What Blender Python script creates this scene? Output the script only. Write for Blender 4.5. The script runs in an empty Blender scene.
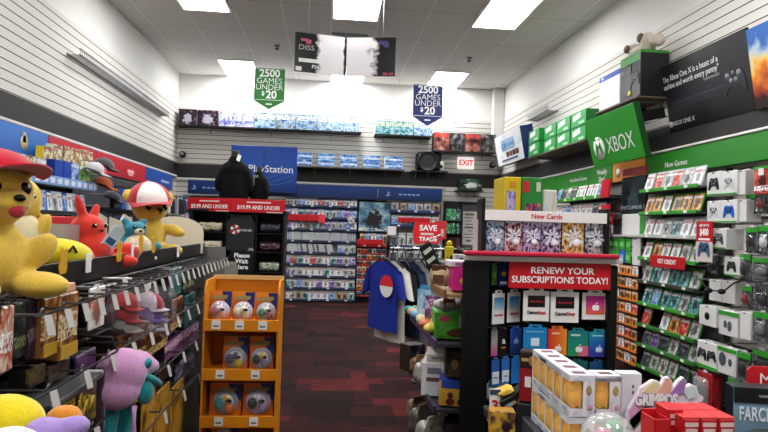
import bpy, bmesh, math, random
from mathutils import Vector, Matrix, Euler
random.seed(7)
PI = math.pi
C = bpy.context.scene.collection
R = math.radians

# ------------------------------------------------------------------ camera model (photo frame 768 x 432)
F = 610.0; CX, CY = 384.0, 216.0; EYE = 1.45; RHO = .03
YAW = math.atan(55.7 / F); PIT = math.atan(11.7 / F)
FW = Vector((math.sin(YAW)*math.cos(PIT), math.cos(YAW)*math.cos(PIT), math.sin(PIT)))
R0 = Vector((math.cos(YAW), -math.sin(YAW), 0.0))
U0 = R0.cross(FW)
def ray(u, v):
    x = u-CX; y = v-CY; c, s = math.cos(RHO), math.sin(RHO)
    return FW*F + R0*(x*c+y*s) - U0*(-x*s+y*c)
def aY(u, v, Y):
    d = ray(u, v); t = Y/d.y; return Vector((d.x*t, Y, EYE+d.z*t))
def aX(u, v, X):
    d = ray(u, v); t = X/d.x; return Vector((X, d.y*t, EYE+d.z*t))
def aZ(u, v, Z):
    d = ray(u, v); t = (Z-EYE)/d.z; return Vector((d.x*t, d.y*t, Z))
cam_d = bpy.data.cameras.new('camera'); cam = bpy.data.objects.new('camera', cam_d); C.objects.link(cam)
cam_d.sensor_width = 36; cam_d.lens = 36*F/768; cam_d.clip_start = .05; cam_d.clip_end = 100
c_, s_ = math.cos(RHO), math.sin(RHO)
right = R0*c_ + U0*s_        # scene looks rolled clockwise, so the camera is rolled the other way
up = U0*c_ - R0*s_
M3 = Matrix((right, up, -FW)).transposed()
cam.matrix_world = Matrix.Translation((0, 0, EYE)) @ M3.to_4x4()
bpy.context.scene.camera = cam

# ------------------------------------------------------------------ materials
def lin(h):
    if isinstance(h, (tuple, list)): return tuple(h[:3]) + (1,)
    h = h.lstrip('#'); v = [int(h[i:i+2], 16)/255 for i in (0, 2, 4)]
    return tuple(c/12.92 if c <= .04045 else ((c+.055)/1.055)**2.4 for c in v) + (1,)
MATS = {}
def nodes(name):
    m = bpy.data.materials.new(name); m.use_nodes = True
    nt = m.node_tree; b = nt.nodes['Principled BSDF']; b.inputs['Specular IOR Level'].default_value = .28; return m, nt, b
def nd(nt, t, **kw):
    n = nt.nodes.new(t)
    for k, v in kw.items():
        if k.startswith('i_'): n.inputs[int(k[2:]) if k[2:].isdigit() else k[2:]].default_value = v
        else: setattr(n, k, v)
    return n
def mat(col, rough=.5, metal=0, noise=0, emit=0, scale=30):
    key = (col, rough, metal, noise, emit, scale)
    if key in MATS: return MATS[key]
    m, nt, b = nodes('plain_%d' % len(MATS))
    b.inputs['Base Color'].default_value = lin(col); b.inputs['Roughness'].default_value = rough
    b.inputs['Metallic'].default_value = metal
    if emit:
        b.inputs['Emission Color'].default_value = lin(col); b.inputs['Emission Strength'].default_value = emit
    if noise:
        tc = nd(nt, 'ShaderNodeTexCoord'); n = nd(nt, 'ShaderNodeTexNoise'); n.inputs['Scale'].default_value = scale
        n.inputs['Detail'].default_value = 4
        mx = nd(nt, 'ShaderNodeMix', data_type='RGBA'); mx.inputs[6].default_value = lin(col)
        l = lin(col); mx.inputs[7].default_value = tuple(x*(1-noise) for x in l[:3]) + (1,)
        nt.links.new(tc.outputs['Object'], n.inputs['Vector']); nt.links.new(n.outputs['Fac'], mx.inputs[0])
        nt.links.new(mx.outputs[2], b.inputs['Base Color'])
        bp = nd(nt, 'ShaderNodeBump'); bp.inputs['Strength'].default_value = .25; bp.inputs['Distance'].default_value = .01
        nt.links.new(n.outputs['Fac'], bp.inputs['Height']); nt.links.new(bp.outputs[0], b.inputs['Normal'])
    MATS[key] = m; return m
def plush_mat(col):
    key = ('plush', col)
    if key in MATS: return MATS[key]
    m = mat(col, .95, 0, .22, 0, 90).copy(); b = m.node_tree.nodes['Principled BSDF']
    b.inputs['Sheen Weight'].default_value = .4; b.inputs['Specular IOR Level'].default_value = .1
    MATS[key] = m; return m
def clear_mat(name='clear', tint='#ffffff', a=.18, gl=.25):
    key = ('clear', tint, a, gl)
    if key in MATS: return MATS[key]
    m = bpy.data.materials.new(name); m.use_nodes = True; nt = m.node_tree
    nt.nodes.clear(); out = nd(nt, 'ShaderNodeOutputMaterial')
    tr = nd(nt, 'ShaderNodeBsdfTransparent'); tr.inputs[0].default_value = lin(tint)
    g = nd(nt, 'ShaderNodeBsdfGlossy'); g.inputs['Roughness'].default_value = .08
    d = nd(nt, 'ShaderNodeBsdfDiffuse'); d.inputs[0].default_value = lin(tint)
    a1 = nd(nt, 'ShaderNodeMixShader'); a1.inputs[0].default_value = a
    a2 = nd(nt, 'ShaderNodeMixShader'); lw = nd(nt, 'ShaderNodeLayerWeight'); lw.inputs[0].default_value = .5; pw = nd(nt, 'ShaderNodeMath', operation='POWER'); pw.inputs[1].default_value = 4; nt.links.new(lw.outputs['Facing'], pw.inputs[0]); fr = nd(nt, 'ShaderNodeMath', operation='MULTIPLY_ADD'); fr.inputs[1].default_value = gl*1.2; fr.inputs[2].default_value = .05*gl/.25; nt.links.new(pw.outputs[0], fr.inputs[0])
    nt.links.new(tr.outputs[0], a1.inputs[1]); nt.links.new(d.outputs[0], a1.inputs[2])
    nt.links.new(fr.outputs[0], a2.inputs[0]); nt.links.new(a1.outputs[0], a2.inputs[1]); nt.links.new(g.outputs[0], a2.inputs[2])
    nt.links.new(a2.outputs[0], out.inputs[0]); MATS[key] = m; return m
def art(cols, scale=3.0, title=None, tv=(.74, .9), rough=.3, seed=0, figure=None, det=3):
    """printed picture: soft blobs of the given colours, different on every object, with an optional lettered band and a darker or lighter figure in the middle"""
    key = ('art', tuple(cols), scale, title, tv, rough, seed, figure, det)
    if key in MATS: return MATS[key]
    m, nt, b = nodes('print_%d' % len(MATS)); L = nt.links.new
    b.inputs['Roughness'].default_value = rough
    tc = nd(nt, 'ShaderNodeTexCoord'); oi = nd(nt, 'ShaderNodeObjectInfo')
    mu = nd(nt, 'ShaderNodeMath', operation='MULTIPLY_ADD'); mu.inputs[1].default_value = 80; mu.inputs[2].default_value = seed*3.7
    L(oi.outputs['Random'], mu.inputs[0])
    n = nd(nt, 'ShaderNodeTexNoise', noise_dimensions='4D'); n.inputs['Scale'].default_value = scale
    n.inputs['Detail'].default_value = det; n.inputs['Roughness'].default_value = .6
    L(tc.outputs['UV'], n.inputs['Vector']); L(mu.outputs[0], n.inputs['W'])
    rp = nd(nt, 'ShaderNodeValToRGB'); cr = rp.color_ramp; k = len(cols)
    while len(cr.elements) < k: cr.elements.new(.5)
    for i, c in enumerate(cols):
        cr.elements[i].position = .3 + .4*i/max(1, k-1); cr.elements[i].color = lin(c)
    L(n.outputs['Fac'], rp.inputs[0]); last = rp.outputs[0]
    sp = nd(nt, 'ShaderNodeSeparateXYZ'); L(tc.outputs['UV'], sp.inputs[0])
    if figure:
        # an off-centre oval blob, warped by noise
        vm = nd(nt, 'ShaderNodeVectorMath', operation='SUBTRACT'); vm.inputs[1].default_value = (.5, .42, 0); L(tc.outputs['UV'], vm.inputs[0])
        vs = nd(nt, 'ShaderNodeVectorMath', operation='MULTIPLY'); vs.inputs[1].default_value = (2.6, 2.0, 0); L(vm.outputs[0], vs.inputs[0])
        ln = nd(nt, 'ShaderNodeVectorMath', operation='LENGTH'); L(vs.outputs[0], ln.inputs[0])
        n3 = nd(nt, 'ShaderNodeTexNoise', noise_dimensions='4D'); n3.inputs['Scale'].default_value = 6; L(tc.outputs['UV'], n3.inputs['Vector']); L(mu.outputs[0], n3.inputs['W'])
        ad = nd(nt, 'ShaderNodeMath', operation='MULTIPLY_ADD'); ad.inputs[1].default_value = 1.3; L(n3.outputs['Fac'], ad.inputs[0]); L(ln.outputs['Value'], ad.inputs[2])
        lt = nd(nt, 'ShaderNodeMapRange'); lt.inputs[1].default_value = 1.15; lt.inputs[2].default_value = 1.3; lt.inputs[3].default_value = 1; lt.inputs[4].default_value = 0
        L(ad.outputs[0], lt.inputs[0])
        mx = nd(nt, 'ShaderNodeMix', data_type='RGBA'); L(lt.outputs[0], mx.inputs[0]); L(last, mx.inputs[6]); mx.inputs[7].default_value = lin(figure); last = mx.outputs[2]
    if title:
        a = nd(nt, 'ShaderNodeMath', operation='GREATER_THAN'); a.inputs[1].default_value = tv[0]; L(sp.outputs[1], a.inputs[0])
        c = nd(nt, 'ShaderNodeMath', operation='LESS_THAN'); c.inputs[1].default_value = tv[1]; L(sp.outputs[1], c.inputs[0])
        n2 = nd(nt, 'ShaderNodeTexNoise', noise_dimensions='4D'); n2.inputs['Scale'].default_value = 14; n2.inputs['Detail'].default_value = 1
        L(tc.outputs['UV'], n2.inputs['Vector']); L(mu.outputs[0], n2.inputs['W'])
        g = nd(nt, 'ShaderNodeMath', operation='GREATER_THAN'); g.inputs[1].default_value = .48; L(n2.outputs['Fac'], g.inputs[0])
        m1 = nd(nt, 'ShaderNodeMath', operation='MULTIPLY'); L(a.outputs[0], m1.inputs[0]); L(c.outputs[0], m1.inputs[1])
        m2 = nd(nt, 'ShaderNodeMath', operation='MULTIPLY'); L(m1.outputs[0], m2.inputs[0]); L(g.outputs[0], m2.inputs[1])
        mx = nd(nt, 'ShaderNodeMix', data_type='RGBA'); L(m2.outputs[0], mx.inputs[0]); L(last, mx.inputs[6]); mx.inputs[7].default_value = lin(title); last = mx.outputs[2]
    L(last, b.inputs['Base Color']); MATS[key] = m; return m
def grad(c0, c1, axis=1, rough=.35, mid=None):
    key = ('grad', c0, c1, axis, rough, mid)
    if key in MATS: return MATS[key]
    m, nt, b = nodes('blend_%d' % len(MATS)); L = nt.links.new
    tc = nd(nt, 'ShaderNodeTexCoord'); sp = nd(nt, 'ShaderNodeSeparateXYZ'); L(tc.outputs['UV'], sp.inputs[0])
    rp = nd(nt, 'ShaderNodeValToRGB'); cr = rp.color_ramp
    cr.elements[0].color = lin(c0); cr.elements[1].color = lin(c1)
    if mid: e = cr.elements.new(.5); e.color = lin(mid)
    L(sp.outputs[axis], rp.inputs[0]); L(rp.outputs[0], b.inputs['Base Color']); b.inputs['Roughness'].default_value = rough
    MATS[key] = m; return m

# ------------------------------------------------------------------ mesh builder
class MB:
    def __init__(s): s.bm = bmesh.new(); s.uv = s.bm.loops.layers.uv.new('UVMap'); s.smooth = False
    def _take(s, bm2, m, M=None, smooth=False, front=None):
        """copy bm2 in: faces get material m (those whose normal is mainly -Y get `front`), UVs by bounding box"""
        if M is None: M = Matrix.Identity(4)
        bm2.normal_update()
        if not bm2.verts: return
        lo = [min(v.co[i] for v in bm2.verts) for i in range(3)]; hi = [max(v.co[i] for v in bm2.verts) for i in range(3)]
        sz = [max(1e-6, hi[i]-lo[i]) for i in range(3)]
        vm = {v: s.bm.verts.new(M @ v.co) for v in bm2.verts}
        for f in bm2.faces:
            try: g = s.bm.faces.new([vm[v] for v in f.verts])
            except ValueError: continue
            n = f.normal; a = max(range(3), key=lambda i: abs(n[i]))
            g.material_index = front if (front is not None and n.y < -.6) else (m if m >= 0 else f.material_index)
            g.smooth = smooth
            for l, l0 in zip(g.loops, f.loops):
                c = [(l0.vert.co[i]-lo[i])/sz[i] for i in range(3)]
                if a == 1: u = (c[0] if n.y < 0 else 1-c[0], c[2])
                elif a == 0: u = (c[1] if n.x > 0 else 1-c[1], c[2])
                else: u = (c[0], c[1])
                l[s.uv].uv = u
        bm2.free()
    def box(s, c, d, m=0, bev=0, rot=None, front=None, taper=None):
        b = bmesh.new(); bmesh.ops.create_cube(b, size=1)
        for v in b.verts:
            if taper and v.co.z > 0: v.co.x *= taper[0]; v.co.y *= taper[1]
            v.co.x *= d[0]; v.co.y *= d[1]; v.co.z *= d[2]
        if bev: bmesh.ops.bevel(b, geom=b.edges[:], offset=min(bev, min(d)*.45), segments=1, affect='EDGES')
        M = Matrix.Translation(c)
        if rot: M = M @ Euler(rot).to_matrix().to_4x4()
        s._take(b, m, M, False, front); return s
    def prism(s, poly, y0, y1, m=0, front=None, bev=0, M=None, smooth=False):
        """polygon in XZ extruded from y0 (front) to y1"""
        b = bmesh.new(); vs = [b.verts.new((x, y0, z)) for x, z in poly]; f = b.faces.new(vs)
        f.normal_update()
        if f.normal.y > 0: f.normal_flip()
        r = bmesh.ops.extrude_face_region(b, geom=[f])
        for v in r['geom']:
            if isinstance(v, bmesh.types.BMVert): v.co.y = y1
        bmesh.ops.recalc_face_normals(b, faces=b.faces[:])
        if bev: bmesh.ops.bevel(b, geom=b.edges[:], offset=bev, segments=1, affect='EDGES')
        s._take(b, m, M, smooth, front); return s
    def slab(s, poly, z0, z1, m=0, bev=0):
        """polygon in XY extruded from z0 to z1"""
        return s.prism(poly, z0, z1, m, None, bev, Matrix(((1, 0, 0, 0), (0, 0, 1, 0), (0, 1, 0, 0), (0, 0, 0, 1))))
    def ball(s, c, r, m=0, rot=None, seg=16):
        b = bmesh.new(); bmesh.ops.create_uvsphere(b, u_segments=seg, v_segments=max(6, seg//2), radius=1)
        for v in b.verts: v.co = Vector((v.co.x*r[0], v.co.y*r[1], v.co.z*r[2]))
        M = Matrix.Translation(c)
        if rot: M = M @ Euler(rot).to_matrix().to_4x4()
        s._take(b, m, M, True); return s
    def tube(s, pts, r, m=0, seg=8, cap=True):
        b = bmesh.new(); pts = [Vector(p) for p in pts]; rs = r if isinstance(r, (list, tuple)) else [r]*len(pts); rings = []
        for i, p in enumerate(pts):
            t = (pts[min(i+1, len(pts)-1)] - pts[max(i-1, 0)]).normalized()
            a = t.cross(Vector((0, 0, 1)));
            if a.length < 1e-3: a = t.cross(Vector((0, 1, 0)))
            a.normalize(); q = t.cross(a)
            rings.append([b.verts.new(p + (a*math.cos(2*PI*k/seg) + q*math.sin(2*PI*k/seg))*rs[i]) for k in range(seg)])
        for i in range(len(pts)-1):
            for k in range(seg): b.faces.new((rings[i][k], rings[i][(k+1) % seg], rings[i+1][(k+1) % seg], rings[i+1][k]))
        if cap: b.faces.new(rings[0][::-1]); b.faces.new(rings[-1])
        bmesh.ops.recalc_face_normals(b, faces=b.faces[:])
        s._take(b, m, None, True); return s
    def lathe(s, prof, m=0, seg=20, M=None, ang=2*PI):
        """profile of (radius, z) turned about z"""
        b = bmesh.new(); rings = []; full = abs(ang-2*PI) < 1e-6; n = seg if full else seg+1
        for r, z in prof: rings.append([b.verts.new((max(r, 1e-4)*math.cos(ang*k/seg), max(r, 1e-4)*math.sin(ang*k/seg), z)) for k in range(n)])
        for i in range(len(prof)-1):
            for k in range(seg): b.faces.new((rings[i][k], rings[i][(k+1) % n], rings[i+1][(k+1) % n], rings[i+1][k]))
        bmesh.ops.recalc_face_normals(b, faces=b.faces[:])
        s._take(b, m, M, True); return s
    def sheet(s, rows, m=0, smooth=True):
        """grid of points"""
        b = bmesh.new(); g = [[b.verts.new(p) for p in r] for r in rows]
        for i in range(len(g)-1):
            for j in range(len(g[0])-1): b.faces.new((g[i][j], g[i][j+1], g[i+1][j+1], g[i+1][j]))
        s._take(b, m, None, smooth); return s
    def mesh(s, name, mats):
        me = bpy.data.meshes.new(name); s.bm.to_mesh(me); s.bm.free()
        for x in (mats if isinstance(mats, (list, tuple)) else [mats]): me.materials.append(x)
        return me
def blob(name, shapes, m, vox=.012, smooth=6):
    """one continuous skin round several ellipsoids (centre, radii, rotation)"""
    b = MB()
    for sh in shapes: b.ball(sh[0], sh[1], 0, sh[2] if len(sh) > 2 else None, 20)
    me = b.mesh(name, m); o = bpy.data.objects.new('tmp_'+name, me); C.objects.link(o)
    md = o.modifiers.new('r', 'REMESH'); md.mode = 'VOXEL'; md.voxel_size = vox; md.use_smooth_shade = True
    sm = o.modifiers.new('s', 'SMOOTH'); sm.iterations = smooth; sm.factor = .5
    dg = bpy.context.evaluated_depsgraph_get(); dg.update()
    me2 = bpy.data.meshes.new_from_object(o.evaluated_get(dg)); bpy.data.objects.remove(o)
    me2.materials.clear(); me2.materials.append(m); me2.name = name
    for p in me2.polygons: p.use_smooth = True; p.material_index = 0
    return me2

# ------------------------------------------------------------------ object helpers
def tag(o, label=None, cat=None, group=None, kind=None):
    if label: o['label'] = label
    if cat: o['category'] = cat
    if group: o['group'] = group
    if kind: o['kind'] = kind
    return o
def link(name, me, parent=None, loc=(0, 0, 0), rot=(0, 0, 0), label=None):
    o = bpy.data.objects.new(name, me); C.objects.link(o); o.location = loc; o.rotation_euler = rot
    if parent is not None: o.parent = parent
    if label: o['label'] = label
    return o
def thing(name, label, cat, loc=(0, 0, 0), rz=0, group=None, rot=None):
    o = link(name, None, None, loc, rot or (0, 0, rz)); return tag(o, label, cat, group)
def part(name, mb, mats, parent=None, loc=(0, 0, 0), rot=(0, 0, 0), label=None):
    if parent is None: parent = mats        # finished mesh: part(name, mesh, parent)
    return link(name, mb.mesh(name, mats) if isinstance(mb, MB) else mb, parent, loc, rot, label)
def solo(name, mb, mats, label, cat, loc=(0, 0, 0), rz=0, group=None, rot=None):
    o = link(name, mb.mesh(name, mats) if isinstance(mb, MB) else mb, None, loc, rot or (0, 0, rz)); return tag(o, label, cat, group)
def struct(name, mb, mats, loc=(0, 0, 0), rot=(0, 0, 0)):
    o = link(name, mb.mesh(name, mats), None, loc, rot); o['kind'] = 'structure'; return o
TXT = {}
def text(s, size, m, parent, loc, rot=(PI/2, 0, 0), align='CENTER', bold=0., name='lettering', xs=1.0, shear=0., sp=1.0, line=1.0):
    key = (s, round(size, 4), m.name, align, bold, xs, shear, sp, line)
    if key not in TXT:
        cu = bpy.data.curves.new('t', 'FONT'); cu.body = s; cu.size = size; cu.align_x = align; cu.align_y = 'CENTER'
        cu.offset = bold*size; cu.extrude = .0006; cu.shear = shear; cu.space_character = sp; cu.space_line = line; cu.resolution_u = 3
        o = bpy.data.objects.new('t', cu); C.objects.link(o)
        dg = bpy.context.evaluated_depsgraph_get(); dg.update()
        me = bpy.data.meshes.new_from_object(o.evaluated_get(dg)); bpy.data.objects.remove(o)
        if xs != 1:
            for v in me.vertices: v.co.x *= xs
        me.materials.clear(); me.materials.append(m); TXT[key] = me
    return link(name, TXT[key], parent, loc, rot)
ORD = ['first', 'second', 'third', 'fourth', 'fifth', 'sixth', 'seventh', 'eighth', 'ninth', 'tenth', 'eleventh', 'twelfth', 'thirteenth', 'fourteenth', 'fifteenth',
       'sixteenth', 'seventeenth', 'eighteenth', 'nineteenth', 'twentieth', 'twenty-first', 'twenty-second', 'twenty-third', 'twenty-fourth', 'twenty-fifth', 'twenty-sixth', 'twenty-seventh',
       'twenty-eighth', 'twenty-ninth', 'thirtieth', 'thirty-first', 'thirty-second']
def W(loc, rz, p):
    c, s = math.cos(rz), math.sin(rz)
    return Vector((loc[0]+c*p[0]-s*p[1], loc[1]+s*p[0]+c*p[1], loc[2]+p[2]))
WHITE = mat('#f2f0ec', .4); BLACK = mat('#0c0c0d', .45); DARK = mat('#1d1d1f', .5); RED = mat('#c01822', .4)
GREEN = mat('#2f9a1f', .4); ORANGE = mat('#e8920e', .5); BLUE = mat('#173a86', .4); CLEAR = clear_mat(); CHROME = mat('#b8b8b8', .25, 1.0)
LET_W = mat('#f8f8f6', .5); LET_R = mat('#d01c28', .5); LET_K = mat('#15151a', .5); GREY = mat('#77777a', .5)

# ------------------------------------------------------------------ the room
XL, XR, YB, ZC = -2.94, 3.43, 12.0, 4.3
def slat_material():
    m, nt, b = nodes('slatwall'); L = nt.links.new
    g = nd(nt, 'ShaderNodeNewGeometry'); sp = nd(nt, 'ShaderNodeSeparateXYZ'); L(g.outputs['Position'], sp.inputs[0])
    d = nd(nt, 'ShaderNodeMath', operation='DIVIDE'); d.inputs[1].default_value = .092; L(sp.outputs[2], d.inputs[0])
    fr = nd(nt, 'ShaderNodeMath', operation='FRACT'); L(d.outputs[0], fr.inputs[0])
    lt = nd(nt, 'ShaderNodeMath', operation='LESS_THAN'); lt.inputs[1].default_value = .115; L(fr.outputs[0], lt.inputs[0])
    mx = nd(nt, 'ShaderNodeMix', data_type='RGBA'); mx.inputs[6].default_value = lin('#d3cfc7'); mx.inputs[7].default_value = lin('#2a2825'); L(lt.outputs[0], mx.inputs[0])
    L(mx.outputs[2], b.inputs['Base Color']); b.inputs['Roughness'].default_value = .55
    bp = nd(nt, 'ShaderNodeBump', invert=True); bp.inputs['Strength'].default_value = .6; bp.inputs['Distance'].default_value = .01
    L(lt.outputs[0], bp.inputs['Height']); L(bp.outputs[0], b.inputs['Normal']); return m
SLAT = slat_material(); DRY = mat('#e6e4df', .8, 0, .04, 0, 3); BAND = mat('#2c2b2a', .6)
def carpet_material():
    m, nt, b = nodes('carpet'); L = nt.links.new
    g = nd(nt, 'ShaderNodeNewGeometry')
    def cells(sx, sy, off, seed):
        mp = nd(nt, 'ShaderNodeMapping'); mp.inputs['Scale'].default_value = (1/sx, 1/sy, 0); mp.inputs['Location'].default_value = (seed, off, 0); L(g.outputs['Position'], mp.inputs[0])
        bt = nd(nt, 'ShaderNodeTexBrick'); bt.offset = .37; bt.offset_frequency = 2; bt.squash = 1
        bt.inputs['Scale'].default_value = 1; bt.inputs['Mortar Size'].default_value = 0; bt.inputs['Brick Width'].default_value = 1; bt.inputs['Row Height'].default_value = 1; bt.inputs['Bias'].default_value = 0
        bt.inputs['Color1'].default_value = (0, 0, 0, 1); bt.inputs['Color2'].default_value = (1, 1, 1, 1); bt.inputs['Mortar'].default_value = (.3, .3, .3, 1)
        L(mp.outputs[0], bt.inputs[0]); return bt.outputs[0]
    a = cells(.8, .42, .1, .3); c = cells(.52, .24, .4, 5.2)
    av = nd(nt, 'ShaderNodeMix', data_type='RGBA'); av.inputs[0].default_value = .5; L(a, av.inputs[6]); L(c, av.inputs[7])
    rp = nd(nt, 'ShaderNodeValToRGB'); cr = rp.color_ramp
    for p, h in ((.0, '#2b1e1e'), (.32, '#3a2727'), (.5, '#4c2829'), (.63, '#3f2a2a'), (.76, '#662d2e'), (.9, '#7e3435')):
        e = cr.elements[0] if p == 0 else cr.elements.new(p); e.position = p; e.color = lin(h)
    cr.elements[-1].color = lin('#7e3435')
    L(av.outputs[2], rp.inputs[0])
    mp = nd(nt, 'ShaderNodeMapping'); mp.inputs['Scale'].default_value = (5, 40, 1); L(g.outputs['Position'], mp.inputs[0])
    n = nd(nt, 'ShaderNodeTexNoise'); n.inputs['Scale'].default_value = 1.5; n.inputs['Detail'].default_value = 3; L(mp.outputs[0], n.inputs[0])
    mr = nd(nt, 'ShaderNodeMapRange'); mr.inputs[1].default_value = .3; mr.inputs[2].default_value = .7; mr.inputs[3].default_value = .36; mr.inputs[4].default_value = .72; L(n.outputs['Fac'], mr.inputs[0])
    mm = nd(nt, 'ShaderNodeMix', data_type='RGBA', blend_type='MULTIPLY'); mm.inputs[0].default_value = 1; L(rp.outputs[0], mm.inputs[6]); L(mr.outputs[0], mm.inputs[7])
    L(mm.outputs[2], b.inputs['Base Color']); b.inputs['Roughness'].default_value = .95; b.inputs['Specular IOR Level'].default_value = .1; return m
def ceiling_material():
    m, nt, b = nodes('ceiling_tiles'); L = nt.links.new
    g = nd(nt, 'ShaderNodeNewGeometry'); sp = nd(nt, 'ShaderNodeSeparateXYZ'); L(g.outputs['Position'], sp.inputs[0])
    masks = []
    for ax, st, off in ((0, .65, 2.0), (1, 1.24, .82)):
        a = nd(nt, 'ShaderNodeMath', operation='ADD'); a.inputs[1].default_value = off + 10*st; L(sp.outputs[ax], a.inputs[0])
        d = nd(nt, 'ShaderNodeMath', operation='DIVIDE'); d.inputs[1].default_value = st; L(a.outputs[0], d.inputs[0])
        fr = nd(nt, 'ShaderNodeMath', operation='FRACT'); L(d.outputs[0], fr.inputs[0])
        lt = nd(nt, 'ShaderNodeMath', operation='LESS_THAN'); lt.inputs[1].default_value = .014/st; L(fr.outputs[0], lt.inputs[0]); masks.append(lt.outputs[0])
    n = nd(nt, 'ShaderNodeTexNoise'); n.inputs['Scale'].default_value = 60; L(g.outputs['Position'], n.inputs[0])
    mx0 = nd(nt, 'ShaderNodeMix', data_type='RGBA'); mx0.inputs[6].default_value = lin('#cfccc6'); mx0.inputs[7].default_value = lin('#d8d5cf'); L(n.outputs['Fac'], mx0.inputs[0])
    mx1 = nd(nt, 'ShaderNodeMix', data_type='RGBA'); mx1.inputs[7].default_value = lin('#efece6'); L(masks[0], mx1.inputs[0]); L(mx0.outputs[2], mx1.inputs[6])
    mx2 = nd(nt, 'ShaderNodeMix', data_type='RGBA'); mx2.inputs[7].default_value = lin('#a5a19b'); L(masks[1], mx2.inputs[0]); L(mx1.outputs[2], mx2.inputs[6])
    L(mx2.outputs[2], b.inputs['Base Color']); b.inputs['Roughness'].default_value = .9; return m
Y0 = -3.0
b = MB(); b.box(((XL+XR)/2, (Y0+YB)/2, -.05), (XR-XL+.6, YB-Y0+.6, .1)); struct('floor', b, carpet_material())
b = MB(); b.box(((XL+XR)/2, (Y0+YB)/2, ZC+.05), (XR-XL+.6, YB-Y0+.6, .1)); struct('ceiling', b, ceiling_material())
ST = 3.65; B0, B1 = 2.31, 2.57
def wall(name, side):
    b = MB()
    def lay(z0, z1, off, m):
        h = z1-z0; zc = (z0+z1)/2
        if side == 'L': b.box((XL-.1+off/2, (Y0+YB)/2, zc), (.2+off, YB-Y0+.2, h), m)
        if side == 'R': b.box((XR+.1-off/2, (Y0+YB)/2, zc), (.2+off, YB-Y0+.2, h), m)
        if side == 'B': b.box(((XL+XR)/2, YB+.1-off/2, zc), (XR-XL, .2+off, h), m)
        if side == 'F': b.box(((XL+XR)/2, Y0-.1, zc), (XR-XL+.4, .2, h), m)
    if side == 'F': lay(0, ZC, 0, 0)
    else: lay(ST, ZC, 0, 0); lay(B1, ST, .012, 1); lay(B0, B1, .02, 2); lay(0, B0, .012, 1)
    struct(name, b, [DRY, SLAT, BAND])
wall('wall_left', 'L'); wall('wall_right', 'R'); wall('wall_back', 'B'); wall('wall_front', 'F')
b = MB(); b.box((3.31, 11.9, 3.62), (.22, .16, 1.35), 0, .01); struct('trim_1', b, DRY)
# thin metal rails under the dark bands
for i, (c, d) in enumerate((((XL+.03, 4.45, 2.315), (.05, 14.9, .03)), ((XR-.03, 4.45, 2.315), (.05, 14.9, .03)), ((-.3, YB-.03, 2.265), (5.2, .05, .03)))):
    b = MB(); b.box(c, d, 0, .006); b.box((c[0], c[1], c[2]-.03), (d[0]*.7, d[1], .012), 1); struct('trim_%d' % (i+2), b, [mat('#d9d6d2', .4), BLACK])
LP = [(-1.7, 7.69), (.28, 7.69), (2.21, 7.69), (-1.7, 11.38), (.28, 11.38), (2.15, 11.38), (-1.7, 3.97), (.28, 3.97), (2.21, 3.97), (-1.7, .25), (.28, .25), (2.21, .25)]
EMIT = mat('#fdfeff', .5, 0, 0, 13.0)
for i, (x, y) in enumerate(LP):
    row = {7.69: 'near row, in front of the hanging poster', 11.38: 'far row against the back wall', 3.97: 'row over the shelves', .25: 'row above the entrance'}[y]
    col = {-1.7: 'left', .28: 'middle', 2.21: 'right', 2.15: 'right'}[x]
    t = thing('ceiling_light', 'lit rectangular fluorescent ceiling light, %s of the %s' % (col, row), 'ceiling light', (x, y, ZC), 0, 'fluorescent ceiling lights')
    f = MB()
    for sx in (-1, 1): f.box((sx*.31, 0, -.01), (.03, 1.26, .03))
    for sy in (-1, 1): f.box((0, sy*.615, -.01), (.6, .03, .03))
    part('frame', f, WHITE, t)
    d = MB(); d.box((0, 0, -.008), (.59, 1.2, .012)); part('diffuser', d, EMIT, t)
for k, (u, v, lab) in enumerate(((277, 48, 'small dark ceiling sprinkler in front of the hanging poster'), (469, 60, 'small dark ceiling sprinkler behind the blue hanging sign'))):
    p = aZ(u, v, ZC-.04); t = thing('sprinkler', lab, 'sprinkler', (p.x, p.y, ZC))
    b = MB(); b.lathe([(.0, 0), (.05, 0), (.05, -.012), (.015, -.015), (.012, -.05)], 0, 12); part('collar', b, GREY, t)
    b = MB(); b.lathe([(0, -.05), (.03, -.052), (.03, -.06), (0, -.075)], 0, 12); part('deflector', b, DARK, t)
w = bpy.data.worlds.new('world'); bpy.context.scene.world = w; w.use_nodes = True
w.node_tree.nodes['Background'].inputs[0].default_value = (.9, .95, 1, 1); w.node_tree.nodes['Background'].inputs[1].default_value = .3
sc = bpy.context.scene; sc.view_settings.view_transform = 'Standard'; sc.view_settings.look = 'None'; sc.view_settings.exposure = .95
sc.cycles.use_denoising = True; sc.cycles.max_bounces = 8; sc.cycles.transparent_max_bounces = 12; sc.cycles.sample_clamp_indirect = 4
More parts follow.
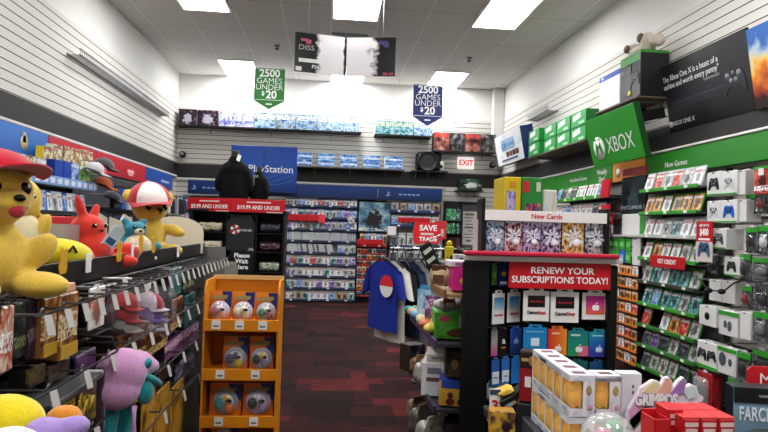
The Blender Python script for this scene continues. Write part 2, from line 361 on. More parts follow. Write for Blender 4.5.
# ------------------------------------------------------------------ printed covers, by main colour
COV = {
  'blue': art(('#22386c', '#4a6fb4', '#8fb2de', '#e8eef6'), 3, '#f0f0f0'), 'grey': art(('#4a4d52', '#8a8c90', '#c6c4c0', '#ece8e2'), 3, '#f4f0e8', figure='#55524f'),
 'red': art(('#300809', '#a01a1e', '#d8584a', '#efc7a8'), 3, '#ffffff'), 'brown': art(('#1d120c', '#6d4529', '#b98c5a', '#e7d2a8'), 3, '#f3e6c8', figure='#2e211b'),
 'black': art(('#08080a', '#1d1f26', '#4a4d58', '#a6a3a0'), 3, '#d9d9d9'), 'white': art(('#d0d2d6', '#ececec', '#f8f7f4', '#a9b2c0'), 3, '#b6242a', figure='#9a98a0'),
 'green': art(('#10240f', '#3c7a2b', '#90b961', '#e2e9c4'), 3, '#ffffff'), 'orange': art(('#3a1606', '#b8571a', '#eaa040', '#f6dfa2'), 3, '#ffffff', figure='#4a2a1c'),
 'purple': art(('#160b2b', '#52307c', '#a477bd', '#e3cfe3'), 3, '#ffffff'), 'teal': art(('#062226', '#1c6470', '#6fb3b5', '#dcebe6'), 3, '#ffffff', figure='#1c2f33')}
CN = list(COV)
STRIP = {'blue': mat('#2f62b8', .25), 'green': mat('#3f9a34', .25), 'red': mat('#c5222a', .25), 'clear': mat('#cfd3d6', .2), 'black': mat('#17181b', .3)}
CASES = {}
def case_mesh(col, strip, w, h, d):
    k = (col, strip, w, h, d)
    if k not in CASES:
        b = MB(); b.box((0, 0, h/2), (w, d, h), 0, .003); b.box((0, -d/2-.0006, h*.46), (w*.93, .0012, h*.86), 0, 0, None, 1)
        CASES[k] = b.mesh('game_case', [STRIP[strip], COV[col]])
    return CASES[k]
def case(col, strip, loc, rot, label, group, w=.133, h=.172, d=.015):
    o = link('game_case', case_mesh(col, strip, w, h, d), None, loc, rot); return tag(o, label, 'game case', group)
def pick(seq=None): return random.choice(seq or CN)
def case_row(L, rz, x0, x1, n, z, y, strip, where, group, h=.172, tilt=-.22, cols=None, w=.133, skip=(), jit=.5):
    """n covers facing out on a ledge; `where` completes '<ordinal> from left on ...'"""
    for i in range(n):
        if i in skip: continue
        x = x0 + (x1-x0)*(i+.5)/n + random.uniform(-.006, .006)
        c = pick(cols)
        case(c, strip, W(L, rz, (x, y+random.uniform(-.004, .004), z+.005)), (tilt, random.uniform(-.02, .02)*jit, rz), '%s game case, %s from left on %s' % (c, ORD[i], where), group, w, h)
def spine_row(L, rz, x0, n, z, y, where, group, lean=0., step=.0155, cols=('white', 'white', 'white', 'blue', 'grey')):
    for i in range(n):
        c = random.choice(cols); k = ('spine', c)
        if k not in CASES:
            b = MB(); b.box((0, 0, .085), (.03, .13, .17), 0, .002); b.box((0, -.0654, .085), (.024, .001, .14), 1)
            CASES[k] = b.mesh('game_case', [mat({'white': '#f4f5f6', 'blue': '#5a78b8', 'grey': '#a9aab0'}[c], .35), mat({'white': '#e4e6ea', 'blue': '#e2e6ee', 'grey': '#5a5b62'}[c], .4)])
        x = x0 + i*step
        o = link('game_case', CASES[k], None, W(L, rz, (x, y, z)), (0, lean, rz))
        tag(o, '%s spine of upright game case, %s from left on %s' % (c, ORD[i], where), 'game case', group)
def shelf_unit(name, label, L, rz, w, d, lips, h0, h1, back='#a9aaad', lipcol=None, plate='#3a3c40', lip_h=.03, side='#26282b', z_base=.0):
    """wall fixture: back board, two uprights, tilted ledges each with a coloured front lip"""
    t = thing(name, label, 'shelving', L, rz)
    b = MB(); b.box((0, -.03, (h0+h1)/2), (w, .02, h1-h0)); part('back_panel', b, mat(back, .5), t)
    for s in (-1, 1):
        b = MB(); b.box((s*(w/2+.008), -.05, (h0+h1)/2), (.014, .06, h1-h0), 0, .004); part('upright', b, mat(side, .5), t)
    for z, c in lips:
        b = MB(); b.box((0, -d/2-.02, z-.012), (w, d-.04, .012)); s = part('shelf', b, mat(plate, .5), t)
        b = MB(); b.box((0, -d, z+.002), (w, .012, lip_h), 0, .003)
        n = max(2, int(w/.28))
        for k in range(n): b.box((-w/2+(k+.5)*w/n, -d-.0065, z+.002), (.05, .002, lip_h*.7), 1)
        part('shelf_lip', b, [mat(c, .4), WHITE], s)
    return t
# ================================================================== BACK WALL
def bx(u, v, Y=11.6): return aY(u, v, Y).x
def bz(u, v, Y=11.6): return aY(u, v, Y).z
def ledge(name, label, x0, x1, z, y1, d, m=DARK, lip=.03):
    t = thing(name, label, 'wall shelf', ((x0+x1)/2, y1, z))
    b = MB(); b.box((0, -d/2, -.008), (x1-x0, d, .016), 0, .003); part('shelf_board', b, m, t)
    b = MB(); b.box((0, -d, -.008), (x1-x0, .012, lip), 0, .003); part('shelf_lip', b, m, t)
    for k in range(3):
        b = MB(); b.prism([(-.006, 0), (.006, 0), (.006, -.016), (-.006, -.016)], -d*.9, 0); b.box((0, -.01, -.05), (.012, .02, .1)); part('bracket', b, GREY, t, (-(x1-x0)/2+(k+.5)*(x1-x0)/3, 0, -.012))
    return t
WY = YB-.012
# boxes along the top
def art_box(name, label, cat, x, y, z, w, h, d, front, side, group=None, rz=0):
    b = MB(); b.box((0, d/2, h/2), (w, d, h), 0, .004, None, 1)
    return solo(name, b, [side, front], label, cat, (x, y, z), rz, group)
z1 = 3.265
ledge('wall_shelf', 'long dark wall shelf under the white and blue console boxes, back wall', -2.88, .58, z1, WY, .3)
A1 = art(('#050608', '#101116', '#2a2a34', '#16161c', '#b06a88', '#c8d0e0'), 4.5, None, figure='#b9b6c4'); A2 = art(('#4a3f88', '#9fa3d4', '#e4e4f4', '#8a82c2', '#2c3f9a'), 4.5, '#4a62b8', (.2, .4)); A3 = art(('#16304e', '#3f6fa8', '#7fa8cc', '#c8dcea', '#4a5a58', '#a9b8c8'), 5, '#ffffff', (.6, .9))
ws = [(178, 197), (197, 218.5), (218.5, 236), (236, 254), (254, 276), (276, 296), (296, 317), (317, 338), (338, 360)]
for i, (u0, u1) in enumerate(ws):
    x0, x1 = bx(u0, 120, 11.7), bx(u1, 120, 11.7); x0 = max(x0, -2.9)
    m = A1 if i in (0, 1) else (A2 if i in (2, 3) else A3); c = 'black and pink' if i < 2 else ('pale purple' if i < 4 else 'white and blue')
    art_box('console_box', '%s console box, %s from left on long top shelf of back wall' % (c, ORD[i]), 'console box', (x0+x1)/2, 11.7, z1, x1-x0-.012, .3, .26, m, mat('#e4e6ee', .4), 'console boxes on the back wall')
x0, x1 = bx(375, 124, 11.7), bx(432.5, 124, 11.7)
ledge('wall_shelf', 'short dark wall shelf beneath the blue hanging sign, back wall', x0, x1, 3.25, WY, .3)
A4 = art(('#0f2f3a', '#2f7f7a', '#6fb0c0', '#c4dce0', '#3a6a4a'), 5, '#e8f0c8', (.6, .9))
for i in range(3):
    w = (x1-x0)/3; art_box('console_box', '%s console box, %s from left on shelf behind the blue hanging sign' % ('green and white' if i < 2 else 'pale blue', ORD[i]), 'console box', x0+w*(i+.5), 11.7, 3.25, w-.012, .27, .26, A4 if i < 2 else A3, WHITE, 'console boxes on the back wall')
x0, x1 = bx(433.5, 150, 11.7), bx(496, 150, 11.7); z2 = bz(460, 151.5, 11.7)
ledge('wall_shelf', 'dark wall shelf above the exit sign holding dark red picture boxes', x0, x1, z2, WY, .3)
A5 = art(('#120a0a', '#5c2a26', '#b0685a', '#c9b6ae'), 2.6, '#e04a42', (.72, .95)); A6 = art(('#0c0c0e', '#2c2c30', '#6e6a68', '#b9b4b0'), 3.5)
for i in range(4):
    w = (x1-x0)/4; art_box('console_box', '%s console box, %s from left on shelf above the exit sign' % ('dark red' if i % 2 == 0 else 'charcoal', ORD[i]), 'console box', x0+w*(i+.5), 11.7, z2, w-.01, .36, .26, A5 if i % 2 == 0 else A6, DARK, 'dark console boxes above the exit sign')
# blue sign with the maker's name
p0, p1 = aY(231, 149, 11.45), aY(296, 193, 11.45); w_, h_ = p1.x-p0.x, .86
t = thing('store_sign', 'large blue rectangular sign with white PlayStation lettering on back wall', 'sign', ((p0.x+p1.x)/2, 11.45, 2.04))
for s in (-1, 1): b = MB(); b.box((s*.4, .3, .5), (.03, .46, .03)); part('bracket', b, GREY, t)
b = MB(); b.box((0, .05, h_/2), (w_, .06, h_), 0, .004, None, 1); part('sign_board', b, [mat('#10265e', .35), grad('#0d2a6c', '#143b90', 1, .3, '#1d4fa6')], t)
b = MB(); b.prism([(-.003, 0), (.003, 0), (.003, h_), (-.003, h_)], .012, .022); part('seam', b, mat('#0a1c48', .4), t)
for k in range(3):
    pts = [(-w_/2+.03+j*.06, .017, .12+.05*k+.05*math.sin(j*.35+k)+.006*j) for j in range(20) if -w_/2+.03+j*.06 < w_/2-.03]
    b = MB(); b.tube(pts, .004, 0, 5); part('wave_line', b, mat('#3a78c8', .4), t)
text('PlayStation', .185, LET_W, t, (.13, .014, h_*.5), xs=1.02)
def ps_mark(parent, x, y, z, s, m):
    b = MB(); b.prism([(-.1*s, 0), (.02*s, -.03*s), (.02*s, .75*s), (.18*s, .68*s), (.2*s, .5*s), (.1*s, .42*s), (.1*s, .32*s), (.3*s, .42*s), (.32*s, .7*s), (.2*s, .85*s), (-.1*s, .98*s)], -.002, .002)
    b.prism([(-.15*s, .3*s), (-.5*s, .15*s), (-.45*s, .02*s), (-.15*s, .12*s)], -.002, .002); b.prism([(.1*s, .05*s), (.5*s, .18*s), (.45*s, .3*s), (.1*s, .2*s)], -.002, .002)
    return part('emblem', b, m, parent, (x, y, z))
ps_mark(t, -w_/2+.13, .014, h_*.36, .22, LET_W)
# blue boxes in stacked pairs
zb = bz(350, 167.5, 11.7)
ledge('wall_shelf', 'narrow grey wall shelf carrying stacked blue boxes beside the big blue sign', bx(296, 168, 11.7), bx(404.5, 168, 11.7), zb, WY, .3, mat('#6d6a64', .5))
PB = art(('#123a80', '#2f6fc0', '#7fb2e6', '#e8f2fb'), 2.5, '#ffffff', (.35, .6))
for i, (u0, u1) in enumerate(((295.8, 312), (317.5, 335), (340, 357.5), (363, 380), (385, 403))):
    x0, x1 = bx(u0, 160, 11.7), bx(u1, 160, 11.7)
    for k in range(2):
        art_box('blue_console_box', '%s blue box of the %s stacked pair from the big blue sign' % (('lower', 'upper')[k], ORD[i]), 'console box', (x0+x1)/2, 11.7, zb+k*.125, x1-x0-.01, .122, .24, PB, mat('#dfe6f0', .4), 'blue boxes in stacked pairs')
# subwoofer
p = aY(430, 171, 11.68)
zq = p.z; ledge('wall_shelf', 'small dark wall shelf under the black round speaker', p.x-.36, p.x+.36, zq, WY, .3)
t = thing('loudspeaker', 'black round-fronted loudspeaker on small shelf left of exit sign', 'speaker', (p.x, 11.72, zq))
b = MB(); b.box((-.02, .08, .19), (.5, .2, .37), 0, .05); part('cabinet', b, BLACK, t)
b = MB(); b.lathe([(.0, .0), (.1, .01), (.14, .0), (.17, .02), (.185, .04), (.185, .0)], 0, 28, Matrix.Translation((-.05, -.035, .19)) @ Matrix.Rotation(PI/2, 4, 'X')); part('cone', b, mat('#2a2a2d', .35), t)
b = MB(); b.lathe([(.175, .0), (.2, .015), (.2, .03), (.175, .03)], 0, 28, Matrix.Translation((-.05, -.02, .19)) @ Matrix.Rotation(PI/2, 4, 'X')); part('ring', b, mat('#151516', .2), t)
b = MB(); b.box((.23, .02, .12), (.1, .01, .16), 0, .003); tg = part('price_label', b, WHITE, t)
b = MB(); b.box((.23, .013, .1), (.05, .004, .06)); part('print', b, DARK, tg)
# exit sign
p = aY(466, 163, 11.9)
t = thing('exit_sign', 'white exit sign with red letters below dark console boxes', 'sign', (p.x, 11.93, p.z))
b = MB(); b.box((0, 0, 0), (.33, .06, .24), 0, .01); part('housing', b, mat('#f4f0ea', .4, 0, 0, .35), t)
text('EXIT', .155, mat('#e0242c', .4, 0, 0, .35), t, (0, -.033, 0), bold=.03, xs=.9)
for k, (u, v, lab) in enumerate(((181.5, 154.5, 'small black security camera on back wall near the left corner'), (490.5, 165, 'small black security camera near exit sign and right corner'))):
    p = aY(u, v, 11.85); t = thing('security_camera', lab, 'security camera', (p.x, WY, p.z))
    b = MB(); b.box((0, -.02, 0), (.08, .04, .14), 0, .01); part('mount', b, mat('#c9c6c0', .5), t)
    b = MB(); b.tube([(0, -.03, 0), (.02, -.12, 0)], .015); part('arm', b, DARK, t)
    b = MB(); b.box((.03, -.17, 0), (.11, .14, .12), 0, .03); b.lathe([(0, 0), (.035, 0), (.035, .02), (.0, .02)], 1, 12, Matrix.Translation((.03, -.24, 0)) @ Matrix.Rotation(PI/2, 4, 'X')); part('camera_body', b, [BLACK, GREY], t)
# dark picture box on top of the fixtures right of the speaker
p = aY(471, 190, 11.6); art_box('console_box', 'dark box with green and white print above the doorway', 'console box', p.x, 11.62, p.z+.0, .44, .21, .2, art(('#0c0f0e', '#24302a', '#4c6b55', '#cfd8d0'), 3, figure='#dfe4e0'), BLACK)
ledge('wall_shelf', 'thin dark wall shelf right above the door frame', p.x-.25, p.x+.25, p.z, WY, .38)
# blue header
for i, (u0, u1, lab) in enumerate(((176, 232, 'left end behind the black shirts'), (232, 378, 'middle length under the big blue sign'), (379, 443, 'right end near the doorway'))):
    x0, x1 = max(-2.62, bx(u0, 185, 11.58)), bx(u1, 185, 11.58)
    t = thing('header_board', 'long dark blue fixture header on back wall, %s' % lab, 'header', ((x0+x1)/2, 11.58, 1.98))
    b = MB(); b.box((0, .04, .125), (x1-x0-.01, .03, .25), 0, .004, None, 1); part('board', b, [DARK, grad('#0f2450', '#1c3c7e', 1, .35)], t)
    b = MB(); b.box((0, .2, .02), (x1-x0-.02, .3, .02)); b.box((0, .05, .256), (x1-x0, .06, .02), 1, .004); part('bracket', b, [DARK, mat('#8f8c86', .4)], t)
    ps_mark(t, -(x1-x0)/2+(.18 if i else .12), .022, .075, .09, mat('#9fb6dd', .5))
    b = MB()
    for k in range(5): b.box((-(x1-x0)/2+(.42 if i else .3)+k*.085, .022, .115), (.06, .004, .03), 0, .01)
    part('printed_line', b, mat('#7f9acb', .5), t)
# --- unit A, the tall game fixture
UY = 12.0
xa0, xa1 = bx(283, 250), bx(356.5, 250); LA = ((xa0+xa1)/2, UY-.02, 0); wA = xa1-xa0
lipsA = [.045 + .222*i for i in range(9)][::-1]
shelf_unit('game_fixture', 'tall grey game fixture on back wall, nine shelves of face-out cases', LA, 0, wA, .36, [(z, '#34405c') for z in lipsA], 0, 1.98, '#dcdde0', plate='#6a6c70', lip_h=.04, side='#8d8e90')
b = MB(); b.box((LA[0], 11.82, .015), (wA, .34, .03)); struct('baseboard_back', b, DARK)
for r, z in enumerate(lipsA):
    wh = 'shelf %d of the tall back wall fixture' % (r+1); wh = '%s shelf down, tall back fixture' % ORD[r]
    if r == 3: spine_row(LA, 0, -wA/2+.03, 32, z, -.25, wh, 'upright cases on the back fixture', step=(wA-.05)/31.5, cols=('white', 'white', 'white', 'blue'))
    elif r == 4:
        spine_row(LA, 0, -wA/2+.05, 24, z, -.25, wh, 'upright cases on the back fixture', lean=-.22, step=.0385)
        case_row(LA, 0, wA/2-.36, wA/2-.02, 3, z, -.31, 'clear', 'the right end, fifth shelf down, tall back fixture', 'face-out cases on the back fixture', cols=['grey', 'blue'], w=.115)
    else: case_row(LA, 0, -wA/2+.01, wA/2-.01, 11, z, -.315, 'blue' if r < 3 else 'clear', wh, 'face-out cases on the back fixture', .14 if r == 0 else .172, w=.12, cols=['blue', 'grey', 'grey', 'white', 'white', 'teal', 'brown', 'purple', 'white', 'red'])
def strip_sign(label, L, rz, w, h, m, txt=None, cat='sign', name='shelf_strip_sign', size=.05, tag_=None, tilt=0):
    t = thing(name, label, cat, L, rz, rot=(tilt, 0, rz)); b = MB(); b.box((0, 0, 0), (w, .01, h), 0, .003); part('sign_face', b, m, t)
    b = MB(); b.box((0, .03, -h*.2), (w*.5, .05, .008)); part('clip', b, DARK, t)
    if txt: text(txt, size, LET_W, t, (0, -.0065, 0), bold=.02)
    if tag_:
        b = MB(); b.box((w/2-.06, -.008, -.01), (.12, .006, h*1.35), 0, .002); part('end_tag', b, [mat('#e8434a', .4)], t)
    return t
p = aY(304, 217.5, 11.58); strip_sign('narrow red strip sign on second shelf of tall back fixture', (p.x, 11.59, p.z), 0, .8, .12, RED, None, tag_=1)
p = aY(351.5, 220, 11.55); art_box('shelf_card', 'white card with dark print at right end of back fixture', 'card', p.x, 11.575, p.z-.07, .12, .15, .006, art(('#f0f0f0', '#e4e4e6', '#30303a', '#f4f4f4'), 4), WHITE)
# --- unit B, poster over strategy guides and pegged packs
p0, p1 = aY(359.5, 197, 11.62), aY(390, 226, 11.62); xb = (p0.x+p1.x)/2; wb = p1.x-p0.x; zt = 1.93; zp = 1.93-.56
t = thing('game_poster', 'dark teal poster of armoured figures in a landscape, back wall', 'poster', (xb, 11.64, zp))
b = MB(); b.box((0, .01, .28), (wb, .015, .56), 0, .003, None, 1); part('print', b, [DARK, art(('#0c1a26', '#1f3d52', '#5a87a0', '#a9c3cc', '#4a4038'), 2.2, '#e4ddc8', (.03, .12), figure='#2a2426', det=5)], t)
b = MB(); b.box((0, .016, .28), (wb+.03, .012, .59), 0, .004); part('frame', b, BLACK, t)
LB = (xb-.03, UY-.02, 0); wB = .56
shelf_unit('accessory_fixture', 'narrow red-lipped fixture under the dark teal poster, back wall', LB, 0, wB, .34, [(1.1, '#c42028')], 0, 1.98, '#3c3d42', lip_h=.05)
for i in range(5):
    x = -wB/2 + .04 + (i+.5)*(wB-.02)/5; c = ['brown', 'blue', 'white', 'blue', 'brown'][i]
    b = MB(); b.box((0, 0, .11), (.1, .02, .22), 0, .002, None, 1)
    solo('guide_book', b, [WHITE, COV[c]], '%s guide book, %s from left above the red strip, back wall' % (c, ORD[i]), 'book', W(LB, 0, (x, -.31, 1.12)), 0, 'guide books on the back wall', (-.15, 0, 0))
p = aY(370, 242, 11.6); strip_sign('red strip sign under the guide books, above rows of pegged packs', (p.x, 11.6, p.z), 0, .5, .1, RED, None)
PK = {}
def peg_pack(loc, rz, w, h, col, lip, label, group, name='figure_pack'):
    """small boxed figure hanging on a peg behind a coloured rail"""
    k = (w, h, col, lip)
    if k not in PK:
        b = MB(); b.box((0, 0, h/2), (w*.9, .05, h*.92), 0, .003, None, 1); b.prism([(-w*.15, h*.92), (w*.15, h*.92), (w*.1, h*1.02), (-w*.1, h*1.02)], -.003, .003, 0)
        b.box((0, -.028, h*.09), (w*.99, .008, h*.16), 2); PK[k] = b.mesh(name, [DARK, COV[col], mat(lip, .4)])
    o = link(name, PK[k], None, loc, (0, 0, rz)); return tag(o, label, 'boxed figure', group)
for r in range(8):
    for i in range(6):
        z = .12 + .117*(7-r); x = -wB/2 + (i+.5)*wB/6
        c = random.choice(['black', 'brown', 'grey', 'red', 'orange'])
        peg_pack(W(LB, 0, (x, -.24, z)), 0, wB/6, .112, c, '#c8321e', '%s boxed figure, %s in row %s down under guide books' % (c, ORD[i], ORD[r]), 'pegged figures with red rails on the back wall')
# --- unit C, behind the clothes
xc0, xc1 = bx(391, 210), bx(441, 210); LC = ((xc0+xc1)/2, UY-.02, 0); wC = xc1-xc0
lipsC = [1.78, 1.5, 1.1, .8, .5]
shelf_unit('game_fixture', 'grey game fixture behind the clothes rack, beside the doorway', LC, 0, wC, .34, [(z, '#2c3c6c') for z in lipsC], 0, 1.96, '#b9babd', lip_h=.05)
for r, z in enumerate(lipsC):
    case_row(LC, 0, -wC/2, wC/2, 6, z, -.3, 'clear', '%s shelf down, fixture behind clothes rack' % ORD[r], 'cases behind the clothes rack', h=.19 if r < 2 else .26, w=.14, cols=['white', 'grey', 'blue', 'brown'] if r < 2 else ['grey', 'brown', 'black'])
p = aY(414, 220, 11.55); strip_sign('red strip sign on the fixture behind the clothes rack', (p.x, 11.57, p.z), 0, .62, .09, RED, None, tag_=0)
p = aY(392, 231, 11.5); art_box('shelf_card', 'bright white blank card at edge of the dark teal poster', 'card', p.x, 11.55, p.z-.08, .16, .17, .006, WHITE, WHITE)
# --- door
fx0, fx1 = bx(443, 199, 11.9), bx(483, 199, 11.9); zf = 2.04
b = MB()
for x in (fx0, fx1): b.box((x, 11.94, zf/2), (.07, .1, zf), 0, .008)
b.box(((fx0+fx1)/2, 11.94, zf+.02), (fx1-fx0+.07, .1, .1), 0, .008); struct('trim_5', b, mat('#b9b6b0', .5))
b = MB(); b.box(((fx0+fx1)/2, 11.965, zf/2), (fx1-fx0-.06, .04, zf), 0, .0); struct('door_1', b, mat('#2c2d2f', .5))
dx0, dx1 = bx(462, 220, 11.8), bx(485, 220, 11.8)
b = MB(); b.box(((dx0+dx1)/2-.03, 11.9, .98), (dx1-dx0-.02, .04, 1.94), 0, .01)
d2 = struct('door_2', b, mat('#58585a', .55))
b = MB(); b.lathe([(0, 0), (.03, 0), (.03, .03), (.015, .04), (.012, .07)], 0, 12, Matrix.Translation((dx0+.04, 11.88, 1.0)) @ Matrix.Rotation(PI/2, 4, 'X')); part('door_handle', b, CHROME, d2)
p0, p1 = aY(463.5, 210, 11.84), aY(476.5, 245, 11.84)
t = thing('notice_sheet', 'tall white notice sheet with lines of print taped to grey door', 'notice', ((p0.x+p1.x)/2, 11.87, p1.z))
b = MB(); b.box((0, 0, .33), (p1.x-p0.x, .004, .66)); part('paper', b, mat('#d6d4ce', .7), t)
b = MB()
for k in range(9): b.box((random.uniform(-.02, .02), -.003, .08+k*.065), (.18 if k % 3 else .1, .002, .018 if k % 4 else .04))
part('printed_line', b, mat('#6b6a68', .7), t)
# shelving seen beside the door
gx0, gx1 = bx(445, 220, 11.7), bx(461.5, 220, 11.7); t = thing('stock_rack', 'dark narrow stock rack of green boxes left of the grey door', 'rack', ((gx0+gx1)/2, 11.9, 0))
for z in (.5, .8, 1.1, 1.36, 1.62, 1.88):
    b = MB(); b.box((0, -.12, z), (gx1-gx0, .22, .015)); part('shelf', b, DARK, t)
for s in (-1, 1):
    b = MB(); b.box((s*(gx1-gx0)/2, -.12, 1.0), (.015, .22, 2.0), 0, .003); part('upright', b, DARK, t)
for k, (z, c, h) in enumerate(((1.628, '#37d07e', .24), (1.368, '#34b86c', .22), (1.108, '#3b2420', .2), (.808, '#5a2a28', .2))):
    n = 3
    for i in range(n):
        b = MB(); b.box((0, 0, h/2), (.09, .16, h*random.uniform(.85, 1)), 0, .004, None, 1)
        cc = c if i < 2 else ['#3b5a80', '#2a4a6a', '#7a3a34', '#402828'][k]
        solo('stock_box', b, [mat(cc, .4), art((cc, cc, '#12281a' if k < 2 else '#12181a', '#b8f0c8' if k < 2 else '#7a5a50', cc), 3)], 'stock box, %s from left on %s filled shelf of the dark rack' % (ORD[i], ORD[k]), 'box', ((gx0+gx1)/2-.1+i*.1, 11.78, z), 0, 'boxes on the dark stock rack')
# ================================================================== RIGHT WALL (everything faces the aisle, towards -X)
RR = -PI/2
def ry(u, v, X=3.1): return aX(u, v, X).y
def rz_(u, v, X=3.1): return aX(u, v, X).z
def face_right(Yc, X=XR-.012, z=0): return (X, Yc, z)
# green header
hx = 3.3
segs = [((543.5, 180), (560, 176), ''), ((560.5, 176), (614, 166), ''), ((614, 166), (646, 160), 'orange'), ((646, 160), (770, 138), 'New Games')]
ys = [ry(540, 181, hx), ry(557.5, 177, hx), ry(614, 167, hx), ry(647, 160, hx), 3.2]
for i in range(4):
    ya, yb = ys[i], ys[i+1]; w_ = ya-yb; org = i == 2
    nm = ['short far piece by the corner', 'long piece above the face-out cases', 'orange piece between two green lengths', 'near length lettered New Games'][i]
    t = thing('header_board', '%s fixture header on right wall, %s' % ('orange' if org else 'bright green', nm), 'header', (hx, (ya+yb)/2, 2.045), RR)
    b = MB(); b.box((0, .0, .12), (w_-.01, .03, .225), 0, .004, None, 1); part('board', b, [mat('#1d5a16', .4), mat('#f09a3a' if org else '#27801f', .4)], t)
    b = MB(); b.box((0, .0, .245), (w_, .05, .018), 0, .003); part('trim_rail', b, mat('#d9d6d0', .35), t)
    if i == 3:
        text('New Games', .075, LET_W, t, (-w_/2+.56, -.017, .1))
    if i == 1:
        text('Pre-Owned Games', .07, LET_W, t, (-.1, -.017, .12)); text('Weekly', .085, LET_W, t, (w_/2-.28, -.017, .155), bold=.02); text('Deal', .085, LET_W, t, (w_/2-.28, -.017, .07), bold=.02)
    if org:
        b = MB(); b.lathe([(0, 0), (.05, 0), (.05, .006), (0, .006)], 0, 16, Matrix.Translation((-w_/2+.14, -.016, .11)) @ Matrix.Rotation(PI/2, 4, 'X')); part('emblem', b, LET_W, t)
        b = MB(); b.box((.12, -.017, .11), (w_*.5, .002, .045)); part('printed_line', b, mat('#f8e4cc', .5), t)
# hanging maker's sign
def wall_panel(name, label, cat, tl, tr, bl, br, X0, X1, front, side, th=.05):
    """flat panel on the right wall given its photo corners, leaning out at the top"""
    A = aX(tl[0], tl[1], X0); B = aX(tr[0], tr[1], X0); D = aX(bl[0], bl[1], X1); E = aX(br[0], br[1], X1)
    yc = (A.y+B.y+D.y+E.y)/4; w = ((A.y-B.y)+(D.y-E.y))/2; zt = (A.z+B.z)/2; zb = (D.z+E.z)/2
    h = math.hypot(zt-zb, X1-X0); ang = math.atan2(X1-X0, zt-zb)
    t = thing(name, label, cat, (X1, yc, zb), 0, None, (ang, 0, RR))
    b = MB(); b.box((0, th/2, h/2), (w, th, h), 0, .004, None, 1); part('panel', b, [side, front], t)
    return t, w, h
t, w_, h_ = wall_panel('store_sign', 'bright green square sign with white emblem and XBOX lettering, right wall', 'sign', (584, 122), (632, 103), (594, 168), (646, 157), 2.92, 3.06, mat('#2f9a28', .4), mat('#17451a', .4), .07)
b = MB(); b.lathe([(0, .0), (.13, 0), (.13, .004), (0, .004)], 0, 28, Matrix.Translation((-w_*.29, -.001, h_*.37)) @ Matrix.Rotation(PI/2, 4, 'X')); e = part('emblem_disc', b, LET_W, t)
b = MB()
for s in (-1, 1):
    pts = [(-w_*.29+s*.015, -.008, h_*.37-.02), (-w_*.29+s*.04, -.008, h_*.37+.03), (-w_*.29+s*.1, -.008, h_*.37-.11)]
    b.prism([(p[0], p[2]) for p in ((-w_*.29+s*.0, 0, h_*.37+.02), (-w_*.29+s*.05, 0, h_*.37+.07), (-w_*.29+s*.085, 0, h_*.37-.06), (-w_*.29+s*.09, 0, h_*.37-.11))], -.01, -.006)
    b.prism([(p[0], p[2]) for p in ((-w_*.29+s*.01, 0, h_*.37+.085), (-w_*.29+s*.04, 0, h_*.37+.12), (-w_*.29+s*.08, 0, h_*.37+.1), (-w_*.29+s*.05, 0, h_*.37+.09))], -.01, -.006)
part('emblem_cut', b, mat('#2f9a28', .4), e)
text('XBOX', .24, LET_W, t, (w_*.13, -.004, h_*.36), xs=.88, bold=-.004)
for s in (-1, 1):
    b = MB(); b.prism([(s*w_/2-.02, h_*.8), (s*w_/2+.0, h_*.8), (s*w_/2+.0, h_*.8-.1), (s*w_/2-.02, h_*.8-.1)], .07, .3); part('bracket', b, BLACK, t)
# big black poster
t, w_, h_ = wall_panel('wall_poster', 'wide black console poster with white quotation, right wall', 'poster', (660, 66), (743.5, 30.5), (672.5, 131.5), (757.5, 109.5), 3.3, 3.4, grad('#0b0b0d', '#141519', 1, .4, '#1c1d22'), BLACK, .03)
text('"The Xbox One X is a beast of a', .078, LET_W, t, (-w_*.17, -.003, h_*.78), xs=.86)
text('machine and worth every penny"', .078, LET_W, t, (-w_*.17, -.003, h_*.67), xs=.86)
b = MB(); b.box((w_*.1, -.002, h_*.58), (.22, .003, .02)); part('printed_line', b, mat('#77777b', .5), t)
text('XBOX ONE X', .06, mat('#cfcfd2', .5), t, (-w_*.3, -.003, h_*.11))
b = MB(); b.lathe([(0, 0), (.03, 0), (.03, .004), (0, .004)], 0, 16, Matrix.Translation((-w_*.47, -.001, h_*.11)) @ Matrix.Rotation(PI/2, 4, 'X')); part('emblem', b, mat('#cfcfd2', .5), t)
b = MB(); b.box((-.1, -.003, h_*.36), (.8, .004, .085), 0, .0); b.box((-.1, -.003, h_*.41), (.8, .005, .012), 1); b.box((-.1, -.004, h_*.355), (.8, .005, .006), 2); part('printed_console', b, [mat('#202127', .4), mat('#3c3e46', .4), mat('#0a0a0b', .4)], t)
def pad_outline(s):
    """outline of a game controller seen from the front, width 1*s"""
    P = [(-.5, -.36), (-.44, -.42), (-.36, -.4), (-.24, -.2), (-.12, -.16), (.12, -.16), (.24, -.2), (.36, -.4), (.44, -.42), (.5, -.36), (.5, -.2), (.43, .12), (.36, .28), (.26, .34), (.14, .34), (.1, .3), (-.1, .3), (-.14, .34), (-.26, .34), (-.36, .28), (-.43, .12), (-.5, -.2)]
    return [(x*s, z*s) for x, z in P]
def pad_part(parent, x, y, z, s, m, m2, name='printed_controller', rot=(0, 0, 0)):
    b = MB(); b.prism(pad_outline(s), -.002, .004, 0)
    for cx, cz, r in ((-.24, .14, .09), (.1, -.02, .08), (-.1, -.02, .08), (.25, .14, .1), (0, .2, .05)):
        b.lathe([(0, 0), (r*s, 0), (r*s, .003), (0, .003)], 1, 12, Matrix.Translation((cx*s, -.002, cz*s)) @ Matrix.Rotation(PI/2, 4, 'X'))
    return part(name, b, [m, m2], parent, (x, y, z), rot)
pad_part(t, w_*.33, -.003, h_*.44, .3, mat('#26272b', .4), mat('#7d8087', .35))
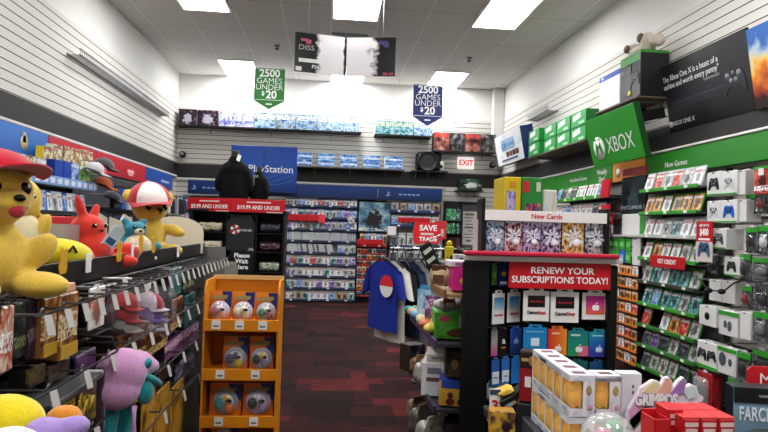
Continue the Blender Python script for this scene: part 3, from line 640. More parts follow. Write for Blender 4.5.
def fire_print():
    m, nt, b = nodes('fire_print'); L = nt.links.new; tc = nd(nt, 'ShaderNodeTexCoord'); sp = nd(nt, 'ShaderNodeSeparateXYZ'); L(tc.outputs['UV'], sp.inputs[0])
    n = nd(nt, 'ShaderNodeTexNoise'); n.inputs['Scale'].default_value = 3.2; n.inputs['Detail'].default_value = 5; L(tc.outputs['UV'], n.inputs[0])
    a = nd(nt, 'ShaderNodeMath', operation='MULTIPLY_ADD'); a.inputs[1].default_value = .9; L(n.outputs['Fac'], a.inputs[0]); L(sp.outputs[1], a.inputs[2])
    rp = nd(nt, 'ShaderNodeValToRGB'); cr = rp.color_ramp; cr.elements[0].position = .42; cr.elements[0].color = lin('#2a1410'); cr.elements[1].position = 1.0; cr.elements[1].color = lin('#2f66b0')
    for p, c in ((.55, '#a83a1c'), (.68, '#e8871c'), (.78, '#f4cf6c'), (.88, '#b9cad8')): e = cr.elements.new(p); e.color = lin(c)
    mm = nd(nt, 'ShaderNodeMath', operation='MULTIPLY'); mm.inputs[1].default_value = .78; L(a.outputs[0], mm.inputs[0]); L(mm.outputs[0], rp.inputs[0]); L(rp.outputs[0], b.inputs['Base Color']); return m
# fiery poster at the frame's edge
t, w_, h_ = wall_panel('wall_poster', 'poster of an orange fire under blue sky beside the black quotation poster', 'poster', (743.5, 30.5), (786, 12.5), (757.5, 109.5), (800, 98.5), 3.28, 3.38, fire_print(), BLACK, .03)
# --- top-shelf boxes
def rledge(label, ya, yb, z, d, m=mat('#6a5a4a', .6)):
    t = thing('wall_shelf', label, 'wall shelf', (XR-.012, (ya+yb)/2, z), RR); w = ya-yb
    b = MB(); b.box((0, -d/2, -.01), (w, d, .02), 0, .003); part('shelf_board', b, m, t)
    for k in range(2):
        b = MB(); b.prism([(-.006, 0), (.006, 0), (.006, -.02), (-.006, -.02)], -d*.9, 0); b.box((0, -.01, -.06), (.012, .02, .12)); part('bracket', b, GREY, t, ((k-.5)*w*.7, 0, -.02))
    return t
def rbox(name, label, cat, ya, yb, z, h, front, side, X=3.1, group=None, d=.3):
    w = ya-yb; b = MB(); b.box((0, d/2, h/2), (w-.008, d, h), 0, .004, None, 1)
    return solo(name, b, [side, front], label, cat, (X, (ya+yb)/2, z), RR, group)
zg = 2.6; rledge('brown wall shelf of stacked green boxes left of the green emblem sign', 9.2, 7.1, zg, .36)
GB = art(('#1c8038', '#2f9d4d', '#9ed8a6', '#f0f6ee'), 2.6, '#ffffff', (.35, .6), figure='#eef2ee'); GS = mat('#1f7f34', .4)
for r in range(2):
    for i in range(4):
        ya = 9.16-i*.5
        t = rbox('console_carton', 'green console carton, %s from far end in %s row of the stack' % (ORD[i], ('lower', 'upper')[r]), 'console box', ya, ya-.49, zg+r*.2, .19, mat('#2f9d4d', .4), GS, 3.1 if i else 3.04, 'stacked green console cartons'); t.scale = (.94, 1, 1)
        b = MB(); b.box((-.05, -.002, .125), (.24, .004, .07), 0, 0, (0, -.12, 0)); part('printed_console', b, mat('#eef2ee', .4), t); b = MB(); b.box((.1, -.002, .04), (.16, .004, .03)); part('printed_line', b, mat('#b8e0c0', .4), t)
zc = 2.86; rledge('brown wall shelf of the black console carton beside the black poster', 6.85, 5.86, zc, .36)
t = rbox('console_carton', 'white console carton with blue top strip beside the black carton', 'console box', 6.83, 6.32, zc, .4, grad('#e6e7ea', '#f2f2f2', 1, .4), mat('#dcdfe6', .4))
b = MB(); b.box((0, -.001, .37), (.5, .004, .055)); part('printed_strip', b, mat('#2653b4', .4), t); text('PS4', .04, LET_W, t, (-.17, -.0035, .37))
t = thing('console_carton', 'large black console carton with green lid edge, right wall shelf', 'console box', (3.08, 6.06, zc), RR)
b = MB(); b.box((0, .15, .22), (.42, .3, .44), 0, .004); part('carton', b, mat('#1b1c1f', .35), t)
b = MB(); b.box((0, .15, .452), (.425, .305, .03), 0, .004); b.box((.0, -.003, .4), (.42, .004, .07), 0); part('lid_strip', b, mat('#3a8a34', .4), t)
b = MB(); b.box((-.06, -.004, .2), (.16, .004, .3)); part('printed_panel', b, grad('#2a2b30', '#4a4c55', 0, .4), t)
pad_part(t, .1, -.004, .2, .18, mat('#0e0e10', .3), mat('#70737a', .3))
b = MB(); b.lathe([(0, 0), (.03, 0), (.03, .003), (0, .003)], 0, 16, Matrix.Translation((.0, -.004, .06)) @ Matrix.Rotation(PI/2, 4, 'X')); part('sticker', b, mat('#d9c23a', .4), t)
text('XBOX', .05, mat('#9aa09a', .4), t, (-.12, -.004, .3))
# soft beige headset-like holder on top
zq = zc+.472
t = thing('headset_rest', 'beige foam display piece with two dark ear pads above black carton', 'display', (3.2, 6.12, zq), RR)
part('body', blob('foam', [((0, .04, .06), (.2, .1, .06)), ((-.16, .02, .11), (.06, .07, .07)), ((.14, .02, .13), (.07, .08, .08)), ((.26, .06, .1), (.06, .08, .07))], mat('#d6c8ba', .9, 0, .15, 0, 30)), t)
for x, z, r in ((-.17, .12, .05), (.11, .16, .055)):
    b = MB(); b.ball((x, -.045, z), (r, .03, r*.9), 0, None, 14); part('ear_pad', b, mat('#6e5c50', .9), t)
# big pale bundle box near the corner
t, w_, h_ = wall_panel('console_carton', 'large pale blue bundle carton hung high near the right corner', 'console box', (497, 136), (521, 126), (496, 167), (522.5, 160), 3.02, 3.12, art(('#c4d8ea', '#e8f0f6', '#ffffff', '#b4d0e6'), 1.6), mat('#16305f', .4), .22)
b = MB(); b.box((-w_*.0, -.003, h_*.62), (w_*.5, .004, h_*.36)); part('printed_picture', b, art(('#2a5f9c', '#6fa4d2', '#c4dcee', '#3a78b4'), 2), t)
for k, c in enumerate(('#5a2f2a', '#8a4a3a', '#3a2a2c', '#6a3a32')): b = MB(); b.box((-w_*.05+k*w_*.12, -.003, h_*.3), (w_*.1, .004, h_*.16)); part('printed_picture', b, mat(c, .5), t)
b = MB(); b.box((0, -.003, h_*.13), (w_*.6, .004, h_*.07)); part('printed_line', b, mat('#5a6a86', .5), t)
# wire rack and small bits on the slats
def wire_rack(label, ya, yb, z, X, rz, d=.16):
    w = abs(ya-yb); t = thing('wire_rack', label, 'wire rack', (X, (ya+yb)/2, z), rz); b = MB()
    for y in (-.01, -d): b.tube([(-w/2, y, 0), (w/2, y, 0)], .011, 0, 6)
    b.tube([(-w/2, -d, .07), (w/2, -d, .07)], .006, 0, 6)
    part('rail', b, mat('#8a8a8a', .5), t); b = MB(); n = max(8, int(w/.05))
    for k in range(n): x = -w/2+(k+.5)*w/n; b.tube([(x, -.0, .03), (x, -.01, 0), (x, -d, 0), (x, -d, .07)], .005, 0, 5)
    part('wire_grid', b, mat('#8a8a8a', .5), t); return t
a = aX(530, 121, 3.3); c = aX(551, 110, 3.3); wire_rack('short empty wire rack above the stacked green cartons', a.y, c.y, (a.z+c.z)/2, XR-.013, RR)
p = aX(642, 118, 3.35); t = thing('slat_hook', 'small empty display hook with black knob beside the green emblem sign', 'hook', (XR-.012, p.y, p.z), RR)
b = MB(); b.box((0, -.02, 0), (.06, .03, .1), 0, .008); part('plate', b, mat('#b9b6b0', .4), t)
b = MB(); b.tube([(0, -.03, 0), (.1, -.1, -.06), (.22, -.1, -.08), (.32, -.06, -.06)], .012, 0, 6); part('arm', b, mat('#c9c6c0', .3), t)
b = MB(); b.ball((0, -.06, .06), (.05, .05, .05)); part('knob', b, BLACK, t)
# --- near game fixture
LR = (XR-.02, 5.34, 0); wR = .96
lips = [(1.885, '#3c9a2c'), (1.665, '#3c9a2c'), (1.445, '#b9bfb6'), (1.225, '#3c9a2c'), (1.0, '#39443a'), (.785, '#3c9a2c'), (.575, '#2f7a28'), (.38, '#2f7a28'), (.17, '#2f7a28')]
shelf_unit('game_fixture', 'green-lipped game fixture in the middle of the right wall', LR, RR, wR, .33, lips, .05, 2.04, '#b4b6b4', lip_h=.034)
GC = [['grey', 'brown', 'red', 'white'], ['brown', 'grey', 'white', 'orange'], ['white', 'white', 'grey', 'teal'], ['brown', 'white', 'orange', 'grey'], ['white', 'grey', 'teal', 'white'], ['blue', 'grey', 'purple', 'teal'], ['grey', 'red', 'white', 'orange'], ['orange', 'purple', 'black', 'grey'], ['grey', 'black', 'grey']]
for r, (z, _) in enumerate(lips):
    wh = '%s shelf down, green-lipped right fixture' % ORD[r]
    case_row(LR, RR, -wR/2+.01, wR/2-.01, 6, z, -.285, 'green' if r not in (0, 2) else 'clear', wh, 'face-out cases on the green-lipped right fixture', h=.18 if r < 7 else .165, w=.14, tilt=-.3, cols=GC[r], skip=(1,) if r == 6 else ())
p = aX(667, 262, 3.06); strip_sign('red strip sign with white lettering on fourth shelf of green-lipped fixture', (3.06, p.y, p.z), RR, .56, .11, RED, 'GET CREDIT', size=.055)
p0, p1 = aX(697, 222, 3.0), aX(712, 262, 3.0)
w_ = p0.y-p1.y; hp = p0.z-p1.z
t = thing('price_poster', 'red and white trade poster reading $400 hung beside white controller box', 'poster', (2.93, (p0.y+p1.y)/2*2.93/3.0, p1.z), RR)
b = MB(); b.box((0, 0, hp*.25), (w_, .006, hp*.5)); b.box((0, 0, hp*.75), (w_, .006, hp*.5), 1); part('sheet', b, [mat('#d8c9c6', .5), RED], t)
text('GET UP TO', hp*.085, LET_W, t, (0, -.004, hp*.9), bold=.02, xs=.9); text('$400', hp*.24, LET_W, t, (0, -.004, hp*.73), bold=.03, xs=.72); b = MB(); b.box((0, -.004, hp*.56), (w_*.7, .002, hp*.05)); part('printed_line', b, LET_W, t)
pad_part(t, 0, -.004, hp*.32, w_*.75, mat('#3b5a7a', .4), mat('#20303f', .4))
b = MB(); b.box((0, .03, hp*.98), (.02, .06, .02)); b.box((0, .24, hp*.98), (.008, .46, .008)); part('hook', b, GREY, t)
# --- far game fixture and red side panels
LF = (XR-.02, 7.42, 0); wF = 1.5
lf = [(1.88, '#3c9a2c'), (1.64, '#3a3c3a'), (1.4, '#2f7a28')]
shelf_unit('game_fixture', 'far game fixture on the right wall, behind the red side panels', LF, RR, wF, .33, lf, .05, 2.04, '#9fa29f', lip_h=.045)
for r, (z, _) in enumerate(lf):
    case_row(LF, RR, -wF/2+.01, wF/2-.06, 9, z, -.285, 'clear' if r else 'green', '%s shelf down, far right-wall fixture' % ORD[r], 'face-out cases on the far right-wall fixture', h=.185, w=.14, tilt=-.3, cols=['white', 'grey', 'white', 'blue', 'green', 'black'])
for k, (z0, z1, o) in enumerate(((1.86, 2.06, 'top'), (1.54, 1.78, 'second'), (1.3, 1.5, 'lowest'))):
    t = thing('shelf_end_panel', 'glossy red slanted end panel, %s of three at far right-wall fixture' % o, 'panel', (3.09, 6.6, z0), RR)
    b = MB(); b.prism([(-.03, 0), (.18, 0), (.21, z1-z0), (.03, z1-z0)], -.05, -.03, 0); part('panel', b, mat('#d2202a', .3), t)
    b = MB(); b.box((.08, .13, .02), (.02, .32, .02)); part('bracket', b, DARK, t)
# stepped red panels; dark poster with a card row under it
LM = (XR-.02, 6.18, 0)
t = thing('game_poster', 'dark poster with pale figure shape under the orange header, right wall', 'poster', (3.2, 6.17, 1.68), RR); t.scale = (1, 1, .86)
b = MB(); b.box((0, 0, .22), (.5, .012, .44), 0, 0, None, 1); part('print', b, [DARK, art(('#050607', '#0d1214', '#26343a', '#0a0c0e'), 2, '#8a9496', (.12, .22), figure='#31424a')], t)
b = MB(); b.box((0, .015, .22), (.54, .012, .48), 0, .004); part('frame', b, BLACK, t)
b = MB(); b.box((-.0, .01, .52), (.5, .02, .09), 0, .003); part('top_strip', b, mat('#8f2228', .4), t)
t = thing('price_poster', 'small red and white $400 poster below the dark poster', 'poster', (3.1, 6.5, 1.36), RR)
b = MB(); b.box((0, 0, .14), (.17, .006, .12)); b.box((0, 0, .26), (.17, .006, .13), 1); part('sheet', b, [mat('#c9c6c8', .5), RED], t); text('$400', .07, LET_W, t, (0, -.004, .26), bold=.02, xs=.85)
pad_part(t, 0, -.004, .13, .13, mat('#3b5a7a', .4), mat('#20303f', .4))
b = MB(); b.box((0, .16, .33), (.01, .32, .01)); part('hook', b, GREY, t)
t = thing('console_carton', 'white flat carton with green end panel below the dark poster', 'console box', (3.16, 6.08, 1.452), RR)
b = MB(); b.box((0, .1, .11), (.5, .2, .22), 0, .004); part('carton', b, mat('#e4e4e2', .4), t)
b = MB(); b.box((.19, -.003, .11), (.1, .006, .2)); part('green_panel', b, mat('#3c9a3c', .4), t)
t = thing('wall_shelf', 'white wall shelf under the flat carton and green gift cards, right wall', 'wall shelf', (XR-.02, 6.1, 1.44), RR)
b = MB(); b.box((0, -.16, 0), (.62, .32, .02), 0, .003); part('shelf_board', b, mat('#b9b9b6', .4), t)
for s in (-1, 1):
    b = MB(); b.box((s*.2, -.01, -.05), (.02, .03, .1)); part('bracket', b, GREY, t)
for r in range(2):
    for i in range(4):
        y = 6.5-i*.135; c = 'blue' if (r == 1 and i == 2) else 'green'
        t = thing('gift_card', '%s gift card, %s from left in %s row below flat white carton' % (c, ORD[i], ('upper', 'lower')[r]), 'gift card', (3.12, y, 1.295-r*.135), RR, 'green gift cards on the right wall')
        b = MB(); b.box((0, 0, .065), (.115, .004, .13), 0, 0); part('carrier', b, mat('#3fa83c' if c == 'green' else '#2a73c8', .4), t)
        b = MB(); b.box((0, -.004, .055), (.07, .004, .05)); part('printed_panel', b, mat('#7fd07a' if c == 'green' else '#8fc0f0', .4), t)
        b = MB(); b.tube([(0, -.02, .12), (0, .29, .12)], .004, 0, 6); part('hook', b, GREY, t)
t = thing('hang_card', 'plain white hang card beside the green gift cards', 'card', (3.12, 5.93, 1.15), RR); b = MB(); b.box((0, 0, .14), (.16, .004, .28)); part('carrier', b, mat('#dcdcda', .5), t)
b = MB(); b.tube([(0, -.02, .26), (0, .29, .26)], .004, 0, 6); part('hook', b, GREY, t)
# pegged figures with orange rails
LO = (XR-.02, 6.2, 0)
t = thing('accessory_fixture', 'narrow peg fixture with orange rails next to the green-lipped fixture', 'shelving', LO, RR); b = MB(); b.box((0, -.03, .55), (.66, .02, 1.0)); part('back_panel', b, mat('#5a4a3c', .6), t)
for s in (-1, 1):
    b = MB(); b.box((s*.34, -.04, .6), (.015, .08, 1.2), 0, .003); part('upright', b, DARK, t)
random.seed(11)
for r in range(8):
    z = 1.03-r*.128
    b = MB(); b.box((0, -.175, z-.006), (.66, .27, .008)); part('peg_shelf', b, DARK, t)
    for i in range(5):
        c = random.choice(['orange', 'brown', 'grey', 'orange', 'white', 'red'])
        peg_pack(W(LO, RR, (-.33+(i+.5)*.132, -.27, z)), RR, .13, .108, c, '#e07a1c', '%s boxed figure, %s in row %s down, orange-railed fixture' % (c, ORD[i], ORD[r]), 'pegged figures with orange rails')
# ---------------- hanging accessories near the frame's edge
def pics_(t, L_):
    for x, z, a, c in L_: b = MB(); b.ball((x, -.003, z), (a, .004, c)); part('printed_picture', b, mat('#55585e', .4), t)
GREEN_P = mat('#37a02e', .35); BOXW = mat('#e2e1de', .4); BOXS = mat('#c4c3c0', .45)
def hang(name, label, u0, u1, v0, v1, X, d, cat='accessory', mats=None, front=None, group=None, bev=.004):
    """boxed or carded article hooked on the slats: photo box (u0..u1, v0..v1) of its front at plane X"""
    A = aX(u0, (v0+v1)/2, X); B = aX(u1, (v0+v1)/2, X); T = aX((u0+u1)/2, v0, X); D = aX((u0+u1)/2, v1, X)
    w, h = A.y-B.y, T.z-D.z
    t = thing(name, label, cat, (X, (A.y+B.y)/2, D.z), RR, group)
    b = MB(); b.box((0, d/2, h/2), (w, d, h), 0, bev, None, 1); part('carton', b, mats or [BOXS, BOXW], t)
    b = MB(); b.tube([(0, -.015, h*.96), (0, XR-X, h*.96)], .005, 0, 6); b.prism([(-.03, h*.9), (.03, h*.9), (.02, h*1.06), (-.02, h*1.06)], d*.4, d*.4+.003, 1); part('hang_tab', b, [GREY, BOXW], t)
    return t, w, h
KP = mat('#1e1f22', .4); KP2 = mat('#55585e', .4); WP = mat('#cfd0d2', .4); WP2 = mat('#8d9096', .4); BP = mat('#1f66c8', .35); BP2 = mat('#0d2f66', .4)
def ctrl_box(label, u0, u1, v0, v1, m, m2, X=3.0, d=.12, **k):
    t, w, h = hang('controller_box', label, u0, u1, v0, v1, X, d, 'controller box', **k); pad_part(t, 0, -.003, h*.52, min(w, h)*.72, m, m2)
    b = MB(); b.box((0, -.002, h*.06), (w*.96, .004, h*.06)); part('base_strip', b, GREEN_P, t); return t
ctrl_box('white carton with black controller picture, top row right wall', 707, 721, 172, 196, KP, KP2)
ctrl_box('white carton with pale grey controller picture, top row right wall', 721, 737, 171, 195, WP, WP2)
hang('controller_box', 'plain white carton side next to the pale grey controller carton', 737.5, 745, 170, 195, 3.02, .12, 'controller box')
ctrl_box('white carton with camouflage controller picture, second row right wall', 707, 721, 201, 223, WP, mat('#5a5d62', .4))
ctrl_box('white carton with bright blue controller picture, second row right wall', 721, 737, 200, 223, BP, BP2)
hang('controller_box', 'plain white carton side next to the blue controller carton', 737.5, 746, 200, 222, 3.02, .12, 'controller box')
ctrl_box('tilted white carton with dark grey controller picture, below blue controller', 711.5, 726, 228.5, 249, mat('#4a4c50', .4), WP2, 2.96, .16)
hang('controller_box', 'plain white carton behind the tilted grey controller carton', 731, 746, 230, 250, 3.1, .1, 'controller box')
REDG = art(('#5a0f10', '#a8242a', '#d95a4a', '#f0d0b8'), 2.4, '#ffffff', (.1, .3), figure='#3a0c0d')
t, w_, h_ = hang('game_bundle', 'red pictured bundle box with green top edge, top row at photo edge', 754, 771, 166, 194, 3.0, .14, 'game box', [mat('#7a1a1c', .4), REDG]); b = MB(); b.box((0, -.002, h_*.95), (w_, .006, h_*.09)); part('top_strip', b, GREEN_P, t); b = MB(); b.box((-w_*.05, -.004, h_*.8), (.05, .004, .05)); part('price_label', b, WHITE, t)
def blister(label, u0, u1, v0, v1, X=3.08, body='#141517', top=True, name='accessory_pack', item='black', group=None):
    """green-and-black carded accessory with a clear bubble"""
    t, w, h = hang(name, label, u0, u1, v0, v1, X, .01, 'accessory pack', [mat('#2b2c2e', .5), art((body, '#26282c', '#5a5d62', '#a9acb0'), 3)], None, group, .001)
    if top: b = MB(); b.box((0, -.003, h*.88), (w*.99, .006, h*.2), 0, .002); part('header_strip', b, GREEN_P, t)
    b = MB(); b.box((0, -.025, h*.4), (w*.8, .05, h*.6), 0, .015); bb = part('bubble', b, clear_mat('clear', '#ffffff', .03, .2), t)
    b = MB(); it = {'black': '#121214', 'white': '#d8d8d8', 'red': '#8a1a1e', 'grey': '#74777c'}[item]
    b.ball((0, -.02, h*.42), (w*.26, .018, h*.2), 0); b.tube([(-w*.22, -.02, h*.5), (-w*.1, -.025, h*.66), (w*.1, -.025, h*.66), (w*.22, -.02, h*.5)], w*.05, 0, 6); part('headset', b, mat(it, .35), bb); return t
blister('green-topped dark accessory pack right of the blue controller carton', 746, 755, 194, 214)
blister('white accessory pack with red corner at the photo edge, second row', 756, 770, 192, 214, item='red', body='#c9c9c6', top=False)
blister('black headset pack with green top, left of two in third row', 746, 758, 227, 253, 3.02)
blister('black headset pack with green top and white cups, third row at photo edge', 759, 773, 225, 255, 2.98, item='white')
blister('small black pack hanging under the $400 poster', 711, 718, 255, 274, 3.12, top=False)
t = ctrl_box('white carton with black controller and green base, beside dark packs', 724, 739.5, 257, 276, KP, KP2, 3.0, .1)
blister('tall dark pack with green top beside carton of black controller', 740, 751, 254, 281, 3.04)
blister('dark headset pack with pale ear cup at the photo edge, fourth row', 753, 775, 258, 281, 3.0, item='grey')
# white boxes with draped earphone cord
hang('accessory_box', 'white square box behind the draped earphone cord, left of two', 709, 721, 280, 301, 3.12, .1, 'accessory box')
hang('accessory_box', 'white square box behind the draped earphone cord, right of two', 721.5, 735, 281, 303.5, 3.12, .1, 'accessory box')
t = thing('earphones', 'black earphones draped across two white boxes on the right wall', 'earphones', (0, 0, 0)); pts = [aX(u, v, 3.06) for u, v in ((699, 279), (703, 284), (707, 288), (711, 290), (717, 291), (724, 291), (729, 287), (734, 283), (741, 281))]
o = pts[4].copy(); t.location = o
b = MB(); b.tube([q-o for q in pts], .0065, 0, 6); part('cord', b, BLACK, t)
for q in (pts[3], pts[5]):
    b = MB(); b.ball(q-o+Vector((-.02, 0, -.005)), (.03, .03, .022)); part('earbud', b, BLACK, t)
for q in (pts[0], pts[-1]):
    b = MB(); b.tube([q-o, q-o+Vector((XR-.01-3.06, 0, 0))], .005, 0, 6); part('hook', b, GREY, t)
blister('pack with red and white stripes under the dark pack with green top', 742, 752, 286, 309, 3.04, item='red', body='#b9b9b6')
blister('black pack with red top at the photo edge, beside striped pack', 755, 775, 284, 312, 3.02, item='black', top=False)
t, w_, h_ = hang('accessory_box', 'white square box with black dot, below the earphones', 699, 716, 306, 326, 3.0, .12, 'accessory box'); b = MB(); b.lathe([(0, 0), (.03, 0), (.03, .004), (0, .004)], 0, 14, Matrix.Translation((0, -.001, h_*.5)) @ Matrix.Rotation(PI/2, 4, 'X')); part('printed_dot', b, BLACK, t)
t, w_, h_ = hang('accessory_box', 'white box with green top band beside box with black dot', 718.5, 738, 311, 336, 3.02, .08, 'accessory box'); b = MB(); b.box((0, -.002, h_*.9), (w_, .006, h_*.16)); part('top_strip', b, GREEN_P, t); pics_(t, ((.02, h_*.4, .025, .04), (-.03, h_*.45, .02, .03)))
hang('accessory_box', 'plain tall white box right of the white box with green band', 739.5, 751, 312, 340, 3.0, .12, 'accessory box')
blister('green and white pack with dark strap at the photo edge, below striped pack', 753, 772, 312, 342, 3.0, item='grey', body='#b9c4b6')
# lower row
t, w_, h_ = hang('controller_box', 'white pack with two black controllers and green base strip', 697, 717, 342, 370, 3.0, .1, 'controller box'); pad_part(t, -w_*.23, -.003, h_*.55, w_*.44, KP, KP2, rot=(0, .1, 0)); pad_part(t, w_*.23, -.003, h_*.55, w_*.44, KP, KP2, rot=(0, -.1, 0)); b = MB(); b.box((0, -.002, h_*.1), (w_, .005, h_*.12)); part('base_strip', b, GREEN_P, t)
t, w_, h_ = hang('controller_box', 'white and grey pack with dark charging cradle, right of twin controller pack', 717.5, 736, 348, 375, 2.98, .08, 'controller box'); pics_(t, ((-w_*.22, h_*.55, w_*.2, h_*.26), (w_*.2, h_*.5, w_*.1, h_*.14))); b = MB(); b.box((0, -.002, h_*.93), (w_, .006, h_*.14)); part('top_strip', b, GREEN_P, t)
blister('green carded accessory pack with dark bubble beside the charging cradle', 737.5, 751, 352, 384, 2.98, body='#2e7a2a')
blister('green edged pack partly behind the red sign at the photo edge', 753, 770, 350, 380, 3.05, body='#2e7a2a')
t, w_, h_ = hang('accessory_box', 'small green-topped white pack above the slats beside the red panel', 728, 745, 379, 392, 3.0, .1, 'accessory box'); b = MB(); b.box((-w_*.1, -.002, h_*.6), (w_*.75, .006, h_*.6)); part('top_strip', b, GREEN_P, t)
t, w_, h_ = hang('accessory_box', 'white pack with grey pictures low on the slats beside dark blue game box', 731, 746, 394, 412, 3.0, .08, 'accessory box'); pics_(t, ((-.03, h_*.5, .03, .04), (.04, h_*.45, .02, .03)))
t, w_, h_ = hang('accessory_pack', 'grey accessory in clear bag on red backing, near multicoloured toy bag', 697, 712, 372, 405, 2.98, .01, 'accessory pack', [RED, mat('#a31c22', .5)]); b = MB(); b.box((0, -.03, h_*.45), (w_*.85, .05, h_*.8), 0, .02); bb = part('bubble', b, clear_mat(), t); b = MB(); b.ball((0, -.03, h_*.4), (w_*.3, .02, h_*.3)); part('strap', b, mat('#5e6064', .4), bb)
t, w_, h_ = hang('hang_card', 'tall dark red backing panel beside the grey bagged accessory', 713, 720, 368, 420, 3.1, .02, 'panel', [mat('#7a1218', .5), mat('#9a1a20', .5)])
t = thing('accessory_fixture', 'slatted stand-off rails behind the white controller cartons, right wall', 'shelving', (XR-.012, 4.3, .0), RR)
for k, z in enumerate((.55, .72, .96, 1.18, 1.42, 1.62, 1.98)):
    b = MB(); b.box((0, -.012, z), (1.1, .012, .02), 0, .003); part('hook_rail', b, mat('#3a3c3e', .4, .6), t)
# ================================================================== LEFT WALL (faces the aisle, towards +X)
LL = PI/2
XH = XL+.05
yl = [2.6, aX(47, 140, XH).y, aX(95, 152, XH).y, aX(145, 172, XH).y, 11.55]
for i, (c0, c1, nm) in enumerate((('#2b5fae', '#3f78c6', 'blue, above the yellow plush in red cap'), ('#a81e28', '#c42a34', 'red, above the hanging yellow boxes'), ('#a81e28', '#c42a34', 'red, above the hats'), ('#1b3f8c', '#2450a0', 'blue, reaching the back corner'))):
    ya, yb = yl[i], yl[i+1]; w_ = yb-ya
    t = thing('header_board', 'left wall fixture header, %s' % nm, 'header', (XH, (ya+yb)/2, 2.03), LL)
    b = MB(); b.box((0, 0, .135), (w_-.012, .03, .26), 0, .004, None, 1); part('board', b, [DARK, grad(c0, c1, 1, .4)], t)
    if i == 2: b = MB(); b.box((.3, -.016, .12), (.28, .004, .05), 0, .001); b.box((.3, -.016, .075), (.2, .004, .02), 0, .001); part('printed_line', b, mat('#e8b8b8', .5), t)
    if i == 0:
        b = MB(); b.lathe([(0, 0), (.07, 0), (.07, .004), (0, .004)], 0, 16, Matrix.Translation((w_/2-.5, -.016, .12)) @ Matrix.Rotation(PI/2, 4, 'X')); b.box((w_/2-.5, -.018, .17), (.06, .004, .1)); part('emblem', b, mat('#cbb98a', .5), t)
    if i == 3: b = MB(); b.box((.3, -.016, .11), (.5, .004, .04), 0, .001); part('printed_line', b, mat('#9fb6dd', .5), t)
a, c = aX(75, 50, XL+.1), aX(166, 119, XL+.1); wire_rack('long empty grey wire rack on the left slatted wall', c.y, a.y, (a.z+c.z)/2, XL+.013, LL, .14)
# left wall fixture with two ledges
Y0L, Y1L = 4.6, 7.0; LX = (XL+.02, (Y0L+Y1L)/2, 0); wl = Y1L-Y0L
t = thing('game_fixture', 'left wall fixture with pale blue shelf strip behind the plush toys', 'shelving', LX, LL)
b = MB(); b.box((0, -.03, 1.02), (wl, .02, 2.0)); part('back_panel', b, mat('#222327', .6), t)
for s in (-1, 1): b = MB(); b.box((s*wl/2, -.06, 1.02), (.02, .1, 2.0), 0, .003); part('upright', b, DARK, t)
for z, m, lh in ((1.79, mat('#7fa3d8', .4), .09), (1.5, mat('#2a2b30', .5), .03), (1.2, mat('#2a2b30', .5), .03)):
    b = MB(); b.box((0, -.2, z-.01), (wl, .34, .014)); s = part('shelf', b, mat('#c9cacc', .5), t)
    b = MB(); b.box((0, -.375, z+.005), (wl, .012, lh), 0, .003)
    if lh > .05:
        for k in range(16): b.box((-wl/2+(k+.5)*wl/16, -.383, z+.005), (.09, .003, .05), 1)
    part('shelf_lip', b, [m, mat('#dfe6f2', .4)], s)
def lpos(u, v, X=-2.58): p = aX(u, v, X); return p
random.seed(21)
def lbox(name, label, cat, u0, u1, v0, v1, X, d, front, side, group=None, bev=.004):
    um, vm = (u0+u1)/2, (v0+v1)/2; A = aX(u0, vm, X); B = aX(u1, vm, X); T = aX(um, v0, X); D = aX(um, v1, X)
    w, h = B.y-A.y, T.z-D.z
    t = thing(name, label, cat, (X, (A.y+B.y)/2, D.z), LL, group)
    b = MB(); b.box((0, d/2, h/2), (w, d, h), 0, bev, None, 1); part('carton', b, [side, front], t)
    return t, w, h
def lhook(t, w, h, X, xw=XL): b = MB(); b.tube([(0, -.02, h*.97), (0, X-xw-.1, h*.97)], .006, 0, 6); part('hook', b, GREY, t)
# grey figures row on the blue strip
for i in range(9):
    z = 1.8; Y = 4.75+i*.125
    b = MB(); b.box((0, .05, .09), (.11, .1, .18), 0, .004, None, 1); solo('figure_box', b, [mat('#c9c4ba', .4), COV[random.choice(['grey', 'grey', 'black', 'brown'])]], 'small grey figure box, %s from left on pale blue shelf strip' % ORD[i], 'boxed figure', (-2.57, Y, z), LL, 'grey figure boxes on the blue strip')
for i, (u0, u1) in enumerate(((55, 63.5), (64, 71))):
    lbox('blue_case', 'tall plain blue box, %s of two on pale blue shelf strip' % ('first', 'second')[i], 'box', u0, u1, 160-i*-1.5, 178+i*2.2, -2.6, .16, mat('#1f43a8', .35), mat('#17307c', .4), 'plain blue boxes')
lbox('picture_box', 'dark blue pictured box right of two plain blue boxes', 'box', 71.5, 79, 163, 181.5, -2.6, .16, COV['blue'], DARK)
lbox('picture_box', 'green and yellow pictured box at the end of pale blue shelf strip', 'box', 80, 93, 166, 183.5, -2.6, .16, COV['green'], mat('#c9b23a', .4))
for i, (u0, u1, v0, v1, c, s) in enumerate(((44, 53, 147, 160, 'yellow', '#e0c02a'), (53.5, 63, 145, 160, 'white', '#d8d4c8'), (64, 75, 147, 162, 'green', '#3c6a34'), (76, 84, 150, 164, 'yellow', '#e0c02a'), (84.5, 93, 151, 166, 'white', '#d9cfa8'))):
    m = art((s, '#f0e8c8', '#7a4a2a', s), 3, '#b83020')
    t, w, h = lbox('hanging_box', '%s pictured box hung under the red header, %s from left' % (c, ORD[i]), 'box', u0, u1, v0, v1, -2.72, .08, m, mat(s, .4), 'pictured boxes under the red header'); lhook(t, w, h, -2.72)
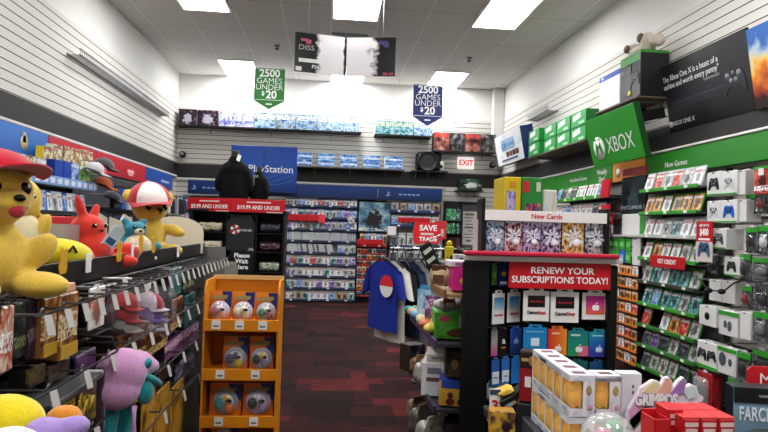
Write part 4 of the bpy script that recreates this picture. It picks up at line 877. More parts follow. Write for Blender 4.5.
# upright pale cases on the lower ledge
for i in range(14):
    Y = 5.25+i*.112; c = ['white', 'blue', 'white', 'grey'][i % 4]
    case(c, 'clear' if i % 3 else 'blue', (-2.58, Y, 1.512), (-.12, 0, LL), '%s game case, %s from left on dark ledge below blue strip' % (c, ORD[i]), 'cases on the left wall ledge', .105, .19)
for i in range(10):
    Y = 4.75+i*.2; b = MB(); b.box((0, .04, .08), (.17, .08, .16), 0, .004, None, 1)
    solo('toy_box', b, [DARK, COV[random.choice(['black', 'brown', 'grey', 'red'])]], 'dark toy box, %s from left on lowest left-wall ledge' % ORD[i], 'box', (-2.56, Y, 1.215), LL, 'dark boxes on the lowest left ledge')
# hats and bags further along
t = thing('hat_rack', 'dark peg panel of hats and bags on the left wall near corner', 'rack', (XL+.02, 9.2, 0), LL)
b = MB(); b.box((0, -.02, 1.5), (4.3, .02, 1.0)); part('back_panel', b, mat('#3c3d42', .6), t)
for z in (1.25, 1.6, 1.9): b = MB(); b.box((0, -.05, z), (4.3, .03, .03), 0, .004); part('hook_rail', b, CHROME, t)
CAPS = {}
def cap_parts(t, r, c1, c2=None, loc=(0, 0, 0), rot=(0, 0, 0), brim_l=1.0):
    """baseball cap: domed crown, stitched button, curved brim towards -Y"""
    def dome(a0, a1, k=1.0):
        rows = []
        for i in range(9):
            th = i/8*PI/2
            rows.append([(r*k*math.cos(th)*math.cos(a0+(a1-a0)*j/16), r*k*1.1*math.cos(th)*math.sin(a0+(a1-a0)*j/16), r*k*.95*math.sin(th)) for j in range(17)])
        return rows
    b = MB(); b.sheet(dome(0, 2*PI)); cr = part('crown', b, plush_mat(c1), t, loc, rot)
    if c2: b = MB(); b.sheet(dome(-PI/2-.75, -PI/2+.75, 1.012)); part('front_panel', b, plush_mat(c2), cr)
    b = MB(); b.ball((0, 0, r*.96), (r*.1, r*.1, r*.06)); part('button', b, plush_mat(c1), cr)
    rows = []
    for i in range(6):
        q = i/5; rows.append([((1.0+.02*q)*r*math.sin(a)*(1-.08*q), -(1.08*r*math.cos(a)) - q*r*.75*brim_l*(math.cos(a)**.6 if math.cos(a) > 0 else 0), -.02*r - .22*r*abs(math.sin(a))**2*q + .02*r) for a in [(-1.25+2.5*j/14) for j in range(15)]])
    rows2 = [[(x, y, z-.05*r) for x, y, z in rw] for rw in rows]
    b = MB(); b.sheet(rows); b.sheet(rows2); b.sheet([rows[-1], rows2[-1]]); part('brim', b, plush_mat(c1), cr)
    return cr
for i, (u, v, c, lab) in enumerate(((95, 168, '#d8d4d6', 'white and pink cap'), (104, 163, '#55565a', 'grey cap'), (103, 182, '#c8603a', 'orange and black cap'), (112, 196, '#3c3d42', 'dark grey cap'))):
    p = aX(u, v+3, -2.5); t = thing('baseball_cap', '%s hanging among the bags on the left wall' % lab, 'hat', p, LL+.5, 'caps on the left wall'); cap_parts(t, .1, c, '#c0305a' if i == 0 else ('#1b1b1d' if i == 2 else None), (0, 0, 0), (.3, 0, 0))
    b = MB(); b.tube([(0, .1, .05), (0, .46, .06)], .006, 0, 6); part('hook', b, GREY, t, (0, 0, 0), (0, 0, -.5))
for i in range(14):
    Y = 7.55+i*.27; c = ['#1d1e22', '#2b4fa0', '#cfd0d2', '#22242a', '#8a8c92', '#1a1b20', '#34363c'][i % 7]; n = ['black', 'blue', 'white', 'dark grey', 'pale grey', 'black', 'charcoal'][i % 7]
    for r in range(2):
        zt = 1.88-r*.34
        t = thing('hanging_pouch', '%s bagged article on wall pegs, %s from left, %s row, left wall' % (n, ORD[i], ('upper', 'lower')[r]), 'bag', (-2.55, Y, zt-.3), LL, 'bagged articles on the left wall pegs')
        w = .15; b = MB(); b.prism([(-w/2, 0), (w/2, 0), (w/2*1.02, .16), (w/2*.8, .25), (-w/2*.8, .25), (-w/2*1.02, .16)], -.03, .03, 0, None, .008); part('pouch', b, mat(c, .5, 0, .2), t)
        b = MB(); b.tube([(-.03, 0, .25), (0, 0, .3), (.03, 0, .25)], .006, 0, 6); b.tube([(0, -.02, .3), (0, .28, .3)], .004, 0, 6); part('strap', b, DARK, t)
# rest of the left fixtures towards the corner
t = thing('game_fixture', 'dim low fixture under the pegged bags, left wall', 'shelving', (XL+.02, 9.2, 0), LL)
b = MB(); b.box((0, -.2, .5), (4.2, .4, .04)); part('shelf', b, DARK, t); b = MB(); b.box((0, -.2, .05), (4.2, .4, .1)); part('plinth', b, DARK, t)
for s in (-1, 1): b = MB(); b.box((s*2.1, -.2, .4), (.02, .4, .8)); part('upright', b, DARK, t)
# pale blue fixture pieces in the far left corner
p0, p1 = aY(178, 197, 11.6), aY(232, 240, 11.6)
t = thing('game_fixture', 'pale blue-lipped fixture in the back left corner behind black shirts', 'shelving', ((p0.x+p1.x)/2, 11.98, 0))
w_ = p1.x-p0.x; b = MB(); b.box((0, -.04, 1.0), (w_, .02, 1.92)); part('back_panel', b, mat('#6d7078', .5), t)
for k in range(7):
    z = 1.72-k*.26; b = MB(); b.box((0, -.18, z-.01), (w_, .28, .014)); s = part('shelf', b, DARK, t); b = MB(); b.box((0, -.325, z), (w_, .012, .07 if k == 0 else .045), 0, .003); part('shelf_lip', b, mat('#4f74b8', .4), s)
    if k < 4: case_row((t.location.x, 11.98, 0), 0, -w_/2+.02, w_/2-.02, 5, z, -.28, 'blue', '%s shelf down, back left corner fixture' % ORD[k], 'cases in the back left corner', cols=['white', 'grey', 'blue'])
# ================================================================== LEFT GONDOLA WITH PLUSH TOYS
GX = -1.0; DK = 1.2; GY0, GY1 = .55, 5.15
t = thing('display_gondola', 'long black gondola with plush toys on top and hooks along its side', 'shelving', (GX, 0, 0), LL)
def gp(name, mb, mats, parent=None, label=None): return part(name, mb, mats, parent or t, (0, 0, 0), (0, 0, 0), label)
L_ = GY1-GY0; gm = (GY0+GY1)/2
b = MB(); b.box((gm, .45, .1), (L_, .9, .2), 0, .01); gp('plinth', b, DARK)
b = MB(); b.box((gm, .42, .69), (L_-.02, .03, .98)); gp('back_panel', b, mat('#1f1d1c', .6))
b = MB(); b.box((gm, .45, DK-.012), (L_, .86, .024), 0, .005); gp('top_deck', b, DARK)
b = MB(); b.box((GY1-.01, .3, .63), (.03, .62, 1.24), 0, .004); gp('end_panel', b, mat('#55534f', .6))
b = MB(); b.box((GY1+.02, -.06, .63), (.02, .2, 1.24), 0, .004); gp('end_post', b, mat('#6a6864', .6))
b = MB(); b.box((3.69, .012, DK+.036), (2.9, .012, .09), 0, .003); gp('tray_wall', b, mat('#121213', .45))
b = MB(); b.box((gm, .86, DK+.03), (L_, .012, .08), 0, .003); gp('tray_wall', b, mat('#121213', .45))
for y in (2.3, 2.92, 3.42, 4.05): b = MB(); b.box((y, .44, DK+.035), (.012, .82, .08), 0, .002); gp('tray_divider', b, mat('#121213', .45))
for u, v in ((63.5, 259), (119.5, 250), (141, 243), (154, 243)):
    p = aX(u, v, GX+.01); y, z = p.y, p.z
    b = MB(); b.prism([(y-.028, z-.055), (y+.022, z-.055), (y+.034, z-.03), (y+.026, z-.004), (y+.036, z+.022), (y+.02, z+.042), (y+.002, z+.034), (y-.018, z+.046), (y-.034, z+.024), (y-.026, z-.002), (y-.038, z-.03)], -.012, -.008); gp('yellow_tab', b, mat('#d6a31c', .5), label='ragged yellow card tab on tray wall')
for u, v in ((86, 263), (134, 253), (176.5, 251), (131, 249)):
    p = aX(u, v, GX); b = MB(); b.box((p.y, -.01, p.z), (.05, .006, .08), 0, .002); gp('price_label', b, WHITE)
for z in (1.165, .93, .7, .47):
    b = MB(); b.box(((1.8+GY1)/2, .02, z), (GY1-1.8, .02, .02), 0, .004); b.tube([(1.8, -.19, z+.004), (GY1, -.19, z+.004)], .004, 0, 6); gp('hook_rail', b, mat('#3b3a3a', .4, .5))
random.seed(5)
PT = MB(); PT.box((0, 0, -.018), (.052, .003, .062), 0, .001); PT = PT.mesh('price_tag', mat('#bab6b1', .5))
HK = MB(); HK.tube([(0, .4, 0), (0, -.17, 0), (0, -.18, .02)], .005, 0, 6); HK = HK.mesh('peg_hook', mat('#6a6a6a', .4, .6))
for r, z in enumerate((1.165, .93, .7, .47)):
    n = (24, 13, 10, 8)[r]
    for i in range(n):
        y = 1.8+(i+.5)*(GY1-1.85)/n
        h = part('peg_hook', HK, None, t, (y, 0, z)); part('price_tag', PT, None, h, (0, -.196, -.012), (-.3, .12, 0))
def gface(name, label, cat, u0, u1, v0, v1, front, side, d=.08, X=GX+.1, group=None, bev=.006, tilt=0):
    um, vm = (u0+u1)/2, (v0+v1)/2; A = aX(u0, vm, X); B = aX(u1, vm, X); T = aX(um, v0, X); D = aX(um, v1, X)
    w, h = B.y-A.y, T.z-D.z
    q = thing(name, label, cat, (X, (A.y+B.y)/2, D.z), LL, group)
    b = MB(); b.box((0, d/2, h/2), (w, d, h), 0, bev, (tilt, 0, 0), 1); part('carton', b, [side, front], q)
    b = MB(); b.tube([(0, .0, h*.98), (0, X-GX+.38, h*.98)], .005, 0, 6); b.prism([(-w*.2, h*.98), (w*.2, h*.98), (w*.14, h*1.05), (-w*.14, h*1.05)], d*.4, d*.4+.004, 1); part('hang_tab', b, [GREY, side], q)
    return q, w, h
OR1 = art(('#1c0d08', '#5a2e14', '#8a5226', '#c09048', '#2a120a'), 2.4, '#e9d8b0', (.3, .7)); OR2 = art(('#140908', '#3c1a10', '#8a4a1c', '#c8902e'), 3, '#f2d890', (.05, .25), figure='#2a1510')
DK1 = art(('#0a0c0b', '#16201a', '#2c3a30', '#51604f'), 2.6, '#8a9a6a', (.2, .4)); DK2 = art(('#0c0a10', '#1e1622', '#352534', '#6a4a5a'), 2.6, '#7a6a70', (.3, .5))
LT = art(('#b8aea4', '#e9e4dc', '#f4f1ea', '#8a5a4a'), 2.5, '#c04a3a', (.5, .8), figure='#9a6a5a'); DB = mat('#141212', .5); PU = art(('#2a1830', '#5a3468', '#8e5a86', '#c9a0b8'), 3, '#e0c0d8', (.6, .9)); TE = art(('#0a1a1e', '#155a66', '#2a8a98', '#0c1214'), 2.6)
rowlab = 'side of the black gondola'
gface('blister_pack', 'red and white card pack at photo edge, top hook row of gondola', 'toy pack', 2, 14, 306, 372, art(('#6a1a14', '#c0563a', '#e6d2c0', '#c9c9d2'), 3, '#ffffff', (.3, .6)), DB, .05)
gface('blister_pack', 'dark green card pack beside red and white pack, gondola hooks', 'toy pack', 15.5, 27, 303, 358, DK1, DB, .06)
gface('blister_pack', 'dark purple bagged pack left of the orange boxes, gondola hooks', 'toy pack', 28, 42, 298, 357, DK2, DB, .07)
for i, (u0, u1, v0, v1) in enumerate(((43, 57, 297, 356), (60, 78, 293, 357))):
    q, w, h = gface('toy_box', 'tall orange and brown toy box with pale lettering, %s of two' % ('first', 'second')[i], 'toy box', u0, u1, v0, v1, OR1, mat('#8a5a34', .4), .12, GX+.12, 'tall orange toy boxes')
    b = MB(); b.prism([(-w/2, h), (w/2, h), (w/2-.01, h+.03), (-w/2+.01, h+.03)], .01, .11, 0, None, .003); part('top_flap', b, mat('#e0a48a', .5), q)
    b = MB(); b.box((0, -.003, h*.12), (w*.9, .004, h*.2)); part('yellow_base', b, mat('#c9a02a', .4), q)
gface('hang_card', 'white card with two small figure pictures, gondola hooks', 'toy pack', 90, 105, 287, 328, LT, mat('#d8d4cc', .5), .01)
gface('blister_pack', 'dark brown pack right of the white picture card', 'toy pack', 106, 117, 284, 324, DK2, DB, .06)
# caps sealed in clear bags
for i, (u, v, c1, c2, lab, k) in enumerate(((128.5, 309, '#a81e2a', None, 'red cap sealed in clear bag on gondola hook', .062), (152, 309, '#d8c8d8', '#b0203a', 'white and purple cap with red sealed in clear bag on gondola hook', .072))):
    p = aX(u, v, GX+.1); q = thing('cap_in_bag', lab, 'hat', (GX+.08, p.y, p.z-.11), LL)
    cap_parts(q, k, c1, c2, (0, -.0, .13), (.2, 0, 0), .6); cap_parts(q, k*.98, '#a8242e' if i == 0 else '#6a4a9a', None, (0, .0, .075), (.2, 0, 0), .6); cap_parts(q, k*.96, '#9a9690' if i == 0 else '#b9b4c0', None, (0, .0, .03), (.2, 0, 0), .6)
    b = MB(); b.box((0, -.03, .1), (k*2.25, k*2.9, .25), 0, .03); part('clear_bag', b, clear_mat('clear', '#ffffff', .04, .2), q)
    b = MB(); b.box((0, -.0, .235), (.06, .004, .04)); b.tube([(0, -.03, .25), (0, .4, .25)], .005, 0, 6); part('hang_tab', b, [WHITE], q)
gface('blister_pack', 'black pack with teal print near the end panel, top hooks', 'toy pack', 170, 182, 268, 296, TE, DB, .06)
gface('blister_pack', 'dark green and white pack beside the gondola end panel', 'toy pack', 184, 194, 266, 292, DK1, DB, .05)
gface('blister_pack', 'brown and green pack below the black and teal pack', 'toy pack', 172, 183, 298, 328, OR2, DB, .06)
gface('blister_pack', 'deep teal pack low beside the end panel', 'toy pack', 185, 195, 294, 326, TE, DB, .06)
gface('toy_box', 'dark box with orange glow print below the bagged caps', 'toy box', 118, 146, 330, 362, OR2, mat('#24140c', .5), .2, GX+.1)
gface('toy_box', 'amber-brown box right below the purple cap bag', 'toy box', 147, 168, 318, 352, OR2, mat('#3a2010', .5), .16, GX+.1)
gface('blister_pack', 'purple and pink striped bag pack near the end panel', 'toy pack', 166, 198, 333, 352, PU, mat('#3a2038', .5), .06)
gface('game_tin', 'black boxed tin with small white label, lower hooks', 'toy box', 158, 173, 361, 380, mat('#1c1b1d', .4), DB, .08)
gface('blister_pack', 'dark blue figure pack with pale picture beside the black tin', 'toy pack', 176, 194, 358, 377, art(('#0c0e16', '#22263a', '#8a8ea8', '#d8d4d0'), 3), DB, .08)
gface('blister_pack', 'dark purple packs on the middle hooks left of pink hood', 'toy pack', 76, 96, 352, 382, art(('#120c14', '#38203f', '#6a4070', '#2a1a2c'), 3), DB, .06)
gface('blister_pack', 'black and yellow pack on middle hooks above grey box', 'toy pack', 28, 46, 366, 386, art(('#0c0b0a', '#1c1814', '#6a5420', '#2c2620'), 3), DB, .06)
gface('blister_pack', 'black and tan pack on middle hooks right of red pack', 'toy pack', 48, 70, 362, 380, art(('#100e0c', '#241c18', '#5a4632', '#161412'), 3), DB, .06)
# big grey box with golden straw inside
q, w, h = gface('toy_box', 'large dark box with grey lid and golden straw window, low on gondola', 'toy box', 44, 96, 394, 440, art(('#15110c', '#3a2e18', '#8a7430', '#c9ae50'), 4), mat('#1c1a18', .5), .2, GX+.16)
b = MB(); b.box((0, .08, h+.006), (w*1.02, .2, .02), 0, .003); lid = part('grey_lid', b, mat('#4f5052', .35), q); b = MB(); b.box((w*.5, .08, h+.012), (.014, .2, .022), 0, .003); part('lid_edge', b, mat('#d8d8d8', .3), lid)
b = MB()
for k in range(26): x = random.uniform(-w*.45, w*.35); b.tube([(x, -.004, random.uniform(.02, h*.5)), (x+random.uniform(-.04, .04), -.008, h*random.uniform(.6, .95))], .003, 0, 5)
part('golden_straw', b, mat('#c9a83a', .5), q)
# golden figures in boxes, low
for i in range(3):
    u0 = 142+i*14; q, w, h = gface('figure_box', 'golden figure pack, %s from pink hood along the low row' % ORD[i], 'boxed figure', u0, u0+13, 392-i*4, 440, art(('#3a260c', '#9a6a22', '#d9a63e', '#5a3a14'), 2.4, figure='#c98f2c'), DB, .1, GX+.12, 'golden figure packs')
gface('toy_box', 'dark box with green print beside orange rack, lowest row', 'toy box', 183, 197, 384, 438, art(('#141611', '#2a3020', '#4a5a3a', '#1a1a16'), 2.4), DB, .1, GX+.12)
gface('blister_pack', 'orange and white card pack under the pink hood', 'toy pack', 131, 145, 366, 402, art(('#8a5214', '#d98f22', '#e9c27a', '#c9c0b4'), 2.2), DB, .05)
# pink hood hat with teal lining
A = aX(122, 368, GX+.2); q = thing('hooded_hat', 'pink plush hood with teal lining and hanging teal scarf, gondola hook', 'hat', (GX+.2, A.y, A.z-.52*.8), R(70)); q.scale = (.8, .8, .8)
part('hood', blob('hood', [((0, 0, .5), (.13, .12, .12)), ((-.03, .0, .42), (.12, .11, .1)), ((.1, -.02, .52), (.1, .08, .07), (0, .35, 0)), ((.17, -.02, .5), (.06, .07, .045), (0, .4, 0))], plush_mat('#d29ac8')), q)
b = MB(); b.ball((.12, -.075, .44), (.1, .05, .025), 0, (0, .5, 0)); b.ball((.07, -.09, .39), (.05, .035, .06), 0); part('lining', b, plush_mat('#14888a'), q)
b = MB(); b.lathe([(0, 0), (.026, 0), (.026, .006), (0, .012)], 0, 16, Matrix.Translation((.06, -.103, .54)) @ Matrix.Rotation(PI/2, 4, 'X')); part('eye_patch', b, mat('#1f8f96', .6), q)
for x, w in ((-.06, .055), (.06, .06)):
    rows = [[(x + w*math.cos(a)*(1-.0*k), .02+.035*math.sin(a)+.008*math.sin(k*1.3+a*3), .36-.05*k) for a in [2*PI*j/14 for j in range(15)]] for k in range(8)]
    b = MB(); b.sheet(rows); part('scarf', b, plush_mat('#168084'), q)
b = MB(); b.tube([(0, -.08, .34), (-.01, -.09, .2), (.01, -.085, .06), (-.03, -.08, .0)], .014, 0, 8); part('drawstring', b, plush_mat('#d29ac8'), q)
b = MB(); b.tube([(-.02, .0, .58), (-.06, .02, .68), (-.1, .22, .68)], .006, 0, 6); part('hanger', b, DARK, q)
b = MB(); b.tube([(-.13, .02, .55), (-.14, 0, .3), (-.13, 0, 0)], .02, 0, 8); part('hem_band', b, plush_mat('#3a2433'), q)
# ---------------- plush on top
YEL = plush_mat('#e8c24e'); CREAM = plush_mat('#eadfb4'); REDP = plush_mat('#d8362a'); TEALP = plush_mat('#2f7f92'); PALE = plush_mat('#e2cfa8')
EYE_K = mat('#0d0b0b', .15); EYE_W = mat('#ffffff', .3)
def plush_eye(parent, c, r, n):
    b = MB(); n = Vector(n).normalized(); M = Matrix.Translation(c) @ n.to_track_quat('Z', 'Y').to_matrix().to_4x4()
    b.lathe([(0, r*.35), (r*.6, r*.28), (r*.95, r*.08), (r, -.3*r)], 0, 16, M); e = part('eye', b, EYE_K, parent)
    b = MB(); b.lathe([(0, r*.08), (r*.3, r*.03), (r*.36, -.03*r)], 0, 12, M @ Matrix.Translation((r*.25, r*.35, r*.3))); part('eye_glint', b, EYE_W, e)
# nearest: big yellow bear in a red cap
P = aX(6, 292, -1.12); Yb = 2.0
q = thing('plush_bear', 'big yellow plush bear with plain red cap at photo edge, on gondola', 'plush toy', (-1.055, Yb, DK-.002), R(58)); q.scale = (.9, .9, .8)
part('body', blob('bear', [((0, 0, .15), (.145, .125, .16)), ((0, -.01, .40), (.138, .13, .13)), ((0, -.12, .365), (.07, .06, .05)), ((.13, -.07, .17), (.05, .06, .1), (.5, .5, 0)), ((-.13, -.07, .17), (.05, .06, .1), (.5, -.5, 0)),
     ((.10, -.14, .05), (.06, .12, .055), (0, 0, .3)), ((-.1, -.14, .05), (.06, .12, .055), (0, 0, -.3)), ((.12, 0, .5), (.04, .03, .04)), ((-.12, 0, .5), (.04, .03, .04))], YEL, .011), q)
plush_eye(q, (.055, -.122, .425), .026, (.35, -1, .1)); plush_eye(q, (-.055, -.122, .425), .026, (-.35, -1, .1))
b = MB(); b.ball((0, -.178, .385), (.02, .012, .014)); part('nose', b, EYE_K, q)
b = MB(); b.ball((0, -.165, .335), (.028, .02, .026)); part('mouth', b, plush_mat('#b8323c'), q)
cap_parts(q, .148, '#c4142a', None, (0, .015, .478), (-.12, 0, 0), 1.1).scale = (1, 1, .74)
# second yellow plush half behind it
q = thing('plush_bear', 'yellow and cream plush bear half hidden behind the big yellow bear', 'plush toy', (-1.2, 2.5, DK+.008), R(30)); q.scale = (.82, .82, .92)
part('body', blob('rabbit', [((0, 0, .13), (.1, .1, .15)), ((0, -.02, .33), (.095, .09, .1)), ((.09, -.06, .2), (.035, .05, .09), (.3, .3, 0)), ((-.09, -.06, .2), (.035, .05, .09), (.3, -.3, 0)), ((.07, -.1, .04), (.045, .08, .04)), ((-.07, -.1, .04), (.045, .08, .04))], YEL), q)
b = MB(); b.ball((.02, -.06, .15), (.085, .06, .13)); part('belly_patch', b, CREAM, q); plush_eye(q, (.045, -.09, .35), .016, (.4, -1, 0)); b = MB(); b.ball((0, -.115, .32), (.012, .008, .009)); part('nose', b, EYE_K, q)
# clear bin
p = aX(64, 238, -1.2); q = thing('clear_bin', 'clear plastic bin of pale and dark bags behind the yellow cushion', 'bin', (-1.3, 3.02, DK+.001), LL)
b = MB(); w_, d_, h_ = .3, .24, .2
for c, d in (((0, -d_/2, h_/2+.02), (w_, .006, h_)), ((0, d_/2, h_/2+.02), (w_, .006, h_)), ((-w_/2, 0, h_/2+.02), (.006, d_, h_)), ((w_/2, 0, h_/2+.02), (.006, d_, h_)), ((0, 0, .006), (w_, d_, .006))): b.box(c, d)
part('bin_wall', b, clear_mat('clear', '#d8d4d0', .35, .3), q)
for i, (x, c) in enumerate(((-.08, '#5c5a62'), (.0, '#7a6f64'), (.08, '#8d86a0'))):
    b = MB(); b.box((0, 0, .09), (.075, .16, .17), 0, .02); solo('bagged_toy', b, mat(c, .4, 0, .3), '%s bagged toy standing in the clear bin' % ['grey', 'tan', 'lilac'][i], 'toy pack', W((-1.3, 3.02, DK+.012), LL, (x, 0, 0)), LL)
# yellow cushion
q = thing('plush_cushion', 'plump lemon yellow oval plush cushion on the gondola tray', 'plush toy', (-1.125, 2.66, DK+.03), R(68), None, (-.15, .1, R(68)))
part('cushion', blob('cush', [((0, 0, .06), (.17, .13, .075))], plush_mat('#e3d31c')), q)
b = MB(); b.tube([(-.06, -.125, .06), (-.04, -.13, .085), (-.02, -.128, .06)], .005, 0, 6); part('stitched_mark', b, mat('#2a230a', .8), q)
# red plush pair
for i, (u, v, X, s, rz, lab) in enumerate(((87, 248, -1.13, 1.0, R(62), 'red plush fox with pointed ear and paper tag, front of two'), (108, 243, -1.38, .85, R(75), 'red plush fox with pointed ear, behind the tagged one'))):
    y = 3.12 if i == 0 else 3.72
    q = thing('plush_fox', lab, 'plush toy', (X-.03, y, DK+.008), rz); q.scale = (.86, .86, .78)
    part('body', blob('fox', [((0, 0, .12), (.13*s, .12*s, .13*s)), ((-.02, -.0, .25*s), (.1*s, .09*s, .09*s)), ((-.07*s, 0, .36*s), (.03*s, .025*s, .11*s), (0, -.35, 0)), ((.06*s, .05, .33*s), (.03*s, .025*s, .09*s), (0, .3, 0)), ((.12*s, -.11, .045), (.05*s, .1*s, .045*s), (0, 0, .7)), ((-.1*s, -.1, .045), (.05*s, .1*s, .045*s)), ((.22*s, -.06, .1), (.09*s, .06*s, .06*s), (0, .2, 0))], REDP), q)
    plush_eye(q, (-.05*s, -.085*s, .27*s), .014, (-.3, -1, 0)); plush_eye(q, (.03*s, -.085*s, .27*s), .014, (.3, -1, 0)); b = MB(); b.ball((-.01, -.095*s, .24*s), (.012, .01, .009)); part('nose', b, EYE_K, q)
    if i == 0:
        b = MB(); b.prism([(-.045, -.07), (.045, -.07), (.045, .06), (0, .085), (-.045, .06)], -.002, .002, 0, None, 0, Matrix.Translation((.045, -.128, .2)) @ Matrix.Rotation(.5, 4, 'Y') @ Matrix.Rotation(.3, 4, 'X')); tg = part('paper_tag', b, mat('#cfe0ea', .5), q)
        b = MB(); b.prism([(-.03, -.05), (.03, -.05), (.03, -.01), (-.03, -.01)], -.004, -.002, 0, None, 0, Matrix.Translation((.045, -.128, .2)) @ Matrix.Rotation(.5, 4, 'Y') @ Matrix.Rotation(.3, 4, 'X')); part('tag_print', b, mat('#3a6a9a', .5), tg)
# red folded panel behind (tray back board) and cream boards
p0, p1 = aX(46, 212, -1.75), aX(96, 228, -1.75)
b = MB(); b.box(((p0.y+p1.y)/2-.1, .0, .13), (p1.y-p0.y+.2, .02, .26), 0, .004); q = thing('header_card', 'plain bright red card board standing behind the clear bin', 'board', (-1.78, 0, DK+.001), LL); part('board', b, mat('#c9222a', .5), q)
b = MB(); b.box(((p0.y+p1.y)/2-.1, .06, .0), (.4, .12, .012)); part('foot', b, mat('#a01a20', .5), q)
for i, (u, v, w) in enumerate(((101, 218, .5), (127, 217, .55))):
    p = aX(u, v, -1.72); q = thing('display_board', 'cream cardboard board, %s the red foxes on the gondola' % ('behind' if i == 0 else 'right of'), 'board', (-1.76, p.y, DK+.001), LL)
    b = MB(); b.prism([(-w/2, 0), (w/2, 0), (w/2, .26), (w*.12, .3), (-w*.05, .24), (-w/2, .27)], 0, .012); part('board', b, mat('#c9c0b0', .7), q); b = MB(); b.box((0, .06, .006), (w*.5, .12, .012)); part('foot', b, mat('#b0a898', .7), q)
p = aX(192, 222, -1.3); q = thing('display_board', 'large cream board with rounded top at far end of gondola', 'board', (-1.2, 4.95, DK+.001), R(10)); q.scale = (.9, 1, .85)
b = MB(); b.prism([(-.24, 0), (.24, 0), (.24, .2)] + [(.24*math.cos(a), .2+.14*math.sin(a)) for a in [PI*k/14 for k in range(1, 14)]] + [(-.24, .2)], 0, .012); part('board', b, mat('#dcd0b8', .7), q); b = MB(); b.box((0, .06, .006), (.24, .12, .012)); part('foot', b, mat('#b0a898', .7), q)
# teal and cream plush bear
q = thing('plush_bear', 'teal and cream plush bear sitting in front of the capped yellow plush', 'plush toy', (-1.15, 3.76, DK+.006), R(38)); q.scale = (.78, .78, .64)
part('body', blob('tbear', [((0, .02, .14), (.13, .11, .14)), ((0, 0, .29), (.095, .085, .08)), ((.07, 0, .37), (.03, .02, .035)), ((-.07, 0, .37), (.03, .02, .035)), ((-.16, -.03, .15), (.1, .05, .05), (0, .3, 0)), ((.14, -.05, .14), (.06, .05, .05))], TEALP), q)
b = MB(); b.ball((.01, -.05, .13), (.11, .085, .125)); b.ball((.01, -.07, .275), (.04, .035, .032)); b.ball((.08, -.12, .035), (.05, .07, .035)); b.ball((-.08, -.12, .035), (.05, .07, .035)); part('cream_front', b, PALE, q)
for s in (-1, 1): plush_eye(q, (.01+s*.04, -.088, .32), .013, (s*.3, -1, .1))
b = MB(); b.ball((.01, -.105, .285), (.016, .012, .012)); part('nose', b, mat('#6a3a2c', .6), q)
# far yellow plush with red and white cap
q = thing('plush_bear', 'yellow plush bear wearing red and white cap, far end of gondola', 'plush toy', (-1.22, 4.32, DK+.008), R(40)); q.scale = (.94, .94, .9)
part('body', blob('frab', [((0, 0, .15), (.12, .1, .16)), ((0, 0, .38), (.135, .125, .12)), ((.145, .03, .45), (.05, .035, .055)), ((-.145, .03, .45), (.05, .035, .055)), ((0, -.115, .335), (.06, .05, .045)), ((.14, -.09, .2), (.045, .1, .045), (.3, 0, .6)), ((-.12, -.09, .2), (.04, .08, .04)), ((.1, -.13, .05), (.055, .12, .05), (0, 0, .3)), ((-.1, -.13, .05), (.055, .12, .05), (0, 0, -.3))], YEL), q)
plush_eye(q, (.06, -.115, .37), .024, (.4, -1, 0)); plush_eye(q, (-.06, -.115, .37), .024, (-.4, -1, 0)); b = MB(); b.ball((0, -.163, .352), (.02, .012, .014)); part('nose', b, EYE_K, q); b = MB(); b.tube([(0, -.166, .34), (0, -.164, .32)], .004, 0, 6); part('stitched_mouth', b, EYE_K, q)
cap_parts(q, .155, '#c2182c', '#ece8e2', (-.01, .0, .42), (.1, -.1, -.25), 1.0)
# bin of plush in the near corner
q = thing('dump_bin', 'low black bin of plush toys at the lower photo corner', 'bin', (-.72, 1.42, 0), 0)
b = MB(); b.box((0, 0, .455), (.2, .5, .91), 0, .01); part('bin_body', b, DARK, q); b = MB(); b.box((0, 0, .92), (.22, .52, .02), 0, .004); part('rim', b, mat('#2a2a2c', .4), q)
def plush_lump(label, u, v, Y, r, c, extra=(), name='plush_toy', eye=None):
    p = aY(u, v, Y); p.z = .931; q = thing(name, label, 'plush toy', p, 0)
    part('body', blob('lump', [((0, 0, r*.85), (r*1.15, r, r*.85))] + list(extra), plush_mat(c)), q); return q
q = plush_lump('bright yellow plush with a blue patch at the lower photo corner', 4, 420, 1.42, .075, '#e8cf1e', [((.03, 0, .06), (.06, .05, .06))]); b = MB(); b.ball((.01, -.066, .05), (.03, .02, .02)); part('blue_patch', b, plush_mat('#2f7fc4'), q)
q = plush_lump('white plush lying in front of the bright yellow one, photo corner', 10, 436, 1.28, .06, '#dcdcdc', [((.05, 0, .03), (.06, .05, .04))])
q = plush_lump('lilac purple plush with pointed side beside the yellow one', 43, 424, 1.4, .05, '#a58acb', [((.055, 0, .055), (.05, .035, .03), (0, -.4, 0))]); b = MB(); b.ball((-.01, -.05, .055), (.006, .004, .006)); part('eye', b, EYE_W, q)
q = plush_lump('small orange plush peeking out behind the lilac one', 64, 428, 1.55, .04, '#d98a2a')
